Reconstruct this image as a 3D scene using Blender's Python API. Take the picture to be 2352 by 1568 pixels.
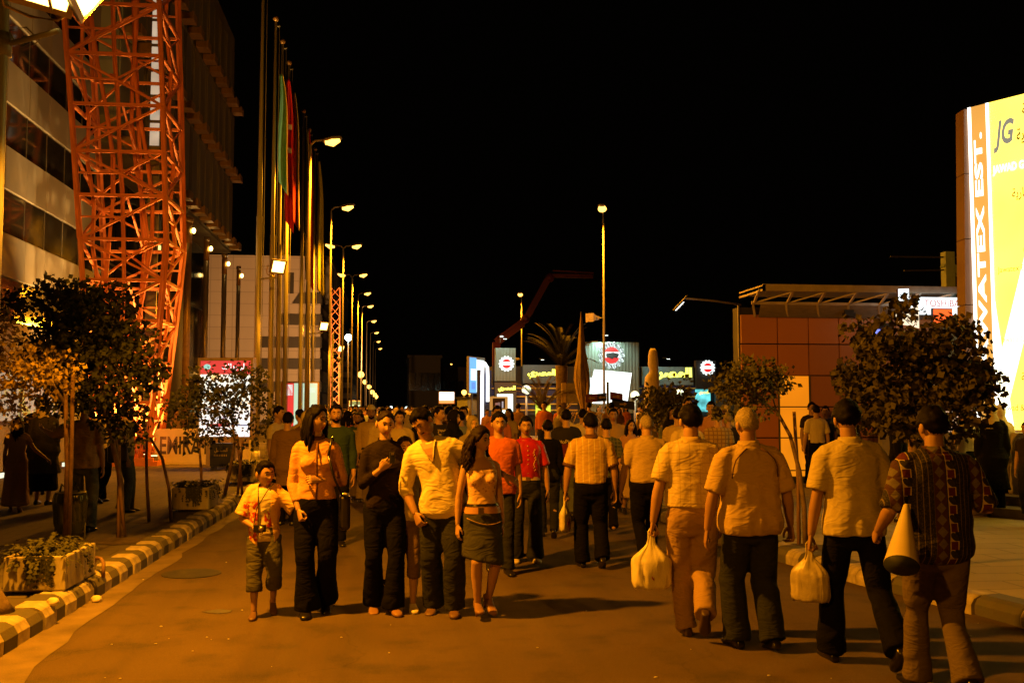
import bpy, bmesh, math, random, unicodedata
from mathutils import Vector, Matrix, noise
random.seed(7)
SC = bpy.context.scene
for _o in list(bpy.data.objects): bpy.data.objects.remove(_o)
COL = SC.collection
R = math.radians
V = Vector

# ------------------------------------------------------------------ camera
FPX, CX, CY, HORIZON = 2300.0, 1176.0, 784.0, 935.0     # focal length and centre in units of a 2352 px wide picture
EYE, YAW, PITCH = 1.72, R(6.72), math.atan((935.0 - 784.0) / 2300.0)
cam_data = bpy.data.cameras.new('camera')
cam = bpy.data.objects.new('camera', cam_data); COL.objects.link(cam)
cam_data.sensor_width = 36.0; cam_data.lens = 36.0 * FPX / 2352.0
cam_data.clip_start = 0.05; cam_data.clip_end = 2000.0
cam.location = (0, 0, EYE); cam.rotation_euler = (math.pi / 2 + PITCH, 0, -YAW)
SC.camera = cam

# ------------------------------------------------------------------ night sky and exposure
world = bpy.data.worlds.new('World'); SC.world = world; world.use_nodes = True
_bg = world.node_tree.nodes['Background']
_bg.inputs['Color'].default_value = (1.0, 0.72, 0.42, 1); _bg.inputs['Strength'].default_value = 0.0005
SC.view_settings.view_transform = 'Standard'; SC.view_settings.look = 'None'
SC.view_settings.exposure = 0.0; SC.view_settings.gamma = 1.0; SC.view_settings.use_curve_mapping = False
SC.render.engine = 'CYCLES'
SC.cycles.max_bounces = 5; SC.cycles.diffuse_bounces = 2; SC.cycles.glossy_bounces = 3
SC.cycles.transmission_bounces = 4; SC.cycles.transparent_max_bounces = 8
SC.cycles.sample_clamp_indirect = 3.0; SC.cycles.use_denoising = True
SODIUM = (1.0, 0.325, 0.007)


# ------------------------------------------------------------------ pixel -> place
def _ray(px, py):
    xc, yc = (px - CX) / FPX, (CY - py) / FPX
    f = math.cos(PITCH) - math.sin(PITCH) * yc; u = math.sin(PITCH) + math.cos(PITCH) * yc
    return V((f * math.sin(YAW) + xc * math.cos(YAW), f * math.cos(YAW) - xc * math.sin(YAW), u)), f
def ground(px, py, z=0.0):
    d, f = _ray(px, py); t = (z - EYE) / d.z
    return V((d.x * t, d.y * t, z))
def at_y(px, py, Y):
    d, f = _ray(px, py); t = Y / d.y
    return V((d.x * t, Y, EYE + d.z * t))
def at_x(px, py, X):
    d, f = _ray(px, py); t = X / d.x
    return V((X, d.y * t, EYE + d.z * t))
def at_d(px, py, dist):
    d, f = _ray(px, py); t = dist / f
    return V((d.x * t, d.y * t, EYE + d.z * t))
def foot(px, dist, z=0.0):
    p = at_d(px, HORIZON, dist); p.z = z
    return p


# ------------------------------------------------------------------ materials
_mats = {}
def mat(name, color=(0.5, 0.5, 0.5), rough=0.7, metal=0.0, var=0.15, scale=6.0, bump=0.0, bscale=40.0, spec=0.4, stretch=None, dirt=None):
    if name in _mats: return _mats[name]
    m = bpy.data.materials.new(name); m.use_nodes = True; _mats[name] = m
    nt = m.node_tree; N, L = nt.nodes, nt.links
    b = N['Principled BSDF']
    b.inputs['Roughness'].default_value = rough; b.inputs['Metallic'].default_value = metal
    b.inputs['Specular IOR Level'].default_value = spec
    tc = N.new('ShaderNodeTexCoord'); src = tc.outputs['Object']
    if stretch:
        mp = N.new('ShaderNodeMapping'); mp.inputs['Scale'].default_value = stretch
        L.new(src, mp.inputs['Vector']); src = mp.outputs['Vector']
    nz = N.new('ShaderNodeTexNoise'); nz.inputs['Scale'].default_value = scale; nz.inputs['Detail'].default_value = 6
    L.new(src, nz.inputs['Vector'])
    rp = N.new('ShaderNodeValToRGB'); L.new(nz.outputs['Fac'], rp.inputs['Fac'])
    rp.color_ramp.elements[0].position = 0.3; rp.color_ramp.elements[1].position = 0.72
    lo = [max(0, c * (1 - var)) for c in color] + [1]; hi = [min(1, c * (1 + var)) for c in color] + [1]
    if dirt: lo = list(dirt) + [1]
    rp.color_ramp.elements[0].color = lo; rp.color_ramp.elements[1].color = hi
    L.new(rp.outputs['Color'], b.inputs['Base Color'])
    if bump:
        n2 = N.new('ShaderNodeTexNoise'); n2.inputs['Scale'].default_value = bscale; n2.inputs['Detail'].default_value = 5
        L.new(src, n2.inputs['Vector'])
        bp = N.new('ShaderNodeBump'); bp.inputs['Strength'].default_value = bump; bp.inputs['Distance'].default_value = 0.01
        L.new(n2.outputs['Fac'], bp.inputs['Height']); L.new(bp.outputs['Normal'], b.inputs['Normal'])
    return m
def glow(name, color, strength, var=0.0, scale=3.0):
    if name in _mats: return _mats[name]
    m = bpy.data.materials.new(name); m.use_nodes = True; _mats[name] = m
    nt = m.node_tree; N, L = nt.nodes, nt.links
    b = N['Principled BSDF']; b.inputs['Base Color'].default_value = (*[min(1, c) * 0.25 for c in color], 1)
    b.inputs['Emission Color'].default_value = (*color, 1); b.inputs['Emission Strength'].default_value = strength
    if var:
        tc = N.new('ShaderNodeTexCoord'); nz = N.new('ShaderNodeTexNoise'); nz.inputs['Scale'].default_value = scale
        L.new(tc.outputs['Object'], nz.inputs['Vector'])
        mr = N.new('ShaderNodeMapRange'); mr.inputs['From Min'].default_value = 0.3; mr.inputs['From Max'].default_value = 0.7
        mr.inputs['To Min'].default_value = strength * (1 - var); mr.inputs['To Max'].default_value = strength * (1 + var)
        L.new(nz.outputs['Fac'], mr.inputs['Value']); L.new(mr.outputs['Result'], b.inputs['Emission Strength'])
    return m
class Nodes:
    """small helper to write math on an object's own coordinates"""
    def __init__(s, m):
        s.nt = m.node_tree; s.N = s.nt.nodes; s.L = s.nt.links; s.b = s.N['Principled BSDF']
        tc = s.N.new('ShaderNodeTexCoord'); sp = s.N.new('ShaderNodeSeparateXYZ'); s.L.new(tc.outputs['Object'], sp.inputs[0])
        s.x, s.y, s.z = sp.outputs; s.obj = tc.outputs['Object']
    def m(s, op, a, b=None, c=None):
        n = s.N.new('ShaderNodeMath'); n.operation = op
        for i, v in enumerate((a, b, c)):
            if v is None: continue
            if isinstance(v, (int, float)): n.inputs[i].default_value = v
            else: s.L.new(v, n.inputs[i])
        return n.outputs[0]
    def noise(s, scale, detail=4, vec=None):
        n = s.N.new('ShaderNodeTexNoise'); n.inputs['Scale'].default_value = scale; n.inputs['Detail'].default_value = detail
        s.L.new(vec or s.obj, n.inputs['Vector']); return n.outputs['Fac']
    def mix(s, f, a, b):
        n = s.N.new('ShaderNodeMix'); n.data_type = 'RGBA'
        for i, v in ((0, f), (6, a), (7, b)):
            if isinstance(v, (int, float)): n.inputs[i].default_value = v
            elif isinstance(v, tuple): n.inputs[i].default_value = (*v, 1)
            else: s.L.new(v, n.inputs[i])
        return n.outputs[2]
    def color(s, c): s.L.new(c, s.b.inputs['Base Color'])
    def bump(s, h, strength=0.3, dist=0.01):
        bp = s.N.new('ShaderNodeBump'); bp.inputs['Strength'].default_value = strength; bp.inputs['Distance'].default_value = dist
        s.L.new(h, bp.inputs['Height']); s.L.new(bp.outputs['Normal'], s.b.inputs['Normal'])
def bare(name, rough=0.8, spec=0.3):
    m = bpy.data.materials.new(name); m.use_nodes = True; _mats[name] = m
    m.node_tree.nodes['Principled BSDF'].inputs['Roughness'].default_value = rough
    m.node_tree.nodes['Principled BSDF'].inputs['Specular IOR Level'].default_value = spec
    return m


# ------------------------------------------------------------------ mesh builder
class MB:
    def __init__(s): s.v, s.f, s.mi, s.sm = [], [], [], []
    def add(s, vs, fs, mi=0, smooth=False):
        k = len(s.v); s.v += [tuple(p) for p in vs]
        for f in fs: s.f.append(tuple(i + k for i in f)); s.mi.append(mi); s.sm.append(smooth)
    def box(s, lo, hi, mi=0):
        (a, b, c), (d, e, f) = lo, hi
        s.add([(a, b, c), (d, b, c), (d, e, c), (a, e, c), (a, b, f), (d, b, f), (d, e, f), (a, e, f)],
              [(0, 3, 2, 1), (4, 5, 6, 7), (0, 1, 5, 4), (1, 2, 6, 5), (2, 3, 7, 6), (3, 0, 4, 7)], mi)
    def obox(s, c, ux, uy, uz, mi=0):
        """box about c with half-axis vectors"""
        c, ux, uy, uz = V(c), V(ux), V(uy), V(uz)
        vs = [c + ux * a + uy * b + uz * d for d in (-1, 1) for a, b in ((-1, -1), (1, -1), (1, 1), (-1, 1))]
        s.add(vs, [(0, 3, 2, 1), (4, 5, 6, 7), (0, 1, 5, 4), (1, 2, 6, 5), (2, 3, 7, 6), (3, 0, 4, 7)], mi)
    def rings(s, rings, mi=0, cap=True, smooth=True, close=True):
        n = len(rings[0]); vs = [p for r in rings for p in r]; fs = []
        for i in range(len(rings) - 1):
            for j in range(n if close else n - 1):
                a, b = i * n + j, i * n + (j + 1) % n
                fs.append((a, b, b + n, a + n))
        if cap:
            fs.append(tuple(reversed(range(n)))); fs.append(tuple(range((len(rings) - 1) * n, len(rings) * n)))
        s.add(vs, fs, mi, smooth)
    def tube(s, pts, rad, n=8, mi=0, hint=(1, 0.013, 0.02), flat=1.0, cap=True, smooth=True, dome=False):
        """tube along pts, radius per point (number or (ru, rw)); ru along hint"""
        pts = [V(p) for p in pts]
        if isinstance(rad, (int, float)): rad = [rad] * len(pts)
        rs = []; hint = V(hint)
        for i, p in enumerate(pts):
            t = (pts[min(i + 1, len(pts) - 1)] - pts[max(i - 1, 0)])
            t = t.normalized() if t.length > 1e-9 else V((0, 0, 1))
            u = hint - t * hint.dot(t)
            if u.length < 1e-4: u = t.orthogonal()
            u.normalize(); w = t.cross(u)
            r = rad[i]; a, b = r if isinstance(r, tuple) else (r, r * flat)
            def ring(q, k): return [q + u * (a * k * math.cos(2 * math.pi * j / n)) + w * (b * k * math.sin(2 * math.pi * j / n)) for j in range(n)]
            if dome and i == 0: rs.append(ring(p - t * min(a, b) * 0.75, 0.5))
            rs.append(ring(p, 1.0))
            if dome and i == len(pts) - 1: rs.append(ring(p + t * min(a, b) * 0.75, 0.5))
        s.rings(rs, mi, cap, smooth)
    def cyl(s, p, q, r, n=10, mi=0, r2=None): s.tube([p, q], [r, r if r2 is None else r2], n, mi)
    def beam(s, p, q, w, mi=0, h=None):
        p, q = V(p), V(q); t = (q - p); l = t.length; t.normalize()
        u = V((0, 0, 1)) - t * t.z
        if u.length < 1e-3: u = V((0, 1, 0))
        u.normalize(); x = t.cross(u)
        s.obox((p + q) / 2, t * l / 2, x * w / 2, u * (h or w) / 2, mi)
    def ball(s, c, r, nu=12, nv=8, mi=0, fn=None):
        c = V(c); r = r if isinstance(r, (tuple, list)) else (r, r, r)
        rs = []
        for i in range(nv + 1):
            th = math.pi * (i + 0.02) / (nv + 0.04)
            rs.append([c + V((r[0] * math.sin(th) * math.cos(2 * math.pi * j / nu), r[1] * math.sin(th) * math.sin(2 * math.pi * j / nu), -r[2] * math.cos(th))) for j in range(nu)])
        s.rings(rs, mi, True, True)
    def mesh(s, name='mesh'):
        me = bpy.data.meshes.new(name); me.from_pydata(s.v, [], s.f)
        me.polygons.foreach_set('material_index', s.mi); me.polygons.foreach_set('use_smooth', s.sm)
        me.update(); return me
def link(name, me, mats=(), parent=None, loc=None):
    me.name = name
    o = bpy.data.objects.new(name, me); COL.objects.link(o)
    if len(me.materials) == 0:
        for m in (mats if isinstance(mats, (list, tuple)) else [mats]): me.materials.append(m)
    if parent: o.parent = parent
    if loc is not None: o.location = loc
    return o
def put(name, mb, mats, parent=None, loc=None): return link(name, mb.mesh(name), mats, parent, loc)
def tag(o, label=None, cat=None, group=None, kind=None):
    if label: o['label'] = label
    if cat: o['category'] = cat
    if group: o['group'] = group
    if kind: o['kind'] = kind
    return o
def empty(name, loc=(0, 0, 0), rz=0.0, label=None, cat=None, group=None):
    o = bpy.data.objects.new(name, None); COL.objects.link(o); o.location = loc; o.rotation_euler = (0, 0, rz)
    o.empty_display_size = 0.2
    return tag(o, label, cat, group)
def copy_thing(root, loc, rz=None, label=None, scale=None):
    r = root.copy(); COL.objects.link(r); r.location = loc
    if rz is not None: r.rotation_euler = (0, 0, rz)
    if label: r['label'] = label
    if scale: r.scale = (scale, scale, scale)
    for ch in list(root.children):
        c = ch.copy(); COL.objects.link(c); c.parent = r
        for g in ch.children:
            d = g.copy(); COL.objects.link(d); d.parent = c
    return r
def evaluated(me, mods):
    """mesh after modifiers, no operators"""
    o = bpy.data.objects.new('tmp', me); COL.objects.link(o)
    for typ, kw in mods:
        m = o.modifiers.new('m', typ)
        for k, v in kw.items(): setattr(m, k, v)
    dg = bpy.context.evaluated_depsgraph_get()
    out = bpy.data.meshes.new_from_object(o.evaluated_get(dg))
    bpy.data.objects.remove(o); bpy.data.meshes.remove(me)
    return out
def bevelled(mb, w, seg=2): return evaluated(mb.mesh(), [('BEVEL', dict(width=w, segments=seg, limit_method='ANGLE'))])

# lettering -----------------------------------------------------------
_DUAL_NONE = set('اأإآدذرزوؤةىء')
def arabic(s):
    out = []
    def form(c, kind):
        try: return unicodedata.lookup(unicodedata.name(c) + ' ' + kind + ' FORM')
        except KeyError: return c
    for i, c in enumerate(s):
        if not ('\u0621' <= c <= '\u064A'): out.append(c); continue
        pv = i > 0 and '\u0621' <= s[i - 1] <= '\u064A' and s[i - 1] not in _DUAL_NONE
        nx = i < len(s) - 1 and '\u0621' <= s[i + 1] <= '\u064A' and s[i + 1] != 'ء' and c not in _DUAL_NONE
        out.append(form(c, {(0, 0): 'ISOLATED', (0, 1): 'INITIAL', (1, 0): 'FINAL', (1, 1): 'MEDIAL'}[(int(pv), int(nx))]))
    return ''.join(reversed(out))
def lettering(text, m, origin, right, up, height, width=None, parent=None, bold=0.0, depth=0.004, align='CENTER', name='lettering', italic=0.0):
    """flat letters standing at origin (middle of the text), x along right, y along up; height of the line's box"""
    c = bpy.data.curves.new('t', 'FONT'); c.body = text; c.size = 1.0; c.extrude = 0.0; c.offset = bold; c.shear = italic
    c.resolution_u = 3
    o = bpy.data.objects.new('t', c); COL.objects.link(o)
    me = bpy.data.meshes.new_from_object(o.evaluated_get(bpy.context.evaluated_depsgraph_get()))
    bpy.data.objects.remove(o); bpy.data.curves.remove(c)
    xs = [v.co.x for v in me.vertices]; ys = [v.co.y for v in me.vertices]
    x0, x1, y0, y1 = min(xs), max(xs), min(ys), max(ys)
    sy = height / (y1 - y0); sx = (width / (x1 - x0)) if width else sy
    right, up, origin = V(right).normalized(), V(up).normalized(), V(origin); nrm = right.cross(up)
    ax = {'CENTER': (x0 + x1) / 2, 'LEFT': x0, 'RIGHT': x1}[align]
    for v in me.vertices:
        a, b = (v.co.x - ax) * sx, (v.co.y - (y0 + y1) / 2) * sy
        v.co = origin + right * a + up * b + nrm * depth
    return link(name, me, m, parent)


# ================================================================== LIGHTS OF THE PLACE (the lamps' bodies come with the street furniture)
def spot(name, loc, target, power, color=SODIUM, cone=120, blend=0.6, size=0.12):
    l = bpy.data.lights.new(name, 'SPOT'); l.energy = power; l.color = color; l.spot_size = R(cone); l.spot_blend = blend
    l.shadow_soft_size = size
    o = bpy.data.objects.new(name, l); COL.objects.link(o); o.location = loc
    o.rotation_euler = (V(target) - V(loc)).to_track_quat('-Z', 'Y').to_euler()
    return o
KEY_POS = at_d(120, 12, 7.3)
P_KEY, P_BACK, P_FLOOD, P_STREET, P_TOWER = 3250, 1280, 3200, 5400, 6500
spot('flood_lamp_light', KEY_POS + V((0.16, 0.0, -0.14)), (1.6, 7.6, 0.2), P_KEY, cone=166, blend=0.5, size=0.1)
spot('flood_lamp_light', at_d(190, -30, 7.4) + V((.05, .15, -.05)), (-6.2, 30, 6.4), 17000, cone=60, blend=.8, size=.1)
BACK_POS = V((-4.3, -1.4, 5.2))
spot('flood_lamp_light', BACK_POS + V((0.2, 0.12, -0.16)), (3.2, 5.4, 0.2), P_BACK, cone=104, blend=0.8, size=0.1)
LAMP_X, LAMP_H, LAMP_K = -2.95, 10.8, (10.8 - EYE) * FPX
LAMP_D = [LAMP_K / (HORIZON - y) for y in (328, 481, 570, 636, 678, 707, 741, 767, 787, 803)]
LAMP_DOUBLE = {2, 3}
FLAG_X = -3.85
FLOODS = [(588, 636, 612, 28.3), (722, 741, 748, 45.5), (770, 781, 800, 63.0)]


# ================================================================== GROUND
asphalt = bare('asphalt', 0.92, 0.12)
n = Nodes(asphalt)
_f = n.noise(1.1, 8); _g = n.noise(55, 3); _h = n.noise(260, 2)
_c = n.mix(_f, (0.090, 0.064, 0.034), (0.172, 0.122, 0.064)); _c = n.mix(n.m('MULTIPLY', _g, 0.55), _c, (0.06, 0.044, 0.026))
_st = n.m('MULTIPLY', n.m('SUBTRACT', n.noise(2.3, 5), 0.52), 3.2); _st = n.m('MINIMUM', n.m('MAXIMUM', _st, 0), .5); _c = n.mix(_st, _c, (0.045, 0.040, 0.034))
_mp = n.N.new('ShaderNodeMapping'); _mp.inputs['Scale'].default_value = (2.6, .05, 1); n.L.new(n.obj, _mp.inputs['Vector']); _tr = n.noise(1.0, 4, _mp.outputs['Vector']); _c = n.mix(n.m('MULTIPLY', n.m('MAXIMUM', n.m('SUBTRACT', _tr, .5), 0), 1.6), _c, (0.04, 0.036, 0.03))
_vo = n.N.new('ShaderNodeTexVoronoi'); _vo.feature = 'DISTANCE_TO_EDGE'; _vo.inputs['Scale'].default_value = .33; _wv = n.N.new('ShaderNodeVectorMath'); _wv.operation = 'ADD'; n.L.new(n.obj, _wv.inputs[0]); _nz = n.N.new('ShaderNodeTexNoise'); _nz.inputs['Scale'].default_value = 1.4; _nz.inputs['Detail'].default_value = 6; n.L.new(n.obj, _nz.inputs['Vector']); n.L.new(_nz.outputs['Color'], _wv.inputs[1]); n.L.new(_wv.outputs[0], _vo.inputs['Vector'])
_cr = n.m('MULTIPLY', n.m('LESS_THAN', _vo.outputs['Distance'], .0035), n.m('GREATER_THAN', n.noise(.5, 2), .5)); _c = n.mix(n.m('MULTIPLY', _cr, .18), _c, (0.018, 0.016, 0.014))
_sp = n.m('GREATER_THAN', n.noise(170, 1), .64); _c = n.mix(n.m('MULTIPLY', _sp, .5), _c, (0.24, 0.18, 0.11))
n.color(_c); n.bump(n.m('ADD', _h, n.m('MULTIPLY', _g, 0.8)), 0.5, 0.012)
concrete_dust = mat('gutter_concrete', (0.16, 0.12, 0.07), 0.9, scale=3, var=0.35, bump=0.3, bscale=60)
def paving(name, ca, cb, bw, bh):
    m = bare(name, 0.88, 0.2); n = Nodes(m)
    br = n.N.new('ShaderNodeTexBrick'); n.L.new(n.obj, br.inputs['Vector'])
    br.inputs['Scale'].default_value = 1.0; br.inputs['Brick Width'].default_value = bw; br.inputs['Row Height'].default_value = bh
    br.inputs['Mortar Size'].default_value = 0.012; br.inputs['Color1'].default_value = (*ca, 1); br.inputs['Color2'].default_value = (*cb, 1)
    br.inputs['Mortar'].default_value = (ca[0] * .45, ca[1] * .45, ca[2] * .45, 1)
    c = n.mix(n.m('MULTIPLY', n.noise(1.3, 6), 0.7), br.outputs['Color'], (ca[0] * .5, ca[1] * .48, ca[2] * .44))
    n.color(c); n.bump(n.m('ADD', n.m('MULTIPLY', br.outputs['Fac'], -1.0), n.m('MULTIPLY', n.noise(90, 3), 0.5)), 0.4, 0.012)
    return m
pave_left = paving('paving_blocks', (0.13, 0.11, 0.095), (0.10, 0.085, 0.07), 0.4, 0.4)
pave_right = paving('paving_slabs', (0.42, 0.36, 0.24), (0.36, 0.31, 0.205), 0.8, 0.4)

LEFT_KERB = [(-2.70, -12.0), (-2.70, 5.0), (-2.66, 9.0), (-2.62, 16.0), (-2.62, 60.0), (-2.62, 400.0)]
RIGHT_KERB = [(5.7, -12.0), (5.45, 3.0), (5.2, 5.5), (4.86, 7.6), (4.5, 9.4), (4.3, 10.8), (4.1, 12.4), (4.0, 16.0), (4.1, 45.0), (6.5, 60.0), (6.5, 400.0)]
mb = MB(); mb.add([(-600, -60, -0.03), (600, -60, -0.03), (600, 900, -0.03), (-600, 900, -0.03)], [(0, 1, 2, 3)])
tag(put('ground', mb, mat('bare_ground', (0.07, 0.06, 0.05), 0.95)), kind='structure')
mb = MB(); mb.add([(-3.0, -14, 0), (6.6, -14, 0), (6.6, 400, 0), (-3.0, 400, 0)], [(0, 1, 2, 3)])
tag(put('road', mb, asphalt), kind='structure')
def slab(poly, z, m, name):
    mb = MB(); k = len(poly)
    mb.add([(x, y, z) for x, y in poly] + [(x, y, -0.02) for x, y in poly], [tuple(range(k))] + [(i, i + k, (i + 1) % k + k, (i + 1) % k) for i in range(k)])
    return tag(put(name, mb, m), kind='structure')
slab([(-60, -12), ] + [(x - 0.2, y) for x, y in LEFT_KERB] + [(-60, 400)], 0.15, pave_left, 'pavement')
slab([(x + 0.2, y) for x, y in reversed(RIGHT_KERB)] + [(60, -12), (60, 400)], 0.12, pave_right, 'pavement')
# dusty concrete gutter along the left kerb, laid on the road
mb = MB(); vs = []
for i in range(90):
    y = -2 + i * 0.35; w = 0.17 + 0.10 * noise.noise(V((y * 0.9, 3, 1))) + 0.05 * noise.noise(V((y * 4, 8, 1)))
    if y < 8.6: w += 0.32 * max(0, (8.6 - y)) / 4
    vs += [(-2.72, y, 0.004), (-2.6 + w, y, 0.004)]
mb.add(vs, [(2 * i, 2 * i + 1, 2 * i + 3, 2 * i + 2) for i in range(89)])
tag(put('gutter', mb, concrete_dust), kind='structure')

# kerbs: every painted block is a piece of its own
kerb_white = mat('worn_white_kerb_paint', (0.43, 0.37, 0.27), 0.85, scale=9, var=0.3, bump=0.35, bscale=50, dirt=(0.26, 0.22, 0.17))
kerb_black = mat('worn_black_kerb_paint', (0.055, 0.055, 0.05), 0.8, scale=9, var=0.5, bump=0.35, bscale=50, dirt=(0.10, 0.085, 0.065))
def along(poly, s0, step, count):
    """points with directions along a polyline, starting at y = s0"""
    out = []; y = s0
    for _ in range(count):
        for (x0, a), (x1, b) in zip(poly, poly[1:]):
            if a <= y < b:
                t = (y - a) / (b - a); d = V((x1 - x0, b - a, 0)).normalized(); out.append((V((x0 + (x1 - x0) * t, y, 0)), d)); break
        y += step
    return out
def kerb_block_mesh(L, wid, h, side):
    mb = MB(); prof = [(0, 0), (0, h * 0.55), (0.035, h * 0.86), (0.09, h), (wid, h), (wid, 0)]
    rs = []
    for y in (-L / 2 + 0.004, -L / 2 + 0.018, L / 2 - 0.018, L / 2 - 0.004):
        k = 1.0 if abs(y) < L / 2 - 0.01 else 0.95
        rs.append([V((side * (wid / 2 + (a - wid / 2) * k), y, max(b * k, 0.0))) for a, b in prof])
    mb.rings(rs, 0, True, False); return mb.mesh('kerb_block')
def kerb(poly, y0, count, L, wid, h, side, name='kerb'):
    root = tag(empty(name), kind='structure')
    mw, mk = kerb_block_mesh(L, wid, h, side), kerb_block_mesh(L, wid, h, side)
    for i, (p, d) in enumerate(along(poly, y0, L, count)):
        o = link('kerb_block', (mw, mk)[i % 2], (kerb_white, kerb_black)[i % 2], root)
        o.location = p + V((random.uniform(-.012, .012), 0, random.uniform(-.012, .004)))
        o.rotation_euler = (random.uniform(-.012, .012), random.uniform(-.03, .03), -math.atan2(d.x, d.y) + random.uniform(-.02, .02))
    return root
kl = kerb(LEFT_KERB, 2.6, 72, 0.262, 0.24, 0.185, -1)
mb = MB()
for i, (p, d) in enumerate(along(LEFT_KERB, 2.6 + 72 * .262, .262, 230)):
    mb.box((p.x - .24, p.y - .125, 0), (p.x, p.y + .125, .185), i % 2)
tag(put('kerb_block', mb, [kerb_white, kerb_black], kl), kind='stuff')
kr = kerb(RIGHT_KERB, 3.2, 13, 0.50, 0.26, 0.16, 1)
for i, (p, d) in enumerate(along(RIGHT_KERB, 9.58, .262, 40)):
    o = link('kerb_block', kr.children[i % 2].data, [], kr); o.scale = (1, .53, 1)
    o.location = p; o.rotation_euler = (0, random.uniform(-.03, .03), -math.atan2(d.x, d.y))

# things lying on the road and pavement
def disc(name, c, r, m, k=14, h=0.006, parent=None, jag=0.0, sy=1.0):
    mb = MB(); ring = [V((c[0] + r * (1 + random.uniform(-jag, jag)) * math.cos(6.283 * j / k), c[1] + sy * r * (1 + random.uniform(-jag, jag)) * math.sin(6.283 * j / k), c[2])) for j in range(k)]
    mb.rings([ring, [p + V((0, 0, h)) for p in ring]], 0, True, False)
    return put(name, mb, m, parent)
p = ground(440, 1317); t = disc('manhole_cover', (p.x, p.y, 0.0), 0.3, mat('cast_iron', (0.045, 0.042, 0.04), 0.7, 0.4, bump=0.6, bscale=30), 20, 0.008)
tag(t, 'round dark manhole cover in the road beside the left striped kerb', 'manhole cover')
p = ground(502, 1404); t = disc('oil_stain', (p.x, p.y, 0.002), 0.11, mat('oil_patch', (0.03, 0.027, 0.022), 0.6), 16, 0.002, jag=0.25, sy=0.7)
tag(t, kind='stuff')
mb = MB()
for i in range(60):
    q = ground(random.uniform(60, 2300), random.choice((1180, 1320, 1450, 1520)) + random.uniform(-60, 40))
    r = random.uniform(.003, .010)
    mb.ball((q.x, q.y, r * .4), (r * random.uniform(.8, 1.8), r, r * .5), 6, 4)
tag(put('litter', mb, mat('paper_scraps', (0.55, 0.5, 0.4), 0.8, var=0.4, scale=20)), kind='stuff')
for px, py, lab in ((122, 1390, 'crumpled white paper on the left pavement below the near planter'), (222, 1383, 'small flattened paper scrap lying at the foot of the left kerb')):
    q = ground(px, py, 0.15 if px < 150 else 0.0)
    mb = MB(); mb.ball((0, 0, .03), (.05, .04, .035), 9, 7)
    mb.v = [(x * (1 + .5 * noise.noise(V((x, y, z)) * 40)), y * (1 + .5 * noise.noise(V((z, y, x)) * 40)), max(0, z)) for x, y, z in mb.v]
    tag(put('paper_scrap', mb, mat('crumpled_paper', (0.7, 0.62, 0.45), 0.8), None, q), lab, 'litter')

ORD = ['nearest', 'second', 'third', 'fourth', 'fifth', 'sixth', 'seventh', 'eighth', 'ninth', 'tenth']
# ================================================================== STRIPED BUILDING ON THE LEFT
FX = -9.5
white_panel = mat('white_cladding', (0.22, 0.205, 0.175), 0.6, scale=0.7, var=0.12, bump=0.05)
dark_glass = mat('dark_window_glass', (0.02, 0.018, 0.015), 0.09, var=0.3, spec=0.7)
frame_grey = mat('grey_painted_metal', (0.16, 0.16, 0.15), 0.45, 0.5, var=0.2)
zs = [at_x(8, y, FX).z for y in (735, 631, 531, 427, 326, 222, 122)]
_st = (zs[-1] - zs[0]) / 6
zs = [zs[0] + i * _st for i in range(13)]
bld = empty('striped_building', (FX - 4, 24, 0.15), 0, 'big building with wide white and dark horizontal bands behind the red lattice tower', 'building')
def child_loc(root, p): return V(p) - root.location
mb = MB(); o = bld.location
mb.box((FX - 8 - o.x, 12 - o.y, 0), (FX - 0.12 - o.x, 33 - o.y, zs[-1] + 0.3)); put('wall', mb, white_panel, bld)
PW = 1.5
mw = MB(); mw.box((-0.12, -PW / 2 + .006, 0), (0.0, PW / 2 - .006, _st - .012)); mw = bevelled(mw, 0.008, 1)
mg = MB(); mg.box((-0.12, -PW / 2 + .018, 0.02), (-0.055, PW / 2 - .018, _st - .03)); mg = mg.mesh()
for i in range(12):
    for j in range(14):
        y = 12 + PW / 2 + j * PW
        c = link('window_pane' if i % 2 == 0 else 'wall_panel', mg if i % 2 == 0 else mw, dark_glass if i % 2 == 0 else white_panel, bld)
        c.location = (FX - o.x + (random.uniform(-.004, .004) if i % 2 else 0), y - o.y, zs[i] - o.z)
        c.rotation_euler = (0, 0, random.uniform(-.006, .006) if i % 2 == 0 else 0)
mm = MB(); mm.box((-.115, -.018, 0), (-.045, .018, _st)); mm = mm.mesh()
for i in range(0, 12, 2):
    for j in range(15): c = link('window_mullion', mm, frame_grey, bld); c.location = (FX - o.x, 12 + j * PW - o.y, zs[i] - o.z)
# shop front at its foot: pale wall, glowing display window, bright floor strip lights
a, b = at_x(-60, 868, FX), at_x(132, 985, FX)
mb = MB(); mb.box((FX - .12 - o.x, 12 - o.y, 0), (FX - .02 - o.x, 33 - o.y, zs[0] - o.z - .02)); put('shop_front', mb, mat('shop_front_paint', (0.42, 0.40, 0.36), 0.6), bld)
teal = bare('shop_window_display'); n = Nodes(teal)
_m = n.mix(n.noise(0.9, 3), (0.02, 0.16, 0.16), (0.5, 0.75, 0.6)); _m = n.mix(n.m('GREATER_THAN', n.noise(1.7, 2), 0.6), _m, (0.55, 0.6, 0.12))
n.L.new(_m, n.b.inputs['Emission Color']); n.b.inputs['Emission Strength'].default_value = 0.38
z0, z1 = 1.35, 2.62
w = MB(); w.box((FX - .018 - o.x, 20 - o.y, z0 - o.z), (FX + .0 - o.x, b.y - o.y, z1 - o.z)); wo = put('shop_window', w, teal, bld)
mb = MB()
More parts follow.
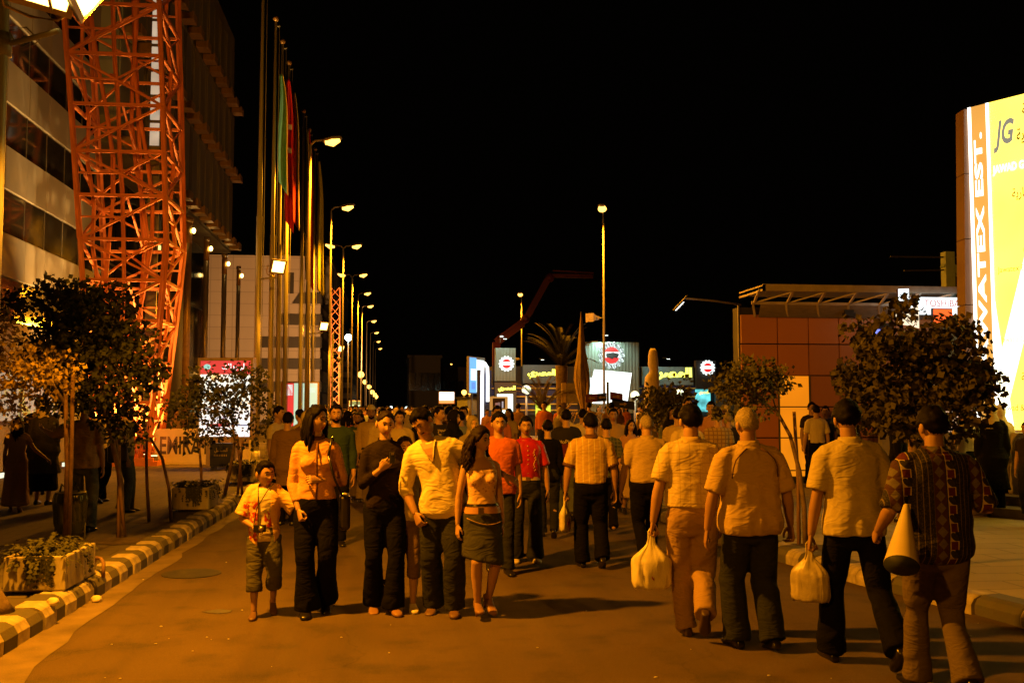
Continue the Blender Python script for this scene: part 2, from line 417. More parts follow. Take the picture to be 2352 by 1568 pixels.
for y in (20, 22.5, 25, 27, b.y): mb.box((FX - .0 - o.x, y - .03 - o.y, z0 - o.z), (FX + .03 - o.x, y + .03 - o.y, z1 - o.z))
for z in (z0, z1): mb.box((FX - o.x, 20 - o.y, z - .035 - o.z), (FX + .034 - o.x, b.y - o.y, z + .035 - o.z))
put('window_frame', mb, frame_grey, wo)
for ya, yb in ((18.5, 20.4), (20.9, 22.5), (23.2, 24.4), (24.8, 25.2), (26.2, 26.5), (28.0, 28.25)):
    mb = MB(); mb.box((0, 0, 0), (.09, yb - ya, .10)); tag(put('floor_light', mb, glow('cool_strip_light', (0.85, 1.0, 0.72), 1.1), None, (FX + .75, ya, .15)),
        ORD[[18.5, 20.9, 23.2, 24.8, 26.2, 28.0].index(ya)] + ' from the left of the glowing floor strip lights at the striped building', 'strip light', 'strip lights along the foot of the striped building')

# ================================================================== RED LATTICE TOWER
rust = mat('red_oxide_steel', (0.56, 0.17, 0.045), 0.55, scale=3, var=0.3, bump=0.1)
TB = ground(292, 1068, 0.15); TB = V((TB.x - .1, TB.y + .5, .15))
tower = empty('lattice_tower', TB, 0, 'tall flaring red steel lattice tower lit from below', 'lattice tower')
beam_mesh = MB(); beam_mesh.box((-.5, -.5, -.5), (.5, .5, .5)); beam_mesh = beam_mesh.mesh('beam')
def member(name, p, q, w, root=tower, m=rust):
    p, q = V(p), V(q); t = q - p
    o = link(name, beam_mesh, m, root); o.location = (p + q) / 2; o.scale = (w, w, t.length)
    o.rotation_euler = t.to_track_quat('Z', 'Y').to_euler()
    return o
def sect(z):
    """centre offset and half width of the tower at height z above its foot"""
    keys = [(0, (0.0, 0), .66), (2.2, (-.02, 0), .85), (5.9, (.0, .1), 1.12), (9.5, (-.25, .2), 1.2), (14, (-.6, .3), 1.3), (22, (-1.2, .4), 1.3)]
    for (a, ca, wa), (b, cb, wb) in zip(keys, keys[1:]):
        if a <= z <= b:
            t = (z - a) / (b - a); return V((ca[0] + (cb[0] - ca[0]) * t, ca[1] + (cb[1] - ca[1]) * t, 0)), wa + (wb - wa) * t
def tp(z, u, v):
    c, w = sect(z); return V((c.x + u * w, c.y + v * w, z))
LV = [0, .7, 1.7, 2.8, 3.9, 5.0, 6.1, 7.3, 8.5, 9.8, 11.2, 12.6, 14.0, 15.6, 17.4, 19.2]
CN = [(-1, -1), (1, -1), (1, 1), (-1, 1)]; MD = [(0, -1), (1, 0), (0, 1), (-1, 0)]
IN = [(-.45, -.4), (.4, -.3), (.1, .45)]
for i, (a, b) in enumerate(zip(LV, LV[1:])):
    for u, v in CN: member('column', tp(a, u, v), tp(b, u, v), .125)
    for k, (u, v) in enumerate(MD): member('column', tp(a, u * (.9 if i % 2 else 1), v * (.9 if i % 2 else 1)), tp(b, u * (1 if i % 2 else .9), v * (1 if i % 2 else .9)), .085)
    for k, (u, v) in enumerate(IN): member('column', tp(a, u + .15 * math.sin(i + k), v), tp(b, u + .15 * math.sin(i + 1 + k), v), .09)
    for k in range(4):
        (u0, v0), (u1, v1) = CN[k], CN[(k + 1) % 4]
        if i: member('beam', tp(a, u0, v0), tp(a, u1, v1), .085)
        if i % 2 == k % 2: member('brace', tp(a, u0, v0), tp(b, u1, v1), .065)
        else: member('brace', tp(a, u1, v1), tp(b, u0, v0), .065)
    m_ = (a + b) / 2
    for k in range(0, 4):
        (u0, v0), (u1, v1) = CN[k], CN[(k + 1) % 4]; member('brace', tp(m_, u0, v0), tp(m_, (u0 + u1) / 2, (v0 + v1) / 2), .05)
        if k < 2: member('brace', tp(m_, (u0 + u1) / 2, (v0 + v1) / 2), tp(b, u1, v1), .045)
    if i % 2: member('brace', tp(a, -1, 0), tp(b, .4, -.3), .055); member('brace', tp(a, 1, -1), tp(b, -.45, .4), .055)
    else: member('brace', tp(a, 0, 1), tp(b, .1, -.9), .055)
mb = MB(); mb.box((-1.0, -1.0, 0), (1.0, 1.0, .12)); put('base_plate', mb, rust, tower)
mb = MB(); mb.box((-.9, -1.05, .1), (.9, -.95, .22)); put('base_frame', mb, rust, tower)
def uplight(loc, target, power, label, group='uplights at the foot of the lattice tower', warm=(1.0, .52, .13)):
    t = empty('uplight', loc, 0, label, 'uplight', group)
    mb = MB(); mb.box((-.13, -.09, 0), (.13, .09, .05)); mb.box((-.11, -.07, .05), (.11, .07, .13)); put('housing', mb, frame_grey, t)
    mb = MB(); mb.box((-.1, -.06, .131), (.1, .06, .137)); put('lens', mb, glow('uplight_lens', (1, .62, .25), 9), t)
    spot('uplight_beam', V(loc) + V((0, 0, .22)), target, power, warm, 70, .6, .06)
for dx, dy, pw in ((.0, -.75, 1.0), (.8, -.6, 1.1), (-.75, -.45, .7), (.45, .3, .8)):
    uplight((TB.x + dx, TB.y + dy, .275), (TB.x + dx * .2, TB.y + dy * .3, 9), P_TOWER * pw, ('small floor lamp at the near side of the lattice tower foot', 'small floor lamp at the right corner of the lattice tower foot', 'small floor lamp at the left corner of the lattice tower foot', 'small floor lamp inside the foot of the lattice tower')[[.0, .8, -.75, .45].index(dx)])
# tall lit white panel standing in the lattice
t = empty('glowing_column', (TB.x - .1, TB.y + 2.6, 0.15), 0, 'tall narrow white glowing panel behind the red lattice tower', 'light panel')
mb = MB(); mb.box((-.16, -.06, 0), (.16, .06, 16.5)); put('frame', mb, frame_grey, t)
mb = MB()
for i in range(9): mb.box((-.14, -.075, 9.6 + i * .8), (.14, -.061, 10.3 + i * .8))
put('panel', mb, glow('panel_white_light', (1.0, .80, .55), .45, .25, 1.2), t)

# ================================================================== DARK PAVILION WITH COLUMNS BEHIND THE TOWER
PX0, PY0, PY1 = -9.5, 35.0, 60.0
pav_metal = mat('dark_green_cladding', (0.20, 0.20, 0.15), 0.5, 0.15, scale=0.8, var=0.25, stretch=(1, 1, .2))
brass = mat('brass_trim', (0.42, 0.27, 0.09), 0.4, 0.45, var=0.2)
steel = mat('polished_steel', (0.36, 0.30, 0.22), 0.28, 0.6, var=0.08)
pav = empty('exhibition_pavilion', (PX0 - 4, (PY0 + PY1) / 2, .15), 0, 'tall dark pavilion with stepped metal cladding and glossy round columns', 'building')
o = pav.location
PR = [10.95, 14.9, 18.85, 22.8]
mb = MB(); mb.box((PX0 - 9 - o.x, PY0 - o.y, 10.6), (PX0 - .1 - o.x, PY1 - o.y, 23.5)); mb.box((PX0 - 9 - o.x, PY0 + .6 - o.y, 0), (PX0 - 1.4 - o.x, PY1 - .5 - o.y, 10.6)); put('wall', mb, pav_metal, pav)
ST = 1.75; cnt = int((PY1 - PY0) / ST)
pm = MB(); pm.box((-.1, -ST / 2 + .03, 0), (.0, ST / 2 - .03, 3.9)); pm.box((0, -ST / 2 + .2, .3), (.05, ST / 2 - .75, 3.8)); pm = bevelled(pm, .012, 1)
tm = MB(); tm.box((0, -.5, -.32), (.56, .28, .0)); tm.box((.50, -.52, -.34), (.575, .3, .05)); tm = bevelled(tm, .02, 1)
for r in range(3):
    for j in range(cnt):
        y = PY0 + ST / 2 + j * ST
        c = link('cladding_panel', pm, pav_metal, pav); c.location = (PX0 - o.x + .03 * ((j + r) % 3), y - o.y, PR[r] - .1 - o.z)
        c = link('light_tray', tm, brass, pav); c.location = (PX0 - o.x + .1, y - o.y, PR[r] + .12 - o.z)
# glazing and columns of the tall entrance hall
gm = MB(); gm.box((-.03, -ST / 2 + .04, 0), (0, ST / 2 - .04, 3.4)); gm = gm.mesh()
for r in range(3):
    for j in range(cnt):
        c = link('window_pane', gm, dark_glass, pav); c.location = (PX0 - 1.33 - o.x, PY0 + ST / 2 + j * ST - o.y, .1 + r * 3.5); c.rotation_euler = (0, 0, random.uniform(-.015, .015))
for px, rad, mm in ((420, .30, brass), (470, .14, steel), (512, .14, steel), (545, .12, steel), (392, .5, pav_metal)):
    yy = at_x(px, 800, PX0 - .25).y
    mb = MB(); mb.tube([(0, 0, 0), (0, 0, 10.42)], rad, 18); mb.tube([(0, 0, 0), (0, 0, .3)], rad * 1.25, 18); mb.tube([(0, 0, 10.2), (0, 0, 10.41)], rad * 1.2, 18)
    c = put('column', mb, mm, pav); c.location = (PX0 - .25 - o.x, yy - o.y, .0)
    if rad < .4:
        mb = MB(); mb.ball((0, 0, 0), (.09, .09, .13), 10, 8); c2 = put('column_lamp', mb, glow('warm_bulb', (1, .6, .15), 14), c); c2.location = (rad + .1, -.1, 9.8)
        mb = MB(); mb.tube([(0, 0, 9.2), (0, 0, 10.3)], rad * 1.06, 18); put('column_collar', mb, brass, c)

# low sign wall with black letters, and the lit advertising stand before it
cream = mat('cream_panel', (0.66, 0.58, 0.42), 0.6, var=0.08)
ink = mat('black_letter_paint', (0.02, 0.02, 0.02), 0.5)
b0 = at_d(352, 985, 28.0); b1 = at_d(478, 985, 28.0); dr = (b1 - b0); dr.z = 0; dr.normalize()
sw = empty('sign_wall', (b0.x, b0.y, .15), 0, 'low cream wall lettered in big black capitals beside the tower foot', 'sign')
mb = MB(); mb.obox(dr * 1.35 + V((0, 0, .53)), dr * 1.35, V((-dr.y, dr.x, 0)) * .12, V((0, 0, .44))); mb.obox(dr * 1.35 + V((0, 0, .045)), dr * 1.38, V((-dr.y, dr.x, 0)) * .15, V((0, 0, .045)))
put('panel', mb, cream, sw)
lettering('EMIRATES', ink, dr * .24 + V((0, 0, .52)) + V((dr.y, -dr.x, 0)) * .125, dr, (0, 0, 1), .5, 1.78, sw, .02, align='LEFT')

ad = at_d(517, 1071, 26.6); ad.z = .15
adv = empty('advertising_stand', ad, R(-13), 'tall lit advertising lightbox with red header on a post', 'advertising sign')
gold = mat('gilt_frame', (0.42, 0.30, 0.11), 0.4, 0.6)
zb, zt, hw = .80, 2.80, .70
mb = MB(); mb.box((-hw - .06, -.12, zb - .07), (hw + .06, .12, zb)); mb.box((-hw - .06, -.12, zt), (hw + .06, .12, zt + .08)); mb.box((-hw - .06, -.12, zb), (-hw, .12, zt)); mb.box((hw, -.12, zb), (hw + .06, .12, zt)); mb.box((-hw, .03, zb), (hw, .1, zt)); put('frame', mb, gold, adv)
mb = MB(); mb.box((-hw, -.06, zb), (hw, .02, zt - .36))
poster = bare('poster_print'); n = Nodes(poster)
_c = n.mix(n.m('GREATER_THAN', n.noise(5.5, 4), .5), (0.75, .95, .92), (.55, .8, .8)); _c = n.mix(n.m('GREATER_THAN', n.noise(3.2, 3), .62), _c, (.75, .55, .25))
_c = n.mix(n.m('LESS_THAN', n.z, 1.52), _c, (.78, .9, .95))
n.L.new(_c, n.b.inputs['Emission Color']); n.b.inputs['Emission Strength'].default_value = 1.25
put('poster', mb, poster, adv)
mb = MB(); mb.box((-hw, -.062, zt - .358), (hw, .02, zt)); hd = put('poster_header', mb, glow('poster_red', (.75, .06, .05), .9), adv)
lettering(arabic('لورباك'), glow('poster_white', (1, 1, 1), 1.4), (.2, -.066, zt - .17), (1, 0, 0), (0, 0, 1), .2, .62, hd, .01)
mb = MB(); mb.ball((-.52, -.064, zt - .16), (.1, .006, .075), 14, 8); put('emblem', mb, glow('emblem_teal', (.35, .8, .7), .9), hd)
lettering('LURPAK', glow('poster_blue', (.03, .06, .3), .6), (-.17, -.066, 1.28), (1, 0, 0), (0, 0, 1), .13, .55, adv, .0)
mb = MB(); mb.box((-.5, -.065, 1.06), (.14, -.061, 1.14)); put('red_strip', mb, glow('poster_red', (.75, .06, .05), .9), adv)
mb = MB(); mb.box((-.62, -.065, 1.12), (-.52, -.061, 1.15)); mb.box((.22, -.065, 1.09), (.66, -.061, 1.12)); put('blue_strip', mb, glow('poster_blue', (.03, .06, .3), .6), adv)
mb = MB(); mb.box((.18, -.08, 0), (.32, .06, zb - .07)); mb.box((-.5, -.08, 0), (-.4, .06, zb - .07)); mb.box((-.6, -.25, -.0), (.45, .25, .06)); put('post', mb, gold, adv)
q = at_d(508, 1076, 25.6); q.z = .15
bs = empty('display_stand', q, R(-13), 'low black display stand with gold script under the lit advertisement', 'display stand')
mb = MB(); mb.box((-.27, -.08, .08), (.27, .08, .66)); mb.box((-.22, -.14, 0), (-.17, .14, .08)); mb.box((.17, -.14, 0), (.22, .14, .08)); put('panel', mb, mat('black_panel', (.015, .015, .014), .5), bs)
dimgold = mat('dull_gold_paint', (.34, .27, .12), .5)
lettering(arabic('المستقبل'), dimgold, (0.02, -.084, .48), (1, 0, 0), (0, 0, 1), .12, .34, bs, .01)
mb = MB()
for i in range(8): mb.box((-.16 + i * .045, -.088, .33), (-.145 + i * .045, -.081, .38))
put('fringe_mark', mb, dimgold, bs)
adl = bpy.data.lights.new('lightbox_glow', 'AREA')
bpy.data.lights.remove(adl)

# ================================================================== BUILDINGS FURTHER DOWN THE STREET
tile = bare('white_wall_tiles', .6); n = Nodes(tile)
br = n.N.new('ShaderNodeTexBrick'); mp = n.N.new('ShaderNodeMapping'); mp.inputs['Rotation'].default_value = (R(90), 0, 0); n.L.new(n.obj, mp.inputs['Vector']); n.L.new(mp.outputs['Vector'], br.inputs['Vector'])
br.inputs['Scale'].default_value = 1; br.inputs['Brick Width'].default_value = 2.4; br.inputs['Row Height'].default_value = 1.3; br.offset = 0; br.inputs['Mortar Size'].default_value = .03
br.inputs['Color1'].default_value = (.46, .40, .35, 1); br.inputs['Color2'].default_value = (.43, .37, .32, 1); br.inputs['Mortar'].default_value = (.27, .23, .2, 1); n.color(br.outputs['Color'])
soot = mat('dark_band_paint', (.035, .028, .022), .5)
HY = 113.0
h0, h1 = at_y(548, 592, HY), at_y(738, 592, HY)
hb = empty('numbered_hall', (h1.x, HY, .15), 0, 'pale hall with a big dark numeral and dark stripes behind the flagpoles', 'building')
mb = MB(); mb.box((-16, 0, 0), (0, 46, h1.z)); put('wall', mb, tile, hb)
for k, (yt, yb, xl, slant) in enumerate(((676, 700, 672, 16), (725, 749, 640, 0), (777, 801, 590, 0), (826, 850, 548, 18), (879, 902, 560, 0))):
    A, B = at_y(738, yt, HY), at_y(xl, yb, HY)
    zt_, zb_, xl_ = A.z, B.z, B.x - h1.x; sl = slant * HY / FPX
    mb = MB(); mb.add([(xl_, -.25, zb_), (.02, -.25, zb_), (.02, -.25, zt_), (xl_ + sl, -.25, zt_), (xl_, .02, zb_), (.02, .02, zb_), (.02, .02, zt_), (xl_ + sl, .02, zt_)], [(0, 1, 2, 3), (7, 6, 5, 4), (0, 4, 5, 1), (1, 5, 6, 2), (2, 6, 7, 3), (3, 7, 4, 0)])
    put('dark_band', mb, soot, hb)
    mb = MB(); mb.box((-.02, .1, zb_), (.2, 44, zt_)); put('side_band', mb, soot, hb)
A = at_y(664, 653, HY); lettering('1', soot, (A.x - h1.x, -.03, A.z), (1, 0, 0), (0, 0, 1), 2.35, 1.05, hb, .03)
sidegl = mat('grey_side_glass', (.16, .15, .13), .3, .3, var=.3, stretch=(1, 1, .05))
zm = at_y(738, 690, HY).z
mb = MB()
for j in range(11): mb.box((.05, .6 + j * 4.1, zm), (1.0, 4.3 + j * 4.1, h1.z - .5))
put('upper_window', mb, sidegl, hb)
mb = MB(); mb.box((.0, .2, zm - .6), (1.2, 46, zm - .05)); mb.box((0, .2, h1.z - .45), (1.2, 46, h1.z + .1)); put('ledge', mb, soot, hb)
# far striped block
SY = 190.0; s0, s1 = at_y(770, 755, SY), at_y(806, 755, SY)
sb = empty('striped_block', (s0.x, SY, .15), 0, 'small distant block with black and white stripes beyond the street lamps', 'building')
mb = MB(); mb.box((-6, 0, 0), (s1.x - s0.x, 30, s0.z)); put('wall', mb, tile, sb)
for k in range(7):
    zt_ = s0.z - 1.3 - k * 1.98; mb = MB(); mb.box((-6.05, -.2, zt_ - 1.0), (s1.x - s0.x + .1, 30, zt_)); put('dark_band', mb, soot, sb)
# dark far halls, seen only as shapes against the night
dark_wall = mat('unlit_wall', (.10, .085, .065), .8)
for k, (xa, xb, yt, YY, lab) in enumerate(((940, 1012, 822, 175, 'unlit flat-roofed hall standing left of the short far lamp'), (1012, 1105, 848, 210, 'lowest dark hall in the far distance right of the short far lamp'))):
    A, B = at_y(xa, yt, YY), at_y(xb, yt, YY)
    t = empty('distant_hall', (A.x, YY, 0), 0, lab, 'building')
    mb = MB(); mb.box((0, 0, 0), (B.x - A.x, 25, A.z)); put('wall', mb, dark_wall, t)
    mb = MB(); mb.box((-.3, -.3, A.z), (B.x - A.x + .3, 25, A.z + .5)); put('roof', mb, dark_wall, t)
    for i in range(5):
        mb = MB(); xx = (B.x - A.x) * (i + .5) / 5; mb.box((xx - .6, -.05, A.z * .45), (xx + .6, .01, A.z * .75)); put('window', mb, dark_glass, t)


# ================================================================== STREET LAMPS
pole_grey = mat('galvanised_pole', (.24, .22, .185), .5, .3, var=.2, stretch=(1, 1, .15))
lamp_glass = glow('sodium_lamp_glass', (1.0, .46, .07), 5)
lamp_body = mat('lamp_housing', (.25, .24, .22), .5, .3)
def lamp_head(root, x, z, sgn, long=.66):
    """one luminaire whose arm leaves the pole top sideways"""
    mb = MB(); mb.tube([(0, 0, z - .12), (sgn * .15, 0, z + .03), (sgn * .42, 0, z + .07)], .035, 8)
    a = put('arm', mb, pole_grey, root)
    mb = MB(); c = V((sgn * (.42 + long / 2), 0, z + .1)); ux = V((sgn * long / 2, 0, .07))
    mb.tube([c - ux, c - ux * .6, c, c + ux * .7, c + ux], [(.05, .11), (.09, .18), (.10, .20), (.09, .18), (.04, .10)], 12, hint=(0, 0, 1)); put('lamp_housing', mb, lamp_body, a)
    mb = MB(); mb.tube([c - ux * .75 + V((0, 0, -.05)), c + V((0, 0, -.085)), c + ux * .75 + V((0, 0, -.045))], [(.08, .14), (.17, .20), (.08, .14)], 12, hint=(0, 0, 1)); put('lamp_glass', mb, lamp_glass, a)
def street_lamp(loc, label, heads=(1,), group=None, rz=0, h=LAMP_H):
    t = empty('street_lamp', loc, rz, label, 'street lamp', group)
    mb = MB(); mb.tube([(0, 0, 0), (0, 0, h * .35), (0, 0, h - .1)], [.075, .06, .036], 10); put('pole', mb, pole_grey, t)
    mb = MB(); mb.box((-.2, -.2, 0), (.2, .2, .03)); mb.tube([(0, 0, .03), (0, 0, .9), (0, 0, 1.0)], [.13, .13, .1], 12); put('pole_base', mb, pole_grey, t)
    for s in heads: lamp_head(t, 0, h, s)
    return t
LG = 'street lamps along the left side'
first = double = None
for i, d in enumerate(LAMP_D):
    px = (727, 764, 792, 810, 826, 833, 843, 849, 855, 858)[i]
    p = foot(px, d, .15); p.x = LAMP_X
    lab = f'{ORD[i]} lit street lamp from the front in the left row' + (', a double-headed one' if i in LAMP_DOUBLE else '')
    if i in LAMP_DOUBLE:
        if double is None: t = double = street_lamp(p, lab, (1, -1), LG)
        else: t = copy_thing(double, p, 0, lab)
    else:
        if first is None: t = first = street_lamp(p, lab, (1,), LG)
        else: t = copy_thing(first, p, 0, lab)
    if i < 6: spot('street_lamp_light', p + V((.75, 0, LAMP_H - .25)), p + V((3.2, -.5, 0)), P_STREET, cone=150, blend=.5, size=.2)
for i, (px, py) in enumerate(((1388, 490), (1198, 682), (1038, 838))):
    d = LAMP_K / (HORIZON - py); p = foot(px, d, .12)
    t = copy_thing(first, p, R(-105), ('tall lit street lamp above the white billboard on the right', 'lit street lamp left of the palms before the red crane arm', 'smallest lit street lamp far off near the dark halls')[i])
    t['group'] = 'street lamps along the right side'
    if i < 2: spot('street_lamp_light', p + V((-.3, -.75, LAMP_H - .25)), p + V((-2.5, -2.5, 0)), P_STREET, cone=150, blend=.5, size=.2)
    # horn loudspeaker strapped to the pole
    if i < 2:
        q = at_d((1366, 1186)[i], (730, 824)[i], d)
        s = empty('horn_loudspeaker', q, R((-60, -120)[i]), ('grey horn loudspeaker strapped to the tall right lamp pole', 'small horn loudspeaker strapped to the lamp pole left of the palms')[i], 'loudspeaker', 'loudspeakers on the right lamp poles')
        mb = MB(); mb.rings([[(a * w, y, b * h) for a, b in ((-1, -1), (1, -1), (1, 1), (-1, 1))] for y, w, h in ((-.32, .28, .2), (-.3, .27, .19), (.0, .12, .09), (.22, .08, .08))], 0, True, False)
        hn = put('horn', mb, mat('speaker_plastic', (.5, .42, .3), .5), s)
        mb = MB(); mb.tube([(0, .0, -.1), (0, .0, .1)], .13, 12); put('driver', mb, lamp_body, s)
        mb = MB(); dv = (p - q); dv.z = 0; dv.rotate(Matrix.Rotation(-s.rotation_euler.z, 3, 'Z')); mb.cyl((0, .1, 0), dv, .025); put('bracket', mb, lamp_body, s)

# ================================================================== FLAGPOLES, FLAGS AND FLOODLIGHTS
pole_paint = mat('pale_pole_paint', (.36, .36, .30), .42, .25, var=.12, stretch=(1, 1, .1))
FLAG_H = 13.9
flagpoles = []
for px, lab, wid in ((588, 'nearest and thickest pale flagpole carrying a lit floodlight', .088), (619, 'second pale flagpole with the teal flag', .085), (636, 'third pale flagpole with the bright red flag', .085),
                (652, 'fourth pale flagpole with the dark red flag', .085), (688, 'fifth greenish flagpole with the red white and black flag', .085), (702, 'sixth flagpole in shade behind the fifth', .08), (716, 'farthest slim flagpole with the yellow green flag', .07)):
    p = at_x(px, 990, FLAG_X); p.z = .15
    t = empty('flagpole', p, 0, lab, 'flagpole', 'flagpoles along the left pavement')
    mb = MB(); mb.tube([(0, 0, 0), (0, 0, 7.0), (0, 0, 7.02), (0, 0, FLAG_H)], [wid, wid * .95, wid * .78, wid * .5], 14); put('pole', mb, pole_paint, t)
    mb = MB(); mb.tube([(0, 0, 0), (0, 0, .03)], .2, 12); mb.tube([(0, 0, .03), (0, 0, .35)], wid * 1.35, 14); put('base', mb, pole_paint, t)
    mb = MB(); mb.ball((0, 0, FLAG_H + .09), .09, 12, 8); put('finial', mb, brass, t)
    mb = MB(); mb.tube([(.1, -.02, 1.2), (.13, -.03, 7), (.12, -.02, FLAG_H - .1)], .012, 5); mb.beam((0, 0, FLAG_H - .15), (.14, -.02, FLAG_H - .15), .03); put('halyard', mb, pole_paint, t)
    flagpoles.append(p)
def flag(pole, ztop, zbot, w0, w1, bands, label, point=0.0):
    """limp cloth hanging from the halyard; bands = colours across the folded cloth"""
    t = MB(); nx, nz = 18, 36; vs = []; L = ztop - zbot
    for i in range(nz + 1):
        u = i / nz; w = w0 + (w1 - w0) * math.sin(min(1, u * 1.25) * 1.57)
        for j in range(nx + 1):
            s = j / nx; z = ztop - u * L * (1 - .18 * s * (1 - u)) - point * s * u
            ph = s * 9 + u * 2.2
            vs.append((.13 + s * w + .03 * math.sin(u * 7), .11 * math.sin(ph) * (.35 + u) + .04 * math.sin(5 * u + ph * .5), z - .12 * s * u * L * .3))
    fs = [(i * (nx + 1) + j, i * (nx + 1) + j + 1, (i + 1) * (nx + 1) + j + 1, (i + 1) * (nx + 1) + j) for i in range(nz) for j in range(nx)]
    t.add(vs, fs, 0, True)
    t.mi = [bands[min(len(bands) - 1, int(len(bands) * (k % nx) / nx))] for k in range(len(fs))]
    me = evaluated(t.mesh(), [('SOLIDIFY', dict(thickness=.006))])
    o = link('flag', me, FLAGM, None, pole); return tag(o, label, 'flag', 'flags hanging limp from the flagpoles')
FLAGM = [mat('flag_teal', (.10, .34, .30), .8), mat('flag_yellow', (.65, .42, .06), .8), mat('flag_red', (.55, .025, .02), .75), mat('flag_dark_red', (.28, .02, .018), .8),
         mat('flag_black', (.02, .02, .02), .8), mat('flag_white', (.6, .55, .48), .8), mat('flag_olive', (.36, .36, .05), .8)]
fp = flagpoles
f = flag(fp[1], 12.2, 8.75, .12, .34, [0, 0, 0, 0, 1], 'teal flag with yellow edge hanging limp from the second flagpole', .4)
f = flag(fp[2], 12.7, 7.9, .12, .32, [2, 2, 2, 2, 2], 'bright red flag with white marks hanging from the third flagpole', .35)
for z in (11.0, 10.2):
    mb = MB(); mb.obox((.3, -.16, z), (.06, .02, 0), (0, .004, 0), (0, 0, .09)); put('emblem', mb, FLAGM[5], f)
flag(fp[3], 12.9, 8.3, .1, .32, [3, 3, 3, 4, 5], 'dark red flag with black and white lower edge on the fourth flagpole', .3)
flag(fp[4], 13.2, 6.9, .12, .36, [4, 5, 5, 4, 2, 3], 'red white and black flag hanging from the fifth flagpole', .3)
flag(fp[6], 13.4, 7.2, .1, .36, [6, 6, 6, 6], 'yellow green flag with dark script hanging from the farthest flagpole', .2)

flood_glass = glow('floodlight_glass', (1.0, .62, .12), 9)
def floodlight(loc, aim, label, group='floodlights on the left poles', scale=1.0, glass=None):
    """box floodlight on a U bracket; its lens faces along aim"""
    t = empty('floodlight', loc, 0, label, 'floodlight', group); t.rotation_euler = V(aim).to_track_quat('-Y', 'Z').to_euler(); t.scale = (scale,) * 3
    mb = MB(); mb.rings([[(a * w, y, b * h) for a, b in ((-1, -1), (1, -1), (1, 1), (-1, 1))] for y, w, h in ((-.09, .23, .19), (-.06, .235, .195), (.0, .2, .16), (.12, .11, .09), (.16, .09, .07))], 0, True, False); put('housing', mb, mat('dark_flood_housing', (.09, .08, .06), .5, .4), t)
    mb = MB(); mb.box((-.185, -.098, -.15), (.185, -.091, .15)); put('lens', mb, glass or flood_glass, t)
    mb = MB(); mb.box((-.235, -.106, -.195), (-.186, -.09, .195)); mb.box((.186, -.106, -.195), (.235, -.09, .195)); mb.box((-.186, -.106, .151), (.186, -.09, .195)); mb.box((-.186, -.106, -.195), (.186, -.09, -.151)); put('lens_frame', mb, gold, t)
    mb = MB(); mb.tube([(-.26, 0, 0), (-.26, .02, -.16), (-.2, .03, -.27), (0, .03, -.3), (.2, .03, -.27), (.26, .02, -.16), (.26, 0, 0)], .013, 6); put('bracket', mb, gold, t)
    return t
# the near pole whose two floodlights light the group in front
kp = at_d(-26, 900, 7.75); kp.z = .15
t = empty('floodlight_pole', kp, 0, 'pale pole at the left edge carrying two bright floodlights', 'pole')
mb = MB(); mb.tube([(0, 0, 0), (0, 0, 4.4), (0, 0, 9)], [.062, .058, .05], 14); put('pole', mb, pole_paint, t)
mb = MB(); ca = at_d(118, 62, 7.4) - kp; mb.tube([(-.1, 0, ca.z - .02), (.1, -.02, ca.z), (ca.x + .05, ca.y, ca.z - .03)], .022, 8); mb.tube([(0, 0, ca.z - .1), (0, 0, ca.z + .08)], .085, 12); put('cross_arm', mb, lamp_body, t)
mb = MB(); mb.tube([(.12, 0, ca.z), (.08, -.05, ca.z + .09), (.2, -.03, ca.z + .13), (.3, -.02, ca.z + .03), (.25, 0, ca.z)], .007, 5); put('cable', mb, lamp_body, t)
floodlight(at_d(98, -44, 7.3), (.55, -.62, -.62), 'near floodlight whose glowing lens faces the camera on the left pole')
floodlight(at_d(186, -34, 7.45), (.80, .10, -.58), 'near floodlight seen edge on, turned towards the street on the left pole')
# the same kind of pole a little behind the camera
copy_thing(t, BACK_POS * 1.0 + V((-.5, .0, .15 - BACK_POS.z)), 0, 'second pale pole with a floodlight further along the left kerb')
floodlight(BACK_POS + V((.1, .0, .05)), (.6, .6, -.5), 'floodlight on the pole behind the viewer shining up the street')
for i, (pxp, px, py, d) in enumerate(FLOODS):
    q = at_d(px, py, d); pp = V((FLAG_X, foot(pxp, d).y, q.z))
    if i == 0: pp = V((fp[0].x, fp[0].y, q.z)); q.y = pp.y - .2
    else:
        pt = empty('floodlight_pole', (pp.x, pp.y, .15), 0, ('slim pole of the middle floodlight beyond the flags', 'slim pole of the floodlight below the blue-white lamp')[i - 1], 'pole')
        mb = MB(); mb.tube([(0, 0, 0), (0, 0, 6.2)], .06, 10); put('pole', mb, pole_paint, pt)
        mb = MB(); mb.tube([(0, 0, 0), (0, 0, .25)], .1, 10); put('base', mb, pole_paint, pt)
    t = floodlight(q, (.62, -.7, -.33), ('bright floodlight on the nearest flagpole', 'floodlight on the slim pole beyond the flags', 'smaller floodlight under the blue-white lamp')[i], scale=1.05)
    mb = MB(); loc = t.matrix_basis.inverted(); a, b_ = loc @ (pp + V((0, 0, -.36))), loc @ (q + V((0, 0, -.33)))
    mb.cyl(a, b_, .025); mb.cyl(loc @ pp, loc @ (pp + (q - pp) * .8), .012); put('cross_arm', mb, lamp_body, t)
    if i < 2: spot('flood_lamp_light', q + V((.25, -.3, -.2)), (q.x + 4.5, q.y - 5, .4), P_FLOOD, cone=172, blend=.3)
def bulb(name, loc, r, m, label, cat, group, pole=True):
    t = empty(name, (loc.x, loc.y, 0.1), 0, label, cat, group)
    mb = MB(); mb.ball((0, 0, loc.z - .1), r, 10, 8); put('globe', mb, m, t)
    if pole:
        mb = MB(); mb.tube([(0, 0, 0), (0, 0, loc.z - .1 - r * .8)], .05, 6); put('pole', mb, pole_grey, t)
    return t
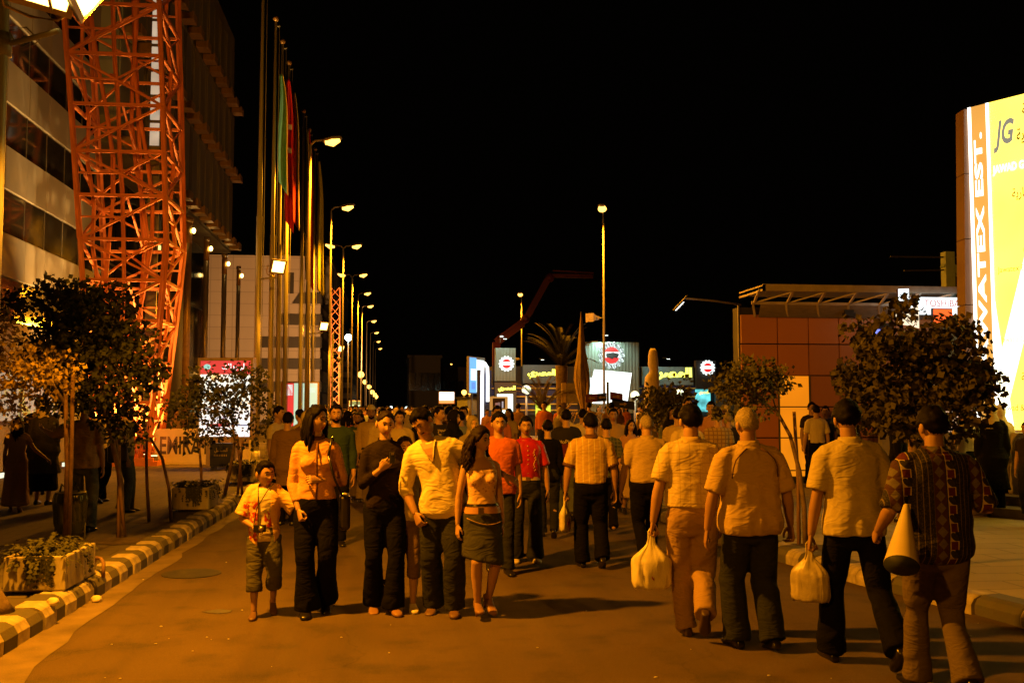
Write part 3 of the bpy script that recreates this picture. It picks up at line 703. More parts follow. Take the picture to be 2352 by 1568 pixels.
hot = glow('far_sodium_bulb', (1, .48, .08), 5); cool = glow('far_white_bulb', (.75, 1.0, .95), 14)
for i, (px, py, r) in enumerate(((829, 860, 12), (838, 877, 8), (848, 888, 8), (855, 900, 8), (860, 906, 8), (864, 911, 7))):
    d = 100 + i * 28; q = at_d(px, py, d)
    bulb('globe_lamp', q, r * d / FPX * .62, hot, f'{ORD[i]} of the low orange lamps dwindling beneath the left lamp row', 'lamp', 'low orange lamps far down the left side')
q = at_d(800, 775, 72); bulb('white_lamp', q, .24, glow('blue_white_lamp', (.7, .95, 1.0), 26), 'single blue-white lamp among the orange street lamps', 'lamp', None)
for i, (px, py) in enumerate(((892, 938), (898, 936), (912, 939), (934, 937), (962, 939))):
    bulb('distant_light', at_d(px, py, 260), .38, cool, ('leftmost', 'second from the left', 'middle', 'fourth from the left', 'rightmost')[i] + ' of the tiny pale light points at the dark street end', 'light', 'pale light points at the end of the street')
for i, (px, py, lab) in enumerate(((1066, 901, 'left of the pair of orange lamps beside the tilted blue poster'), (1079, 900, 'right of the pair of orange lamps beside the tilted blue poster'))):
    bulb('globe_lamp', at_d(px, py, 62), .16, hot, lab, 'lamp', 'pair of orange lamps')
globe = glow('frosted_globe', (.85, .92, .62), 1.25, .35, 4)
for i, (px, py, d, lab) in enumerate(((1209, 895, 46, 'frosted globe lamp left of the short palms'), (1458, 908, 46, 'frosted globe lamp between the white billboard and the pale statue'), (1560, 902, 46, 'frosted globe lamp right of the pale statue'))):
    bulb('globe_lamp', at_d(px, py, d), .215, globe, lab, 'globe lamp', 'frosted globe lamps before the drink stand')
    l = bpy.data.lights.new('globe_lamp_light', 'POINT'); l.energy = 60; l.color = (.9, .95, .7); l.shadow_soft_size = .22
    lo = bpy.data.objects.new('globe_lamp_light', l); COL.objects.link(lo); lo.location = at_d(px, py, d) + V((0, -.35, .1))
# orange lattice mast and lit poster stands beyond the flags
om = empty('lattice_mast', foot(768, 98, .15), 0, 'slender orange-lit lattice mast among the far street lamps', 'lattice mast')
for i in range(14):
    z0, z1 = i * .95, (i + 1) * .95
    for k in range(4):
        (u0, v0), (u1, v1) = CN[k], CN[(k + 1) % 4]
        member('column', (u0 * .42, v0 * .42, z0), (u0 * .42, v0 * .42, z1), .09, om)
        member('brace', (u0 * .42, v0 * .42, z0 if i % 2 else z1), (u1 * .42, v1 * .42, z1 if i % 2 else z0), .06, om)
mb = MB(); mb.box((-.5, -.5, -.02), (.5, .5, .1)); put('base_plate', mb, rust, om)
uplight(om.location + V((0, -.9, .0)), om.location + V((0, .2, 9)), 500, 'floor lamp at the foot of the slender lattice mast', None)
def lightbox(px, py, d, w, h, zbase, cols, label, rz=0, posts=True, frame=gold, strength=1.0):
    """free-standing lit poster: cols = list of (x0,x1,z0,z1,color) in 0..1 of the face"""
    p = at_d(px, py, d); t = empty('lit_sign', (p.x, p.y, .12), rz, label, 'lit sign'); zc = p.z - .12
    mb = MB(); mb.box((-w / 2 - .06, .0, zc - h / 2 - .06), (w / 2 + .06, .14, zc + h / 2 + .06)); put('frame', mb, frame, t)
    for x0, x1, z0, z1, c in cols:
        mb = MB(); mb.box((-w / 2 + w * x0, -.03, zc - h / 2 + h * z0), (-w / 2 + w * x1, -.001, zc - h / 2 + h * z1)); put('poster', mb, glow('lit_%02d_%02d_%02d' % tuple(int(9 * k) for k in c), c, strength), t)
    if posts:
        mb = MB(); mb.box((-w * .32, .02, 0), (-w * .27, .1, zc - h / 2)); mb.box((w * .27, .02, 0), (w * .32, .1, zc - h / 2)); put('post', mb, pole_grey, t)
    return t
d = 46; lightbox(688, 930, d, 1.62, 2.0, 0, [(0, .33, 0, 1, (.8, .05, .04)), (.02, .3, .72, .97, (.75, .85, .8)), (.34, 1, 0, 1, (.5, .75, .55)), (.62, .8, 0, .42, (.55, .3, .32)), (.6, .95, .78, .9, (.62, .8, .66))], 'lit poster stand with a red half and a pale green half behind the flagpoles', R(-8))
lightbox(815, 938, 95, 1.0, 1.4, 0, [(0, 1, 0, .75, (.55, 1, .65)), (0, 1, .76, 1, (.05, .15, .06))], 'small pale green lit kiosk sign among the far crowd')
lightbox(1026, 913, 75, 1.1, .82, 0, [(0, 1, .26, 1, (1, 1, .95)), (0, 1, 0, .25, (.9, .2, .05))], 'white lit sign with a red lower strip under the far lamp', strength=2.4)

# ================================================================== DRINK STAND AT THE CENTRE RIGHT
YS = 56.0
corr = bare('corrugated_green_metal', .45); n = Nodes(corr); n.b.inputs['Metallic'].default_value = .2
_w = n.m('SINE', n.m('MULTIPLY', n.x, 34.0)); n.color(n.mix(n.noise(2, 4), (.14, .19, .16), (.22, .28, .24))); n.bump(_w, .35, .02)
navy = mat('navy_wall', (.025, .03, .11), .6); yel = mat('yellow_rail', (.5, .36, .05), .55); charcoal = mat('charcoal_wall', (.03, .03, .028), .6)
def P(px, py, Y=YS): return at_y(px, py, Y)
s0 = P(1112, 940); stand = empty('drink_stand', (s0.x, YS, .12), 0, 'long dark drink stand with round cap emblems, yellow script and navy walls', 'market stand')
def rect(name, px0, py0, px1, py1, m, parent, dy=0.0, th=.1, org=None):
    o = org or stand.location; A, B = P(px0, py0), P(px1, py1)
    mb = MB(); mb.box((A.x - o.x, dy - th, B.z - o.z), (B.x - o.x, dy, A.z - o.z)); return put(name, mb, m, parent)
A, B = P(1132, 840), P(1692, 840)
mb = MB(); mb.box((A.x - s0.x, .12, 0), (B.x - s0.x, 9, A.z - .12)); put('wall', mb, charcoal, stand)
rect('tower_panel', 1136, 800, 1182, 875, corr, stand, 0, .5)
rect('lower_panel', 1136, 878, 1184, 945, glow('poster_brown', (.12, .07, .03), .5), stand, 0, .4)
rect('poster', 1140, 905, 1176, 950, glow('poster_cold', (.8, 1, .9), 2.0), stand, -.41, .04)
rect('fascia', 1200, 838, 1292, 880, mat('slate_fascia', (.09, .12, .13), .5), stand, -.02, .2)
rect('billboard', 1328, 788, 1458, 948, corr, stand, -.6, .5)
mb = MB(); bp_ = [P(1330, 868), P(1352, 868), P(1356, 850), P(1440, 858), P(1430, 928), P(1352, 926), P(1352, 900), P(1330, 900)]
ring = [V((q.x - s0.x, -1.14, q.z - .12)) for q in bp_]; mb.rings([ring, [q + V((0, .03, 0)) for q in ring]], 0, True, False)
put('glass_print', mb, glow('overlit_white', (.92, 1, .94), 2.6), stand)
rect('print_strip', 1330, 868, 1352, 905, glow('overlit_pale', (.75, 1, .9), 1.3), stand, -1.12, .03)
rect('fascia', 1473, 842, 1590, 884, mat('lit_slate_fascia', (.17, .24, .24), .5), stand, -.02, .2)  # same slate as the other fascia, lamplight put into the colour
rect('tower_panel', 1594, 828, 1640, 892, charcoal, stand, 0, .4)
rect('poster', 1596, 894, 1628, 945, glow('poster_aqua', (.15, .75, .8), .9, .7, 2), stand, -.05, .3)
rect('side_panel', 1640, 870, 1700, 945, mat('slate_fascia', (.09, .12, .13), .5), stand, -.02, .2)
for a, b in ((1114, 1134), (1184, 1325), (1460, 1595)):
    rect('navy_panel', a, 886, b, 952, navy, stand, -.02, .12)
    for yy in (890, 909, 926, 940): rect('rail', a, yy, b, yy + 3, yel, stand, -.15, .06)
for a, b, y0, y1, cc in ((1228, 1243, 918, 935, (.6, .7, .05)), (1228, 1262, 930, 955, (.6, .95, .75)), (1355, 1378, 935, 960, (.95, .95, .6)), (1360, 1392, 944, 975, (.8, 1.0, .9)), (1392, 1410, 928, 960, (.65, .8, .15)), (1428, 1440, 908, 925, (.8, 1, .95)), (1412, 1428, 938, 955, (.5, .42, .02))):
    rect('shop_light', a, y0, b, y1, glow('shop_%d' % a, cc, 1.3), stand, -.35, .08)
def cap_emblem(px, py, rpx, label):
    A, r = P(px, py), rpx * YS / FPX
    t = empty('cap_emblem', (A.x, YS - (1.1 if rpx > 20 else .55), A.z), 0, label, 'emblem', 'round bottle cap emblems on the drink stand')
    mb = MB(); ring = [V((r * (1 + .07 * math.cos(14 * 6.2832 * j / 112)) * math.cos(6.2832 * j / 112), 0, r * (1 + .07 * math.cos(14 * 6.2832 * j / 112)) * math.sin(6.2832 * j / 112))) for j in range(112)]
    mb.rings([[q + V((0, .06, 0)) for q in ring], ring], 0, True, False); put('cap_rim', mb, glow('emblem_white', (.9, 1, 1), 1.5), t)
    mb = MB()
    for j in range(14):
        a = 6.2832 * (j + .5) / 14; q = V((math.cos(a), 0, math.sin(a)))
        mb.obox(q * r * .86 + V((0, -.012, 0)), q * r * .07, V((0, .008, 0)), V((-q.z, 0, q.x)) * r * .035)
    put('rim_notch', mb, ink, t)
    mb = MB(); ring = [V((r * .63 * math.cos(6.2832 * j / 40), 0, r * .63 * math.sin(6.2832 * j / 40))) for j in range(40)]
    mb.rings([[q + V((0, -.005, 0)) for q in ring], [q + V((0, -.02, 0)) for q in ring]], 0, True, False); put('red_disc', mb, glow('emblem_red', (.8, .03, .03), 1.1), t)
    mb = MB(); mb.box((-r * .66, -.03, -r * .18), (r * .66, -.022, r * .24)); put('white_band', mb, glow('emblem_white', (.9, 1, 1), 1.5), t)
    lettering('MASSRI', glow('emblem_red', (.8, .03, .03), 1.1), (0, -.033, r * .36), (1, 0, 0), (0, 0, 1), r * .2, r * .7, t, .0)
    if rpx > 20:
        mb = MB(); bl = [(-.45, .12), (.1, .22), (.6, .1), (.5, -.1), (.42, -.22), (.2, -.18), (.05, -.3), (-.2, -.2), (-.42, -.16)]
        ring = [V((a * r, -.05, b * r)) for a, b in bl]; mb.rings([ring, [q + V((0, .02, 0)) for q in ring]], 0, True, False); put('dark_mark', mb, ink, t)
for px, py, tx, ty, pw in ((1160, 778, 1160, 850, 110), (1393, 770, 1395, 860, 420), (1535, 824, 1535, 865, 75), (1246, 826, 1246, 862, 30)):   # cool lamps that wash the panels
    q = at_y(px, py, YS - 1.9); t = empty('wash_lamp', q, 0, {1160: 'small lamp above the left bottle cap emblem', 1393: 'small lamp washing the tall white billboard', 1535: 'small lamp above the large yellow script', 1246: 'small lamp above the script behind the palms'}[px], 'lamp')
    mb = MB(); mb.box((-.1, -.05, 0), (.1, .05, .06)); put('housing', mb, charcoal, t); mb = MB(); mb.cyl((0, .0, .05), (0, 1.2, .12), .015); put('bracket', mb, charcoal, t)
    mb = MB(); mb.box((-.08, -.04, -.012), (.08, .04, -.001)); put('lens', mb, glow('cool_lens', (.8, 1, .9), 6), t)
    spot('wash_lamp_light', q + V((0, 0, -.05)), at_y(tx, ty, YS - .5), pw, (.72, 1.0, .86), 130, .6, .08)
q = V((-4.6, 88, 5.6)); t = empty('floodlight_pole', (q.x, q.y, .15), 0, 'slim pole of the floodlight that washes the numbered hall', 'pole'); mb = MB(); mb.tube([(0, 0, 0), (0, 0, 5.6)], .06, 8); put('pole', mb, pole_paint, t); mb = MB(); mb.tube([(0, 0, 0), (0, 0, .25)], .1, 10); put('base', mb, pole_paint, t)
floodlight(q + V((-.2, .2, .2)), (-.35, .9, .15), 'floodlight turned away from the viewer onto the numbered hall'); spot('flood_lamp_light', q + V((-.25, .4, .3)), (-12, 113, 11), 26000, SODIUM[:1] + (.44, .12), 110, .6)
cap_emblem(1161, 836, 17, 'round red and white bottle cap emblem at the left end of the drink stand')
cap_emblem(1395, 818, 30, 'largest bottle cap emblem, dark mark across it, above the white billboard')
cap_emblem(1619, 845, 17, 'round red and white bottle cap emblem right of the pale statue')
ylet = glow('yellow_neon_script', (1.0, .95, .10), 3.2)
def stand_text(px, py, wpx, hpx, label, dy=-.25):
    A = P(px, py); t = lettering(arabic('المصري'), ylet, (0, 0, 0), (1, 0, 0), (0, 0, 1), hpx * YS / FPX, wpx * YS / FPX, None, .05, name='neon_script')
    t.location = (A.x, YS + dy, A.z); tag(t, label, 'lettering', 'yellow script signs on the drink stand')
stand_text(1535, 861, 108, 34, 'large yellow glowing script on the fascia behind the pale statue')
stand_text(1243, 859, 66, 22, 'yellow glowing script on the fascia half hidden by the short palms')
stand_text(1162, 893, 40, 14, 'small yellow script under the left bottle cap emblem', -.45)
stand_text(1612, 902, 24, 10, 'smallest yellow script on the blue poster of the drink stand', -.42)
# tall white frame and tilted blue poster left of the stand
A = at_d(1114, 850, 54); t = empty('light_arch', (A.x, A.y, .12), R(55), 'thin white glowing pylon beside the tilted blue poster', 'lit sign')
mb = MB(); mb.tube([(-.3, 0, 0), (-.3, 0, 3.3), (-.25, 0, 3.75), (0, 0, 3.95), (.25, 0, 3.75), (.3, 0, 3.3), (.3, 0, 1.9)], [.09] * 7, 10); put('tube', mb, glow('arch_white', (.95, 1, .95), 2.0), t)
mb = MB(); mb.box((-.35, .1, 0), (.9, .3, 3.6)); put('backing', mb, navy, t)
t = lightbox(1096, 862, 55, 2.1, 1.9, 0, [(0, .42, 0, 1, (.12, .35, .75)), (.05, .4, .35, .68, (.9, 1, 1)), (.43, .94, .02, .95, (.75, .95, .95)), (.5, .7, .1, .6, (.9, 1, 1)), (.1, .35, .1, .3, (.1, .2, .5))], 'large blue and white lit poster seen at a slant left of the drink stand', R(62), True, lamp_body, 1.6)
k = at_d(1092, 925, 58); t = empty('kiosk', (k.x, k.y, .12), R(20), 'small grey kiosk under the slanted blue poster', 'kiosk')
mb = MB(); mb.box((-.5, 0, 0), (.75, 1.5, 2.1)); put('wall', mb, mat('grey_kiosk', (.32, .36, .34), .6), t)
mb = MB(); mb.box((-.1, -.03, .2), (.5, -.001, 1.2)); put('counter', mb, charcoal, t)
mb = MB(); mb.box((.2, -.05, .5), (.45, -.031, .8)); put('screen', mb, glow('kiosk_screen', (.15, .3, .9), 1.0), t)
mb = MB(); mb.box((-.58, -.1, 2.1), (.83, 1.6, 2.2)); put('roof', mb, charcoal, t)
# framed picture board, plain board on a post, arrow signs
p = at_d(1146, 926, 40); t = empty('picture_board', (p.x, p.y, .12), 0, 'yellow framed board with a dark screen picture before the drink stand', 'sign board'); zc = p.z - .12
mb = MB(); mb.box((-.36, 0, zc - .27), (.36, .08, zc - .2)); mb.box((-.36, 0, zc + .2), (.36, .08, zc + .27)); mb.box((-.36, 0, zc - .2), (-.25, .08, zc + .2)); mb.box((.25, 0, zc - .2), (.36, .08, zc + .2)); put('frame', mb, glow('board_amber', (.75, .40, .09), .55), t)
mb = MB(); mb.box((-.25, .02, zc - .2), (.25, .06, zc + .2)); put('screen', mb, mat('dark_screen', (.03, .02, .02), .3), t)
for x, w, h, c in ((-.1, .05, .2, (.5, .25, .2)), (.0, .05, .22, (.35, .25, .25)), (.15, .03, .26, (.7, .75, .9))):
    mb = MB(); mb.box((x - w, .01, zc - .18), (x + w, .019, zc - .18 + h)); put('picture', mb, glow('pic_%d' % int(100 * c[0]), c, .5), t)
mb = MB(); mb.box((-.3, .03, 0), (-.27, .06, zc - .27)); put('post', mb, pole_grey, t)
p = at_d(1318, 902, 34); t = empty('plain_board', (p.x, p.y, .12), 0, 'plain grey back of a board with wooden edge before the tied palm', 'sign board'); zc = p.z - .12
mb = MB(); mb.box((-.26, 0, zc - .34), (.45, .05, zc + .33)); put('panel', mb, mat('grey_board', (.20, .17, .15), .8), t)
mb = MB(); mb.box((-.42, -.01, zc - .345), (-.261, .07, zc + .345)); put('wooden_edge', mb, mat('pale_wood', (.36, .26, .15), .7, stretch=(6, 6, .5)), t)
mb = MB(); mb.box((-.2, .05, 0), (-.16, .09, zc + .3)); mb.box((.3, .05, 0), (.34, .09, zc + .3)); put('post', mb, pole_grey, t)
p = at_d(1396, 915, 27); t = empty('direction_sign', (p.x, p.y, .12), 0, 'dark post with brown and blue arrow signs under the white billboard', 'road sign'); zc = p.z - .12
mb = MB(); mb.tube([(0, 0, 0), (0, 0, zc + .45)], .035, 10); put('post', mb, charcoal, t)
brown = mat('brown_sign', (.20, .055, .03), .5); bluesign = mat('blue_sign', (.03, .04, .12), .5)
for x0, x1, dz, m, sl in ((-.62, -.3, .0, brown, .02), (-.3, -.05, .02, bluesign, .02), (.05, .4, .08, brown, -.06), (.1, .72, -.1, bluesign, -.1)):
    mb = MB(); a = V((x0, -.05, zc + dz)); b = V((x1, -.05, zc + dz + sl)); mb.obox((a + b) / 2, (b - a) / 2, (0, .012, 0), (0, 0, .11)); s = put('sign_plate', mb, m, t)
    mb = MB(); c = (a + b) / 2 + V((0, -.018, 0)); dirx = -1 if x0 < 0 else 1; mb.add([c + V((dirx * .1, 0, 0)), c + V((dirx * .02, 0, .05)), c + V((dirx * .02, 0, .018)), c + V((-dirx * .1, 0, .018)), c + V((-dirx * .1, 0, -.018)), c + V((dirx * .02, 0, -.018)), c + V((dirx * .02, 0, -.05))], [(0, 1, 6), (2, 3, 4, 5)]); put('arrow', mb, mat('arrow_paint', (.5, .36, .12), .5), s)
# pale statue in a long robe
p = at_d(1497, 940, 44); A = at_d(1497, 800, 44); H_ = A.z - .12
t = empty('robed_statue', (p.x, p.y, .12), 0, 'tall pale robed statue seen in profile beside the white billboard', 'statue')
sx = 44 / FPX
mb = MB(); rs = []
for z, l, r in ((0, -19, 19), (.35, -18, 20), (.62, -17, 19), (.70, -15, 18), (.745, -6, 17), (.78, -4, 16), (.80, -7, 16), (.84, -8, 16), (.87, -7, 16), (.92, -7, 15), (.97, -5, 14), (1.0, -1, 9)):
    rs.append([V(((l + r) / 2 * sx + (r - l) / 2 * sx * math.cos(6.2832 * j / 20), (r - l) / 2 * sx * .7 * math.sin(6.2832 * j / 20), z * H_)) for j in range(20)])
mb.rings(rs, 0, True, True); put('robe', mb, mat('pale_plaster', (.50, .42, .29), .8, bump=.15), t)
mb = MB(); mb.box((-.5, -.4, -.1), (.5, .4, .0)); put('plinth', mb, concrete_dust, t)
# red boom of a concrete pump above the stand
boomred = mat('boom_red', (.09, .008, .006), .6)
t = empty('boom_crane', at_d(1140, 940, 66) * 1.0, 0, 'long red folding crane boom reaching over the drink stand', 'crane'); t.location.z = .0
pts = [at_d(x, y, 66) - t.location for x, y in ((1140, 786), (1200, 742), (1214, 722), (1258, 642), (1268, 633), (1362, 635))]
for i, (a, b, w) in enumerate(((0, 1, .42), (2, 3, .34), (4, 5, .2))):
    mb = MB(); mb.beam(pts[a], pts[b], w, h=w * 1.2); put('boom_section', mb, boomred, t)
    mb = MB(); mb.beam(pts[a] + V((0, -.25, .3)), pts[b] + V((0, -.25, .2)), .09); put('pipe', mb, boomred, t)
for a, b in ((1, 2), (3, 4)):
    mb = MB(); mb.beam(pts[a], pts[b], .36); mb.ball((pts[a] + pts[b]) / 2, .3, 10, 8); put('hinge', mb, boomred, t)
mb = MB(); mb.beam((0, 0, .3), pts[0], .5); put('mast', mb, boomred, t)
mb = MB(); mb.box((-1.2, -1, 0), (1.2, 4, 1.2)); put('chassis', mb, charcoal, t)
sp = empty('small_lamp', at_d(1149, 787, 57), 0, 'small white lamp on a stalk on the drink stand roof', 'lamp')
mb = MB(); mb.tube([(0, 0, 0), (0, 0, .3), (.1, 0, .36)], .02, 6); put('stalk', mb, pole_grey, sp); mb = MB(); mb.ball((.08, 0, .36), (.12, .06, .05), 10, 6); put('lamp', mb, glow('stalk_white', (.9, 1, .95), 1.2), sp)

# ================================================================== RIGHT: PANELLED PAVILION WITH CANOPY
RY = ground(1850, 1108, .12).y
r0 = at_y(1702, 1100, RY); rp = empty('panelled_pavilion', (r0.x, RY, .12), 0, 'square panelled orange brown pavilion with lit amber panels and steel canopy', 'building')
o = rp.location
rust_panel = mat('orange_brown_panel', (.50, .215, .072), .45, var=.06, scale=.8)
rust_panel2 = mat('brown_panel', (.44, .20, .085), .45, var=.06, scale=.8)
XS = [at_y(x, 800, RY).x - o.x for x in (1701, 1786, 1857, 1927, 2000, 2072, 2145, 2220)]; ZS = [at_y(1786, y, RY).z - o.z for y in (1080, 1005, 934, 862, 790, 722)]
XS += [XS[-1] + .7 * k for k in range(1, 5)]; ZS = [ZS[0] - .68] + ZS
mb = MB(); mb.box((.02, .06, 0), (XS[-1], .42, ZS[-1] + .15)); put('wall', mb, charcoal, rp)
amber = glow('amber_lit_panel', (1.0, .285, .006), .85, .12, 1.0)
for i in range(len(XS) - 1):
    for j in range(len(ZS) - 1):
        mb = MB(); mb.box((XS[i] + .012, -.02 + random.uniform(-.003, .003), max(.14, ZS[j] + .012)), (XS[i + 1] - .012, .055, ZS[j + 1] - .012))
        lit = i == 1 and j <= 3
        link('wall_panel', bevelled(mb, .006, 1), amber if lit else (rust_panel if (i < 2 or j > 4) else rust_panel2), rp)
mb = MB()
for j in range(1, 4): mb.box((XS[1], -.03, ZS[j] - .012), (XS[2], .0, ZS[j] + .012))
for x in (XS[1], XS[2]): mb.box((x - .02, -.035, .1), (x + .02, .05, ZS[4]))
put('panel_frame', mb, frame_grey, rp)
mb = MB(); mb.box((-.05, -.12, 0), (XS[-1], .0, .13)); put('plinth', mb, mat('green_plinth', (.16, .17, .11), .7), rp)
mb = MB(); mb.box((-.025, -.04, 0), (.0, .0, ZS[-1] + .2)); put('corner_trim', mb, pole_grey, rp)
ca = empty('roof_canopy', (r0.x, RY, .12), 0, 'white steel roof canopy with ribs projecting over the panelled pavilion', 'canopy')
czt, czb = at_y(1716, 662, RY - .5).z - .12, at_y(1736, 724, RY - .5).z - .12
x0c, x1c = at_y(1716, 662, RY).x - o.x, XS[-1]
canopy_white = mat('canopy_sheet', (.34, .29, .23), .5, var=.15, stretch=(1, 8, 1)); ribw = mat('canopy_steel', (.5, .44, .34), .45, .2)
mb = MB(); mb.box((x0c, -.9, czt - .06), (x1c, .5, czt)); put('roof_sheet', mb, canopy_white, ca)
mb = MB(); mb.box((x0c, -.95, czt - .1), (x1c, -.9, czt + .04)); mb.box((x0c, -.3, (czt + czb) / 2 - .03), (x1c, -.24, (czt + czb) / 2 + .03)); mb.box((x0c, -.95, czt - .1), (x0c + .05, .5, czt + .03)); put('edge_beam', mb, ribw, ca)
mb = MB(); mb.add([(x0c + .2, -.1, czb), (x1c, -.1, czb), (x1c, -.25, (czt + czb) / 2 - .03), (x0c + .2, -.25, (czt + czb) / 2 - .03)], [(0, 1, 2, 3), (3, 2, 1, 0)]); put('soffit', mb, canopy_white, ca)
xx = [at_y(x, 700, RY).x - o.x for x in (1722, 1797, 1868, 1938, 2008, 2078, 2150)]
for i, x in enumerate(xx):
    mb = MB(); mb.beam((x - .12, -.9, czt - .08), (x, -.26, (czt + czb) / 2), .045); mb.beam((x - .04, -.3, (czt + czb) / 2), (x + .08, -.08, czb + .02), .045); put('rib', mb, ribw, ca)
    if i < 6: mb = MB(); mb.beam((x, -.25, (czt + czb) / 2), (xx[i + 1] - .1, -.85, czt - .1), .03); put('brace', mb, ribw, ca)
t = empty('wall_floodlight', at_y(1950, 722, RY - .25), 0, 'small dark floodlight under the canopy of the panelled pavilion', 'floodlight')
mb = MB(); mb.box((-.12, -.06, -.05), (.12, .06, .03)); put('housing', mb, charcoal, t); mb = MB(); mb.box((-.1, -.02, .03), (.1, .02, .1)); put('bracket', mb, charcoal, t)
# long lamp arm with a tube lamp at the left corner
A, Bq, Cq = at_y(1702, 700, RY - .05), at_y(1572, 685, RY - .4), at_y(1550, 708, RY - .4)
t = empty('arm_lamp', A, 0, 'white tube lamp on a long thin arm from the pavilion corner', 'lamp')
mb = MB(); mb.tube([(0, 0, 0), (Bq - A) * .5 + V((0, 0, .02)), Bq - A], .022, 8); put('arm', mb, pole_grey, t)
mb = MB(); mb.obox((Bq + (Cq - Bq) * .45) - A, (Cq - Bq) * .6, (0, .06, 0), (.02, 0, .03)); put('housing', mb, lamp_body, t)
mb = MB(); mb.obox((Bq + (Cq - Bq) * .62) - A + V((.028, -.0, -.035)), (Cq - Bq) * .36, (0, .05, 0), (.012, 0, .014)); put('tube', mb, glow('white_tube', (.95, 1, .95), 4), t)

# ================================================================== RIGHT: LIT ADVERTISING TOWER, STEPS, SHOP SIGNS
SD = 16.2
j0 = at_d(2236, 620, SD); jd = V((-math.sin(R(29.5)), math.cos(R(29.5)), 0)); js = -jd              # face runs from far left end towards the viewer
jn = V((-jd.y, jd.x, 0)); jn = jn if jn.x < 0 else -jn                                                # outward normal, to the street
ztop, zbot = at_d(2236, 250, SD).z, at_d(2236, 985, SD).z
jt = empty('advertising_tower', (j0.x, j0.y, .12), 0, 'huge glowing yellow advertising tower at the right edge', 'advertising sign'); zt_, zb_ = ztop - .12, zbot - .12
side_brown = mat('brown_side_panel', (.20, .105, .05), .6, var=.08)
sr = V((math.cos(YAW), -math.sin(YAW), 0))
W_ = 3.4
mb = MB(); mb.obox(js * (W_ / 2) - jn * .18 + V((0, 0, zt_ / 2)), js * W_ / 2, jn * .17, V((0, 0, zt_ / 2))); put('core', mb, side_brown, jt)
lp = V((0, 0, 0))
for k in range(6):
    za, zb2 = .02 + k * (zt_ - .02) / 6, .02 + (k + 1) * (zt_ - .02) / 6
    mb = MB(); lean = .022
    def sp_(z, a): return -sr * (a - .0) + sr * (lean * (z - zt_ * .5)) + V((0, 0, z))
    A, B = za + .006, zb2 - .006
    q = [sp_(A, .15), sp_(A, .02), sp_(B, .02), sp_(B, .15)]
    mb.rings([q, [v + V((sr.y * -1, sr.x, 0)) * .3 for v in q]], 0, True, False); put('side_panel', mb, side_brown, jt)
yface = bare('lit_yellow_print'); n = Nodes(yface)
_u = n.m('ADD', n.m('MULTIPLY', n.x, js.x), n.m('MULTIPLY', n.y, js.y))
_v1 = n.m('ABSOLUTE', n.m('SUBTRACT', _u, n.m('ADD', .75, n.m('MULTIPLY', n.m('SUBTRACT', n.z, 3.0), .28)))); _v2 = n.m('ABSOLUTE', n.m('SUBTRACT', _u, n.m('SUBTRACT', .35, n.m('MULTIPLY', n.m('SUBTRACT', n.z, 2.6), .12))))
_band = n.m('MAXIMUM', n.m('LESS_THAN', _v1, .16), n.m('LESS_THAN', _v2, .1)); _in = n.m('LESS_THAN', n.z, 4.7); _band = n.m('MULTIPLY', _band, _in)
_ncol = n.mix(_band, n.mix(n.noise(.9, 2), (1.0, .62, .035), (1.0, .76, .11)), (1, .95, .62))
n.L.new(_ncol, n.b.inputs['Emission Color']); n.b.inputs['Emission Strength'].default_value = 2.8
mb = MB(); mb.obox(js * (.36 + (W_ - .36) / 2) + jn * .02 + V((0, 0, (zt_ + zb_) / 2)), js * (W_ - .36) / 2, jn * .03, V((0, 0, (zt_ - zb_) / 2))); put('lit_face', mb, yface, jt)
mb = MB(); mb.obox(js * .19 + jn * .02 + V((0, 0, (zt_ + zb_) / 2)), js * .125, jn * .03, V((0, 0, (zt_ - zb_) / 2))); ob = put('name_strip', mb, glow('strip_orange', (.85, .42, .08), 1.0, .1, 1), jt)
for u in (.035, .338):
    mb = MB(); mb.obox(js * u + jn * .03 + V((0, 0, (zt_ + zb_) / 2)), js * .022, jn * .03, V((0, 0, (zt_ - zb_) / 2))); put('light_edge', mb, glow('edge_white', (1, .97, .85), 3.0), jt)
wlet = glow('white_lit_letter', (1, 1, .92), 2.4); klet = mat('dark_print_letter', (.03, .02, .01), .6); glet = glow('grey_lit_letter', (.42, .46, .38), .55)
def on_face(text, m, u, z, h, w=None, bold=0.0, d=.055, **k): return lettering(text, m, js * u + jn * d + V((0, 0, z)), js, (0, 0, 1), h, w, jt, bold, **k)
lettering('JAWATEX EST.', wlet, js * .19 + jn * .055 + V((0, 0, zb_ + 2.8)), (0, 0, 1), -js, .175, 4.0, jt, .03)
zf = lambda py: at_d(2300, py, SD - .6).z - .12
on_face('JG', glet, .60, zf(308), .52, .34, .035, italic=.25)
on_face(arabic('مجموعة'), klet, 1.15, zf(262), .24, .5, .015); on_face(arabic('جواد التجارية'), klet, 1.2, zf(318), .26, .8, .015)
on_face('JAWAD GROUP', glow('pale_letter', (1, .98, .75), 2.2), .80, zf(385), .17, .8, .02)
on_face(arabic('شركة جواد التجارية'), klet, 1.2, zf(448), .2, 1.0, .012); on_face(arabic('مؤسسة جواتكس'), klet, 1.25, zf(570), .2, .8, .012)
on_face('Jawatex Est', klet, .68, zf(618), .12, .5, .0); on_face(arabic('شركة جواكو'), klet, 1.25, zf(738), .18, .65, .01); on_face('Jawaco Co', klet, .66, zf(780), .11, .42)
on_face(arabic('شركة جواد وبكية'), klet, 1.2, zf(868), .17, .9, .01); on_face('Jawad & Bakieh Co', klet, .85, zf(938), .13, .85)
mb = MB(); mb.obox(js * (W_ / 2) + jn * .06 + V((0, 0, zb_ / 2 - .01)), js * W_ / 2, jn * .2, V((0, 0, zb_ / 2 - .03))); put('plinth', mb, mat('pale_plinth', (.42, .38, .30), .7), jt)
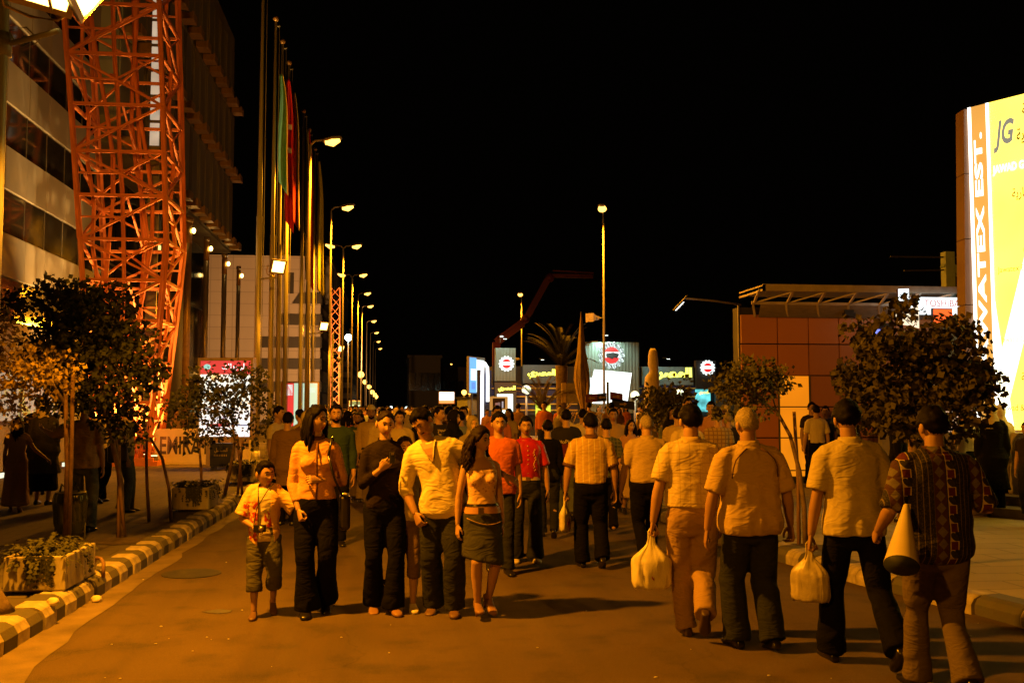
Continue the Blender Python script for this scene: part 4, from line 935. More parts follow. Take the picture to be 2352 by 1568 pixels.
stp = empty('steps', (j0.x, j0.y, .12), 0, 'two low steps at the foot of the yellow advertising tower', 'steps')
for k in range(2):
    mb = MB(); mb.obox(js * 1.9 + jn * (.26 + .25 - k * .0) + jn * (.25 * (1 - k)) + V((0, 0, .07 + k * .14)), js * 1.75, jn * (.5 - .25 * k), V((0, 0, .068))); put('step', mb, concrete_dust, stp)
# white lit shop sign with red letters, green steel frame, small boxes behind the tree
YT = 19.5
A, B = at_y(2095, 682, YT), at_y(2206, 722, YT); t = empty('shop_sign', ((A.x + B.x) / 2, YT, A.z - (A.z - B.z) / 2), 0, 'white glowing shop sign with red capitals behind the big leafy tree', 'lit sign'); hw_, hh_ = (B.x - A.x) / 2, (A.z - B.z) / 2
mb = MB(); mb.box((-hw_, 0, -hh_), (hw_, .12, hh_)); put('lightbox', mb, glow('cold_white_sign', (.85, .97, 1), 1.7), t)
lettering('TOSHIBA', glow('sign_red', (.75, .1, .07), .7), (.12, -.012, .05), (1, 0, 0), (0, 0, 1), .14, .78, t, .0)
A, B = at_y(2058, 702, YT - .3), at_y(2112, 745, YT - .3); t = empty('lit_banner', (A.x, YT - .3, B.z), 0, 'curved white glowing banner left of the red-lettered shop sign', 'lit sign')
mb = MB(); mb.rings([[(x, -.1 * math.sin(x * 6), z), (x, -.1 * math.sin(x * 6) + .02, z), (x, -.1 * math.sin(x * 6) + .02, z2), (x, -.1 * math.sin(x * 6), z2)] for x, z, z2 in ((0, 0, .2), (.15, -.02, .26), (.3, -.05, .34), (.47, -.08, .42))], 0, True, False); put('cloth', mb, glow('banner_warm', (1, .8, .55), 1.3), t)
mb = MB(); mb.cyl((.3, .0, -1.2), (.3, .0, .5), .012); put('pole', mb, charcoal, t)
A, B = at_y(2066, 664, YT - .6), at_y(2085, 690, YT - .6); t = empty('lit_cube', ((A.x + B.x) / 2, YT - .6, (A.z + B.z) / 2), R(-20), 'small tilted white glowing box above the leafy tree', 'lit sign')
mb = MB(); mb.box((-.11, 0, -.13), (.11, .2, .13)); put('housing', mb, mat('brown_box', (.12, .05, .03), .6), t); mb = MB(); mb.box((-.1, -.012, -.12), (.1, -.002, .12)); put('face', mb, glow('cold_white_sign', (.85, .97, 1), 1.7), t)
A, B = at_y(2172, 590, YT + .6), at_y(2196, 700, YT + .6); t = empty('steel_frame', (A.x, YT + .6, .12), 0, 'pale green steel post and beam behind the shop sign', 'steel frame')
gsteel = mat('pale_green_steel', (.30, .40, .30), .5)
mb = MB(); mb.box((0, 0, 0), (B.x - A.x, .2, A.z)); put('post', mb, gsteel, t); mb = MB(); mb.beam((.0, .1, A.z - .25), (1.2, .1, A.z - .85), .16); put('brace', mb, gsteel, t)
mb = MB(); mb.beam((-1.2, .1, A.z - .12), (1.4, .1, A.z - .1), .03); mb.beam((-.9, .1, A.z - .42), (1.4, .1, A.z - .34), .03); put('rail', mb, charcoal, t)
for px, py, c, nm in ((2165, 728, (1, .12, .02), 'glowing red neon panel behind the crown of the leafy tree'), (2030, 762, (.2, .25, .9), 'small glowing blue panel peeping past the left side of the leafy tree')):
    A = at_y(px, py, YT - .1); t = empty('neon_sign', A, 0, nm, 'lit sign'); mb = MB(); mb.box((-.22, 0, -.18), (.22, .06, .18)); put('housing', mb, charcoal, t)
    mb = MB(); mb.box((-.2, -.03, -.1 if c[2] > .5 else -.16), (.2 if c[2] < .5 else .0, -.002, .16 if c[2] < .5 else .05)); put('face', mb, glow('neon_%d' % px, c, 1.6), t)
A = at_y(2150, 960, YT + .2); t = empty('lit_shop_front', (A.x, YT + .2, .12), 0, 'pale lit shop front seen under the leafy tree', 'shop front')
mb = MB(); mb.box((-1.2, 0, 0), (1.3, .15, 2.3)); put('wall', mb, mat('shop_front_paint', (0.42, 0.40, 0.36), 0.6), t); mb = MB(); mb.box((-.5, -.02, 1.1), (1.0, -.002, 2.1)); put('shop_window', mb, glow('warm_window', (1, .62, .36), .75, .4, 2), t)
mb = MB(); mb.box((-1.25, -.1, 2.3), (1.35, .2, 2.42)); put('ledge', mb, charcoal, t)


# ================================================================== TREES AND PLANTERS
def leaf_mat(name, c, rough=.45):
    m = bare(name, .6, .18); n = Nodes(m)
    n.color(n.mix(n.noise(6, 3), tuple(k * .6 for k in c), tuple(k * 1.5 for k in c)))
    n.b.inputs['Transmission Weight'].default_value = 0.0
    return m
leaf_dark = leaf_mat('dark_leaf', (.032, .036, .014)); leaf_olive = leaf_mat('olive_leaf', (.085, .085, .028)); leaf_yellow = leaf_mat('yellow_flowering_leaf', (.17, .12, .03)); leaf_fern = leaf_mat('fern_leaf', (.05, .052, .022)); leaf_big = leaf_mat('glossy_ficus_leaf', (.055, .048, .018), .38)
bark = mat('young_bark', (.16, .11, .07), .85, scale=12, var=.35, bump=.4, bscale=40); stakewood = mat('rough_stake', (.22, .13, .075), .8, scale=10, var=.3, bump=.3, stretch=(4, 4, .6))
soil = mat('dry_soil', (.07, .05, .035), .95, var=.4, scale=14, bump=.5, bscale=60)
def leaf_cloud(clumps, per, size, spread, droop=.3, aspect=2.4, seed=1, squash=.8):
    """many small folded leaves in clumps; clumps = [(centre, radius)]"""
    rnd = random.Random(seed); vs = []; fs = []
    for c, r in clumps:
        for _ in range(per):
            while True:
                q = V((rnd.uniform(-1, 1), rnd.uniform(-1, 1), rnd.uniform(-1, 1)))
                if .15 < q.length < 1: break
            p = V(c) + V((q.x * r * spread, q.y * r * spread, q.z * r * spread * squash))
            d = (q + V((rnd.uniform(-.8, .8), rnd.uniform(-.8, .8), rnd.uniform(-.8, .6) - droop))).normalized()
            s = size * rnd.uniform(.6, 1.35); w = d.cross(V((rnd.uniform(-1, 1), rnd.uniform(-1, 1), rnd.uniform(-.2, 1)))).normalized() * s / aspect; nrm = d.cross(w).normalized()
            k = len(vs); vs += [p, p + d * s * .45 + w + nrm * s * .06, p + d * s - nrm * s * .12, p + d * s * .45 - w + nrm * s * .06]
            fs += [(k, k + 1, k + 2), (k, k + 2, k + 3)]
    return vs, fs
def crown_clumps(centre, rad, n, r, seed, holes=.0):
    rnd = random.Random(seed); out = []
    while len(out) < n:
        q = V((rnd.uniform(-1, 1), rnd.uniform(-1, 1), rnd.uniform(-1, 1)))
        if q.length > 1 or (q.length < .35 and rnd.random() < .6): continue
        p = V((centre[0] + q.x * rad[0], centre[1] + q.y * rad[1], centre[2] + q.z * rad[2]))
        if holes and noise.noise(p * 2.2 + V((seed, 0, 0))) > holes: continue
        out.append((p, r * rnd.uniform(.7, 1.3)))
    return out
def tree(loc, label, trunk, clumps, lm, per=26, lsize=.05, spread=1.0, droop=.3, tr=.035, stakes=(), seed=1, aspect=2.4, name='street_tree', nbranch=16, group=None):
    t = empty(name, loc, 0, label, 'tree', group)
    mb = MB(); k = len(trunk)
    mb.tube(trunk, [tr * (1.15 - .6 * i / (k - 1)) for i in range(k)], 9); put('trunk', mb, bark, t)
    rnd = random.Random(seed); mb = MB(); top = V(trunk[-1])
    for c, r in rnd.sample(clumps, min(nbranch, len(clumps))):
        st = V(trunk[-1 if rnd.random() < .6 else -2]).lerp(top, rnd.random() * .6); mid = st.lerp(V(c), .55) + V((rnd.uniform(-.06, .06), rnd.uniform(-.06, .06), rnd.uniform(.0, .1)))
        mb.tube([st, mid, V(c)], [tr * .45, tr * .3, tr * .12], 5)
    put('branch', mb, bark, t)
    vs, fs = leaf_cloud(clumps, per, lsize, spread, droop, aspect, seed); mb = MB(); mb.add(vs, fs); tag(put('crown', mb, lm, t), kind='stuff')
    for a, b in stakes:
        mb = MB(); a, b = V(a), V(b); mid = a.lerp(b, .5) + V((random.uniform(-.02, .02), 0, 0)); mb.tube([a, mid, b], [.024, .022, .02], 7); put('stake', mb, stakewood, t)
    mb = MB(); ring = [(.34 * (1 + .08 * math.sin(j * 2.3)) * math.cos(6.2832 * j / 16), .34 * (1 + .08 * math.cos(j * 3.1)) * math.sin(6.2832 * j / 16), .006) for j in range(16)]
    mb.add(ring + [(0, 0, .05)], [(j, (j + 1) % 16, 16) for j in range(16)], 0, True); put('tree_pit', mb, soil, t)
    return t
PZ = .15
def OUTL(c, r, n_, seed):
    """picture points filling an uneven, lobed outline"""
    rnd = random.Random(seed); out = []
    while len(out) < n_:
        a = rnd.uniform(0, 6.2832); k = rnd.random() ** .5; lob = .80 + .60 * noise.noise(V((math.cos(a) * 1.9, math.sin(a) * 1.9, seed))) + .16 * noise.noise(V((math.cos(a) * 5, math.sin(a) * 5, seed + 3)))
        x, y = c[0] + r[0] * k * lob * math.cos(a) * 1.12, c[1] + r[1] * k * lob * math.sin(a) * 1.12
        if noise.noise(V((x * 1.6 / r[0], y * 1.6 / r[1], seed + 7))) < .22: out.append((x, y))
    return out
# 1: pale flowering tree by the left edge, lit by the near floodlights
p = ground(158, 1262, PZ); base = p
def rel(px, py, dist): return at_d(px, py, dist) - base
D1 = 9.7
cl = [(rel(x, y, D1 + random.uniform(-.5, .5)), .17) for x, y in ((-10, 770), (20, 800), (-30, 830), (0, 850), (35, 820), (70, 830), (60, 860), (100, 850), (30, 880), (-15, 900), (130, 835), (150, 845), (20, 915), (40, 940), (15, 960), (80, 890), (120, 885), (145, 870), (-40, 790), (-50, 860), (5, 745), (-20, 735), (40, 860), (95, 825))]
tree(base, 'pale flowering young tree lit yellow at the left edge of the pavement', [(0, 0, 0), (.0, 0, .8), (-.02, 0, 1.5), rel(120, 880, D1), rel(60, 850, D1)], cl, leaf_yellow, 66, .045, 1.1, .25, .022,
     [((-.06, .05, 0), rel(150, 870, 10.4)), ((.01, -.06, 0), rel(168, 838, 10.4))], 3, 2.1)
# 2: large dark tree right of it
p = ground(282, 1242, PZ); base = p; D2 = 11.2
cl = [(rel(x, y, D2 + random.uniform(-.6, .6)), .2) for x, y in OUTL((185, 795), (165, 138), 100, 5)]
cl += [(rel(x, y, D2), .13) for x, y in ((250, 690), (270, 670), (300, 700), (330, 860), (350, 870), (300, 930), (320, 960), (280, 970), (255, 940), (235, 960), (305, 1000), (270, 990), (120, 655), (150, 660), (90, 670), (60, 690), (25, 720), (15, 690), (360, 850), (340, 830), (215, 670))]
tree(base, 'big dark leafy tree between the two left planters, before the red tower', [(0, 0, 0), (-.04, 0, .7), rel(245, 950, D2), rel(230, 860, D2), rel(220, 800, D2)], cl, leaf_dark, 60, .062, 1.15, .35, .03,
     [((.02, .03, 0), rel(262, 960, 11.6)), ((-.05, .0, 0), rel(272, 930, 11.9))], 5, 2.3, nbranch=26)
# curved stakes of a missing sapling further on
p = ground(368, 1196, PZ); base = p
t = empty('tree_stakes', base, 0, 'two thin bent stakes standing alone in a pavement pit', 'stakes')
for pts in ([(343, 1196), (338, 1120), (336, 1050), (338, 1000)], [(394, 1196), (388, 1120), (372, 1050), (345, 1005)]):
    mb = MB(); mb.tube([at_d(x, y, 13.9) - base + (V((0, 0, -.02)) if k == 0 else V()) for k, (x, y) in enumerate(pts)], [.025, .022, .02, .015], 7); put('stake', mb, stakewood, t)
mb = MB(); mb.add([(.5 * math.cos(6.28 * j / 18), .3 * math.sin(6.28 * j / 18), .006) for j in range(18)], [tuple(range(18))]); put('tree_pit', mb, soil, t)
# 3: tree in front of the lit advertisement
p = ground(515, 1140, PZ); base = p; D3 = (EYE - PZ) * FPX / (1140 - 935)
cl = [(rel(x, y, D3 + random.uniform(-.5, .5)), .24) for x, y in OUTL((505, 932), (118, 80), 58, 15)]
cl += [(rel(x, y, D3), .16) for x, y in ((580, 860), (560, 850), (540, 846), (400, 930), (390, 960), (620, 960), (605, 985), (470, 885), (610, 925))]
tree(base, 'small dark tree standing before the lit advertising lightbox', [(0, 0, 0), rel(528, 1080, D3), rel(540, 1010, D3), rel(530, 950, D3)], cl, leaf_dark, 34, .075, 1.25, .45, .03,
     [((-.4, .1, 0), rel(455, 1000, D3)), ((.22, .05, 0), rel(558, 1010, D3)), ((.3, .1, 0), rel(545, 1000, D3))], 8)
# right side: curved-stem tree, big ficus, small far tree
p = ground(1851, 1258, .12); base = p; D4 = p.y * math.cos(YAW) + p.x * math.sin(YAW)
cl = [(rel(x, y, D4 + random.uniform(-.4, .4)), .16) for x, y in OUTL((1732, 886), (92, 60), 40, 2)]
tree(base, 'small tree with a bent slender stem before the orange panelled pavilion', [(0, 0, 0), rel(1847, 1160, D4), rel(1836, 1080, D4), rel(1815, 1000, D4), rel(1785, 945, D4), rel(1740, 915, D4)], cl, leaf_olive, 40, .055, 1.15, .2, .028,
     [((-.06, .05, 0), rel(1824, 945, D4 + .1))], 11)
p = foot(2102, 10.2, .12); base = p; D5 = 10.2
cl = [(rel(x, y, D5 + random.uniform(-.55, .55)), .17) for x, y in [q for q in OUTL((2095, 850), (160, 150), 125, 9) if q[1] > 700 + abs(q[0] - 2080) * .42]]
cl += [(rel(x, y, D5), .12) for x, y in ((2085, 690), (2075, 705), (2180, 740), (2215, 745), (2235, 760), (2245, 790), (2240, 840), (2250, 880), (2245, 920), (2235, 950), (2200, 970), (1960, 900), (1955, 850), (1970, 960), (1960, 980), (2180, 1000), (2230, 985), (2000, 800), (1985, 780), (2045, 730))]
tree(base, 'big leafy tree with drooping glossy leaves before the yellow advertising tower', [(0, 0, 0), (.0, 0, .8), rel(2098, 960, D5), rel(2092, 900, D5), rel(2085, 820, D5)], cl, leaf_big, 44, .062, 1.15, .8, .034,
     [((.05, .05, 0), rel(2090, 985, D5))], 13, 1.7, nbranch=34)
p = foot(1525, 24, .12); base = p; D6 = 24
cl = [(rel(x, y, D6 + random.uniform(-.5, .5)), .3) for x, y in OUTL((1530, 928), (56, 48), 30, 31)]
tree(base, 'small bushy tree at the foot of the pale robed statue', [(0, 0, 0), rel(1540, 1010, D6), rel(1535, 970, D6), rel(1530, 930, D6)], cl, leaf_olive, 40, .11, 1.0, .1, .04, [], 17)
for i, (px, py, d, r, lab) in enumerate(((742, 928, 36, .55, 'rounded bush lit yellow behind the woman in orange'), (1022, 935, 60, .8, 'dim bushes under the white and red lit sign'), (1068, 930, 62, .6, 'low dark bush at the slanted blue poster'))):
    q = at_d(px, py, d); q.z = .13; t = empty('bush', q, 0, lab, 'bush')
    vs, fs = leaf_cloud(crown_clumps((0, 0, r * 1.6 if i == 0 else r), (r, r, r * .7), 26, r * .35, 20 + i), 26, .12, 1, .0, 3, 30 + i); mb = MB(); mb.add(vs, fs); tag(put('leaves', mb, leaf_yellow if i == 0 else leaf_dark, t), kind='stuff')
    mb = MB(); mb.tube([(0, 0, 0), (.02, 0, r * .8), (0, 0, r * 1.5)], [.05, .04, .02], 7); put('stem', mb, bark, t)
# palms
def palm(px, ytop, d, label, nf, flen, th, m, up=.6, seed=1, rad=.2):
    base = foot(px, d, .12); top = at_d(px, ytop, d).z - .12; t = empty('palm_tree', base, 0, label, 'palm tree'); rnd = random.Random(seed)
    mb = MB(); hs = [top * th * i / 10 for i in range(11)]; mb.tube([(0, 0, h) for h in hs], [rad * (1.05 + (.12 if i % 2 else 0) + .35 * (i / 10) ** 3) for i in range(11)], 12); put('trunk', mb, bark, t)
    for k in range(nf):
        a = 6.2832 * k / nf + rnd.uniform(-.3, .3); el = rnd.uniform(up - .5, 1.5); L = flen * rnd.uniform(.8, 1.1); mb = MB(); pts = []
        for i in range(9):
            u = i / 8; e = el - u * u * rnd.uniform(.7, .95); pts.append((pts[-1] if pts else V((0, 0, top * th))) + V((math.cos(a) * math.cos(e), math.sin(a) * math.cos(e), math.sin(e))) * (L / 8 if i else 0))
        mb.tube(pts, [.03 * (1 - .8 * i / 8) for i in range(9)], 5); vs, fs = [], []
        for i in range(1, 9):
            d0 = (pts[i] - pts[i - 1]).normalized(); s0 = d0.cross(V((0, 0, 1))).normalized()
            for sgn in (-1, 1):
                for q in (0, .33, .66):
                    b = pts[i - 1].lerp(pts[i], q); tip = b + (d0 * .75 + s0 * sgn * .6 + V((0, 0, -.12))) * L * .2 * (1.1 - .6 * i / 8); kx = len(vs)
                    vs += [b - d0 * .02, b + d0 * .03, tip]; fs.append((kx, kx + 1, kx + 2))
        mb.add(vs, fs); put('frond', mb, m, t)
    return t
palm(1290, 722, 38, 'tall dim palm tree left of the white billboard', 22, 2.0, .62, leaf_mat('palm_frond', (.022, .024, .012)), .9, 1, .17)
palm(1246, 818, 34, 'short slim palm beside the left frosted globe lamp', 13, 1.5, .45, leaf_mat('dry_palm_frond', (.09, .075, .04)), 1.1, 2, .12)
# tied up straw-coloured palm
base = foot(1342, 30, .12); t = empty('palm_tree', base, 0, 'young palm with straw coloured fronds tied up into a spike', 'palm tree'); straw = leaf_mat('straw_frond', (.36, .25, .08), .6); rnd = random.Random(4)
def rp_(x, y): return at_d(x, y, 30) - base
mb = MB(); mb.tube([(0, 0, 0), (0, 0, .7), (0, 0, 1.5)], [.2, .16, .12], 10); put('trunk', mb, bark, t)
for k in range(34):
    a = 6.2832 * k / 34; w = rnd.uniform(.25, 1); hgt = rnd.uniform(.72, 1.0) if k % 3 else 1.0
    rr = lambda u: (.07 + .22 * math.sin(min(1, u / .62) * 2.6) ** 2 if u < .62 else .13 * (1 - (u - .62) / .38)) * w
    z0, z1 = 1.3, rp_(1336, 716).z * hgt; pts = []
    for i in range(9):
        u = i / 8; pts.append(V((rr(u * hgt) * math.cos(a) - .09 * u, rr(u * hgt) * math.sin(a), z0 + (z1 - z0) * u)))
    mb = MB(); mb.tube(pts, [.02, .03, .04, .045, .045, .045, .04, .028, .006], 5, flat=.45); put('frond', mb, straw, t)
for k in range(16):
    a = rnd.uniform(0, 6.28); L = rnd.uniform(.5, 1.2); mb = MB(); d0 = V((math.cos(a), math.sin(a) * .5, 0)); b = V((.0, 0, 1.2))
    mb.tube([b, b + d0 * L * .5 + V((0, 0, .25)), b + d0 * L + V((0, 0, -.3))], [.018, .015, .005], 4); put('dry_frond', mb, straw, t)
# concrete planters
pcon = mat('stained_planter_concrete', (.46, .42, .34), .88, scale=3.2, var=.2, bump=.35, bscale=35, dirt=(.20, .16, .11), stretch=(1.6, 1.6, .45))
def planter(p, w, l, h, label, seed, yawz=0.0, fern=None):
    fern = fern or leaf_fern
    t = empty('planter', p, yawz, label, 'planter', 'concrete planters along the left kerb')
    mb = MB(); f = .035; th = .05
    mb.box((-w / 2, 0, f), (w / 2, th, f + h)); mb.box((-w / 2, l - th, f), (w / 2, l, f + h)); mb.box((-w / 2, th, f), (-w / 2 + th, l - th, f + h)); mb.box((w / 2 - th, th, f), (w / 2, l - th, f + h)); mb.box((-w / 2 + th, th, f), (w / 2 - th, l - th, f + .04)); link('box', bevelled(mb, .012), pcon, t)
    mb = MB()
    for y in (.12, l - .2): mb.box((-w / 2 + .06, y, 0), (w / 2 - .06, y + .1, f + .002))
    put('foot', mb, pcon, t)
    mb = MB(); mb.box((-w / 2 + th, th, f + .05), (w / 2 - th, l - th, f + h - .04)); put('soil', mb, soil, t)
    rnd = random.Random(seed); vs, fs = [], []
    for k in range(300):     # feathery trailing fronds
        b = V((rnd.uniform(-w * .42, w * .42), rnd.uniform(.06, l - .06), f + h - .05)); a = rnd.uniform(0, 6.28); el = rnd.uniform(.1, 1.45); L = rnd.uniform(.12, .30); q = b; 
        for i in range(7):
            e = el - i * .32; d0 = V((math.cos(a) * math.cos(e), math.sin(a) * math.cos(e), math.sin(e))); q2 = q + d0 * L / 6; s0 = V((-math.sin(a), math.cos(a), 0))
            for sg in (-1, 1):
                kx = len(vs); tip = q.lerp(q2, .5) + (s0 * sg * rnd.uniform(.6, 1.2) + d0 * .5 + V((0, 0, rnd.uniform(-.3, .3)))) * .026; vs += [q, q2, tip]; fs.append((kx, kx + 1, kx + 2))
            q = q2
    for k in range(26):      # strands hanging over the front edge
        b = V((rnd.uniform(-w * .1, w * .3), -.015, f + h + .01)); L = rnd.uniform(.08, .26)
        for i in range(6):
            z = b.z - L * i / 5
            for sg in (-1, 1): kx = len(vs); c = V((b.x + rnd.uniform(-.01, .01), b.y - rnd.uniform(0, .02), z)); vs += [c, c + V((sg * .028, -.008, -.012)), c + V((sg * .006, -.0, -.03))]; fs.append((kx, kx + 1, kx + 2))
    mb = MB(); mb.add(vs, fs); tag(put('plant', mb, fern, t), kind='stuff')
    return t
p = ground(77, 1367, PZ); planter(p, .50, .86, .285, 'near stained concrete planter full of feathery fern at the left edge', 1)
p = ground(436, 1176, PZ); planter(p, .54, .9, .33, 'middle concrete planter with fern trailing over its front', 2)
p = ground(556, 1111, PZ); planter(p, .56, .9, .36, 'farther concrete planter with grassy plants near the first flagpole', 3)
# rubbish bag hanging on a hoop at the tree stakes
p = ground(160, 1240, PZ); t = empty('rubbish_bag', p, 0, 'shiny dark plastic rubbish bag hung on a hoop at the tree stakes', 'rubbish bag')
plast = mat('dark_bag_plastic', (.022, .026, .017), .16, 0, var=.4, spec=.9)
mb = MB(); rs = []
for i in range(16):
    u = i / 15; z = .06 + .5 * u; r = .17 * (.75 + .35 * math.sin(u * 2.6) + .05 * math.sin(u * 9))
    rs.append([V((r * (1 + .09 * math.sin(9 * 6.28 * j / 48 + u * 3) * (.4 + u) + .05 * noise.noise(V((j * .5, u * 6, 1)))) * math.cos(6.2832 * j / 48), r * .8 * (1 + .09 * math.sin(9 * 6.28 * j / 48 + u * 3)) * math.sin(6.2832 * j / 48), z)) for j in range(48)])
mb.rings(rs, 0, True, True); put('bag', mb, plast, t)
mb = MB(); mb.tube([(.17 * math.cos(6.2832 * j / 20), .14 * math.sin(6.2832 * j / 20), .565) for j in range(21)], .009, 6); mb.cyl((-.17, 0, .565), (-.17, .0, 0), .01, 6); mb.cyl((.17, 0, .565), (.17, .0, 0), .01, 6); put('hoop', mb, lamp_body, t)
mb = MB(); mb.tube([(-.12, -.03, .56), (-.09, -.06, .66), (-.02, -.04, .6)], [.012, .016, .004], 6); mb.tube([(.1, -.02, .57), (.06, -.05, .68), (.03, -.04, .6)], [.012, .016, .004], 6); put('tie', mb, plast, t)
p = ground(232, 1325, PZ); t = empty('pipe_hoop', p, 0, 'small bent pipe hoop on the pavement behind the near planter', 'pipe')
mb = MB(); mb.tube([(-.14, .25, 0), (-.14, .25, .1), (-.1, .2, .15), (-.02, .06, .16), (.02, .0, .13), (.02, 0, 0)], .018, 8); put('pipe', mb, stakewood, t)
p = ground(-10, 1412, PZ); t = empty('tree_stump', p, 0, 'dark flared foot of a tree trunk at the left edge', 'tree trunk')
mb = MB(); mb.tube([(.02, 0, 0), (.0, 0, .08), (-.05, 0, .2), (-.1, .02, .42), (-.14, .03, 1.0)], [.12, .085, .07, .062, .055], 12); put('trunk', mb, bark, t)
mb = MB(); mb.tube([(-.14, .03, 1.0), (-.3, .05, 1.5), (-.5, .1, 2.0)], [.06, .05, .03], 10); put('branch', mb, bark, t)


# ================================================================== PEOPLE
def sstep(a, b, x):
    t = min(1, max(0, (x - a) / (b - a))); return t * t * (3 - 2 * t)
def lerp_prof(prof, z):
    if z <= prof[0][0]: return prof[0][1:]
    for p, q in zip(prof, prof[1:]):
        if p[0] <= z <= q[0]:
            t = (z - p[0]) / (q[0] - p[0]); return tuple(a + (b - a) * t for a, b in zip(p[1:], q[1:]))
    return prof[-1][1:]
TORSO = {'m': [(.80, .11, .07, .0), (.82, .14, .1, .0), (.86, .166, .118, .005), (.93, .17, .122, .005), (1.02, .158, .112, 0), (1.10, .152, .108, -.003), (1.20, .162, .112, -.005), (1.30, .176, .117, -.004), (1.38, .178, .110, .002), (1.43, .150, .092, .008), (1.465, .092, .072, .012), (1.49, .060, .060, .014)],
         'f': [(.80, .11, .07, .0), (.82, .14, .1, .0), (.86, .174, .122, .008), (.92, .176, .128, .012), (1.0, .155, .110, .004), (1.10, .126, .094, 0), (1.2, .136, .099, 0), (1.30, .149, .106, 0), (1.38, .150, .100, .005), (1.43, .126, .085, .01), (1.465, .076, .064, .014), (1.49, .050, .052, .016)]}
def bake(mb_, vox, smooth=3):
    return evaluated(mb_.mesh(), [('REMESH', dict(mode='VOXEL', voxel_size=vox)), ('SMOOTH', dict(iterations=smooth, factor=.5))])
def wrinkle(me, amp, fx=9.0, fz=5.0, seed=0.0, fn=None):
    ns = [v.normal.copy() for v in me.vertices]
    for v, nn in zip(me.vertices, ns):
        p = v.co; a = amp * (fn(p) if fn else 1.0)
        q = V((p.x * fx + seed, p.y * fx, p.z * fz + (p.x + p.y) * fx * .5))
        ax_ = abs(p.x); q2 = V(((ax_ * .75 - p.z * .65) * 2.6 + seed * 3, p.y * 3.2, (ax_ * .9 + p.z * .55) * 8 + noise.noise(p * 5) * 1.6)); r = noise.noise(q) * .55 + noise.noise(q2) * 1.15
        v.co = p + nn * (a * r)
    me.polygons.foreach_set('use_smooth', [True] * len(me.polygons)); me.update()

_hand_cache = {}
def hand_mesh(kind, lo):
    if (kind, lo) in _hand_cache: return _hand_cache[(kind, lo)]
    c = {'relaxed': (16, 26, 18), 'grip': (60, 78, 45), 'hold': (38, 52, 34), 'flat': (6, 8, 6)}[kind]
    mb = MB(); mb.tube([(-.015, 0, 0), (.02, 0, 0), (.06, 0, 0), (.092, -.001, 0)], [(.024, .018), (.032, .016), (.040, .0145), (.038, .011)], 10, hint=(0, 1, 0), dome=True)
    for i, (y, L) in enumerate(((.031, .072), (.0105, .080), (-.0105, .074), (-.030, .058))):
        a = 0; p = V((.086, y, 0)); pts = [p - V((.02, 0, 0)), p]; fan = y * 1.1
        for k, (fr, cv) in enumerate(zip((.45, .31, .24), c)):
            a += R(cv * (1 + .08 * i)); d = V((math.cos(a), fan * (1 - k * .4), -math.sin(a))).normalized(); pts.append(pts[-1] + d * L * fr)
        mb.tube(pts, [.0085, .0095, .009, .008, .0062], 7, hint=(0, 1, 0), dome=True)
    tc = c[0] / 60
    mb.tube([(.012, .02, -.004), (.036, .043, -.010 - .01 * tc), (.062, .052 - .012 * tc, -.020 - .02 * tc), (.084, .049 - .025 * tc, -.028 - .028 * tc)], [.014, .0125, .0105, .0075], 7, hint=(0, 0, 1), dome=True)
    if lo: me = mb.mesh()
    else: me = bake(mb, .0036, 2)
    out = ([v.co.copy() for v in me.vertices], [tuple(p.vertices) for p in me.polygons]); bpy.data.meshes.remove(me)
    _hand_cache[(kind, lo)] = out; return out

def head_point(q):
    x, y, z = q; fr = max(0.0, -y); p = V((x * .0745, y * .097, z * .116))
    if y > 0: p.y *= 1.03
    if z < -.1:
        k = (-.1 - z) / .9; p.x *= 1 - .30 * k ** 1.2
        if y > 0: p.y *= 1 - .45 * k
        p.y -= .012 * fr * k
    p.y += .006 * fr ** 5
    t = (.14 - z) / .5
    if 0 < t < 1.24:
        pr = t ** 1.25 if t < 1 else max(0, 1 - (t - 1) / .24)
        p.y -= .027 * pr * fr * math.exp(-(x / (.10 + .10 * min(t, 1))) ** 2)
    g = lambda cx, cz, sx_, sz_: math.exp(-((abs(x) - cx) / sx_) ** 2 - ((z - cz) / sz_) ** 2)
    p.y += .0085 * fr * g(.38, .03, .20, .12); p.y -= .005 * fr * math.exp(-((z - .21) / .08) ** 2 - (x / .6) ** 4)
    p.y -= .004 * fr * g(.5, -.25, .2, .2); p.y -= .006 * fr * math.exp(-(x / .26) ** 2 - ((z + .60) / .07) ** 2); p.y += .004 * fr * math.exp(-(x / .3) ** 2 - ((z + .76) / .06) ** 2)
    return p
def front_point(x, z): return head_point((x, -math.sqrt(max(0, 1 - x * x - z * z)), z))
def sphere_grid(nu, nv):
    vs, fs = [], []
    for i in range(nv + 1):
        th = math.pi * (i + .05) / (nv + .1)
        for j in range(nu):
            a = 6.2832 * j / nu; vs.append((math.sin(th) * math.sin(a), -math.sin(th) * math.cos(a), -math.cos(th)))
    for i in range(nv):
        for j in range(nu): a, b = i * nu + j, i * nu + (j + 1) % nu; fs.append((a, b, b + nu, a + nu))
    fs.append(tuple(reversed(range(nu)))); fs.append(tuple(nv * nu + j for j in range(nu)))
    return vs, fs
HAIRLINE = {'short': [(0, .44), (.35, .48), (.75, .50), (1.05, .25), (1.25, .02), (1.4, -.24), (1.52, -.06), (1.75, -.02), (1.95, -.3), (2.4, -.5), (3.2, -.56)],
            'long': [(0, .62), (.3, .56), (.8, .30), (1.2, -.05), (1.5, -.2), (1.8, -.6), (3.2, -.75)],
            'tied': [(0, .56), (.5, .5), (1.0, .22), (1.4, -.0), (1.7, -.1), (2.1, -.42), (3.2, -.55)],
            'bald': [(0, 1.2), (1.2, .9), (1.5, .0), (1.9, -.3), (3.2, -.45)]}
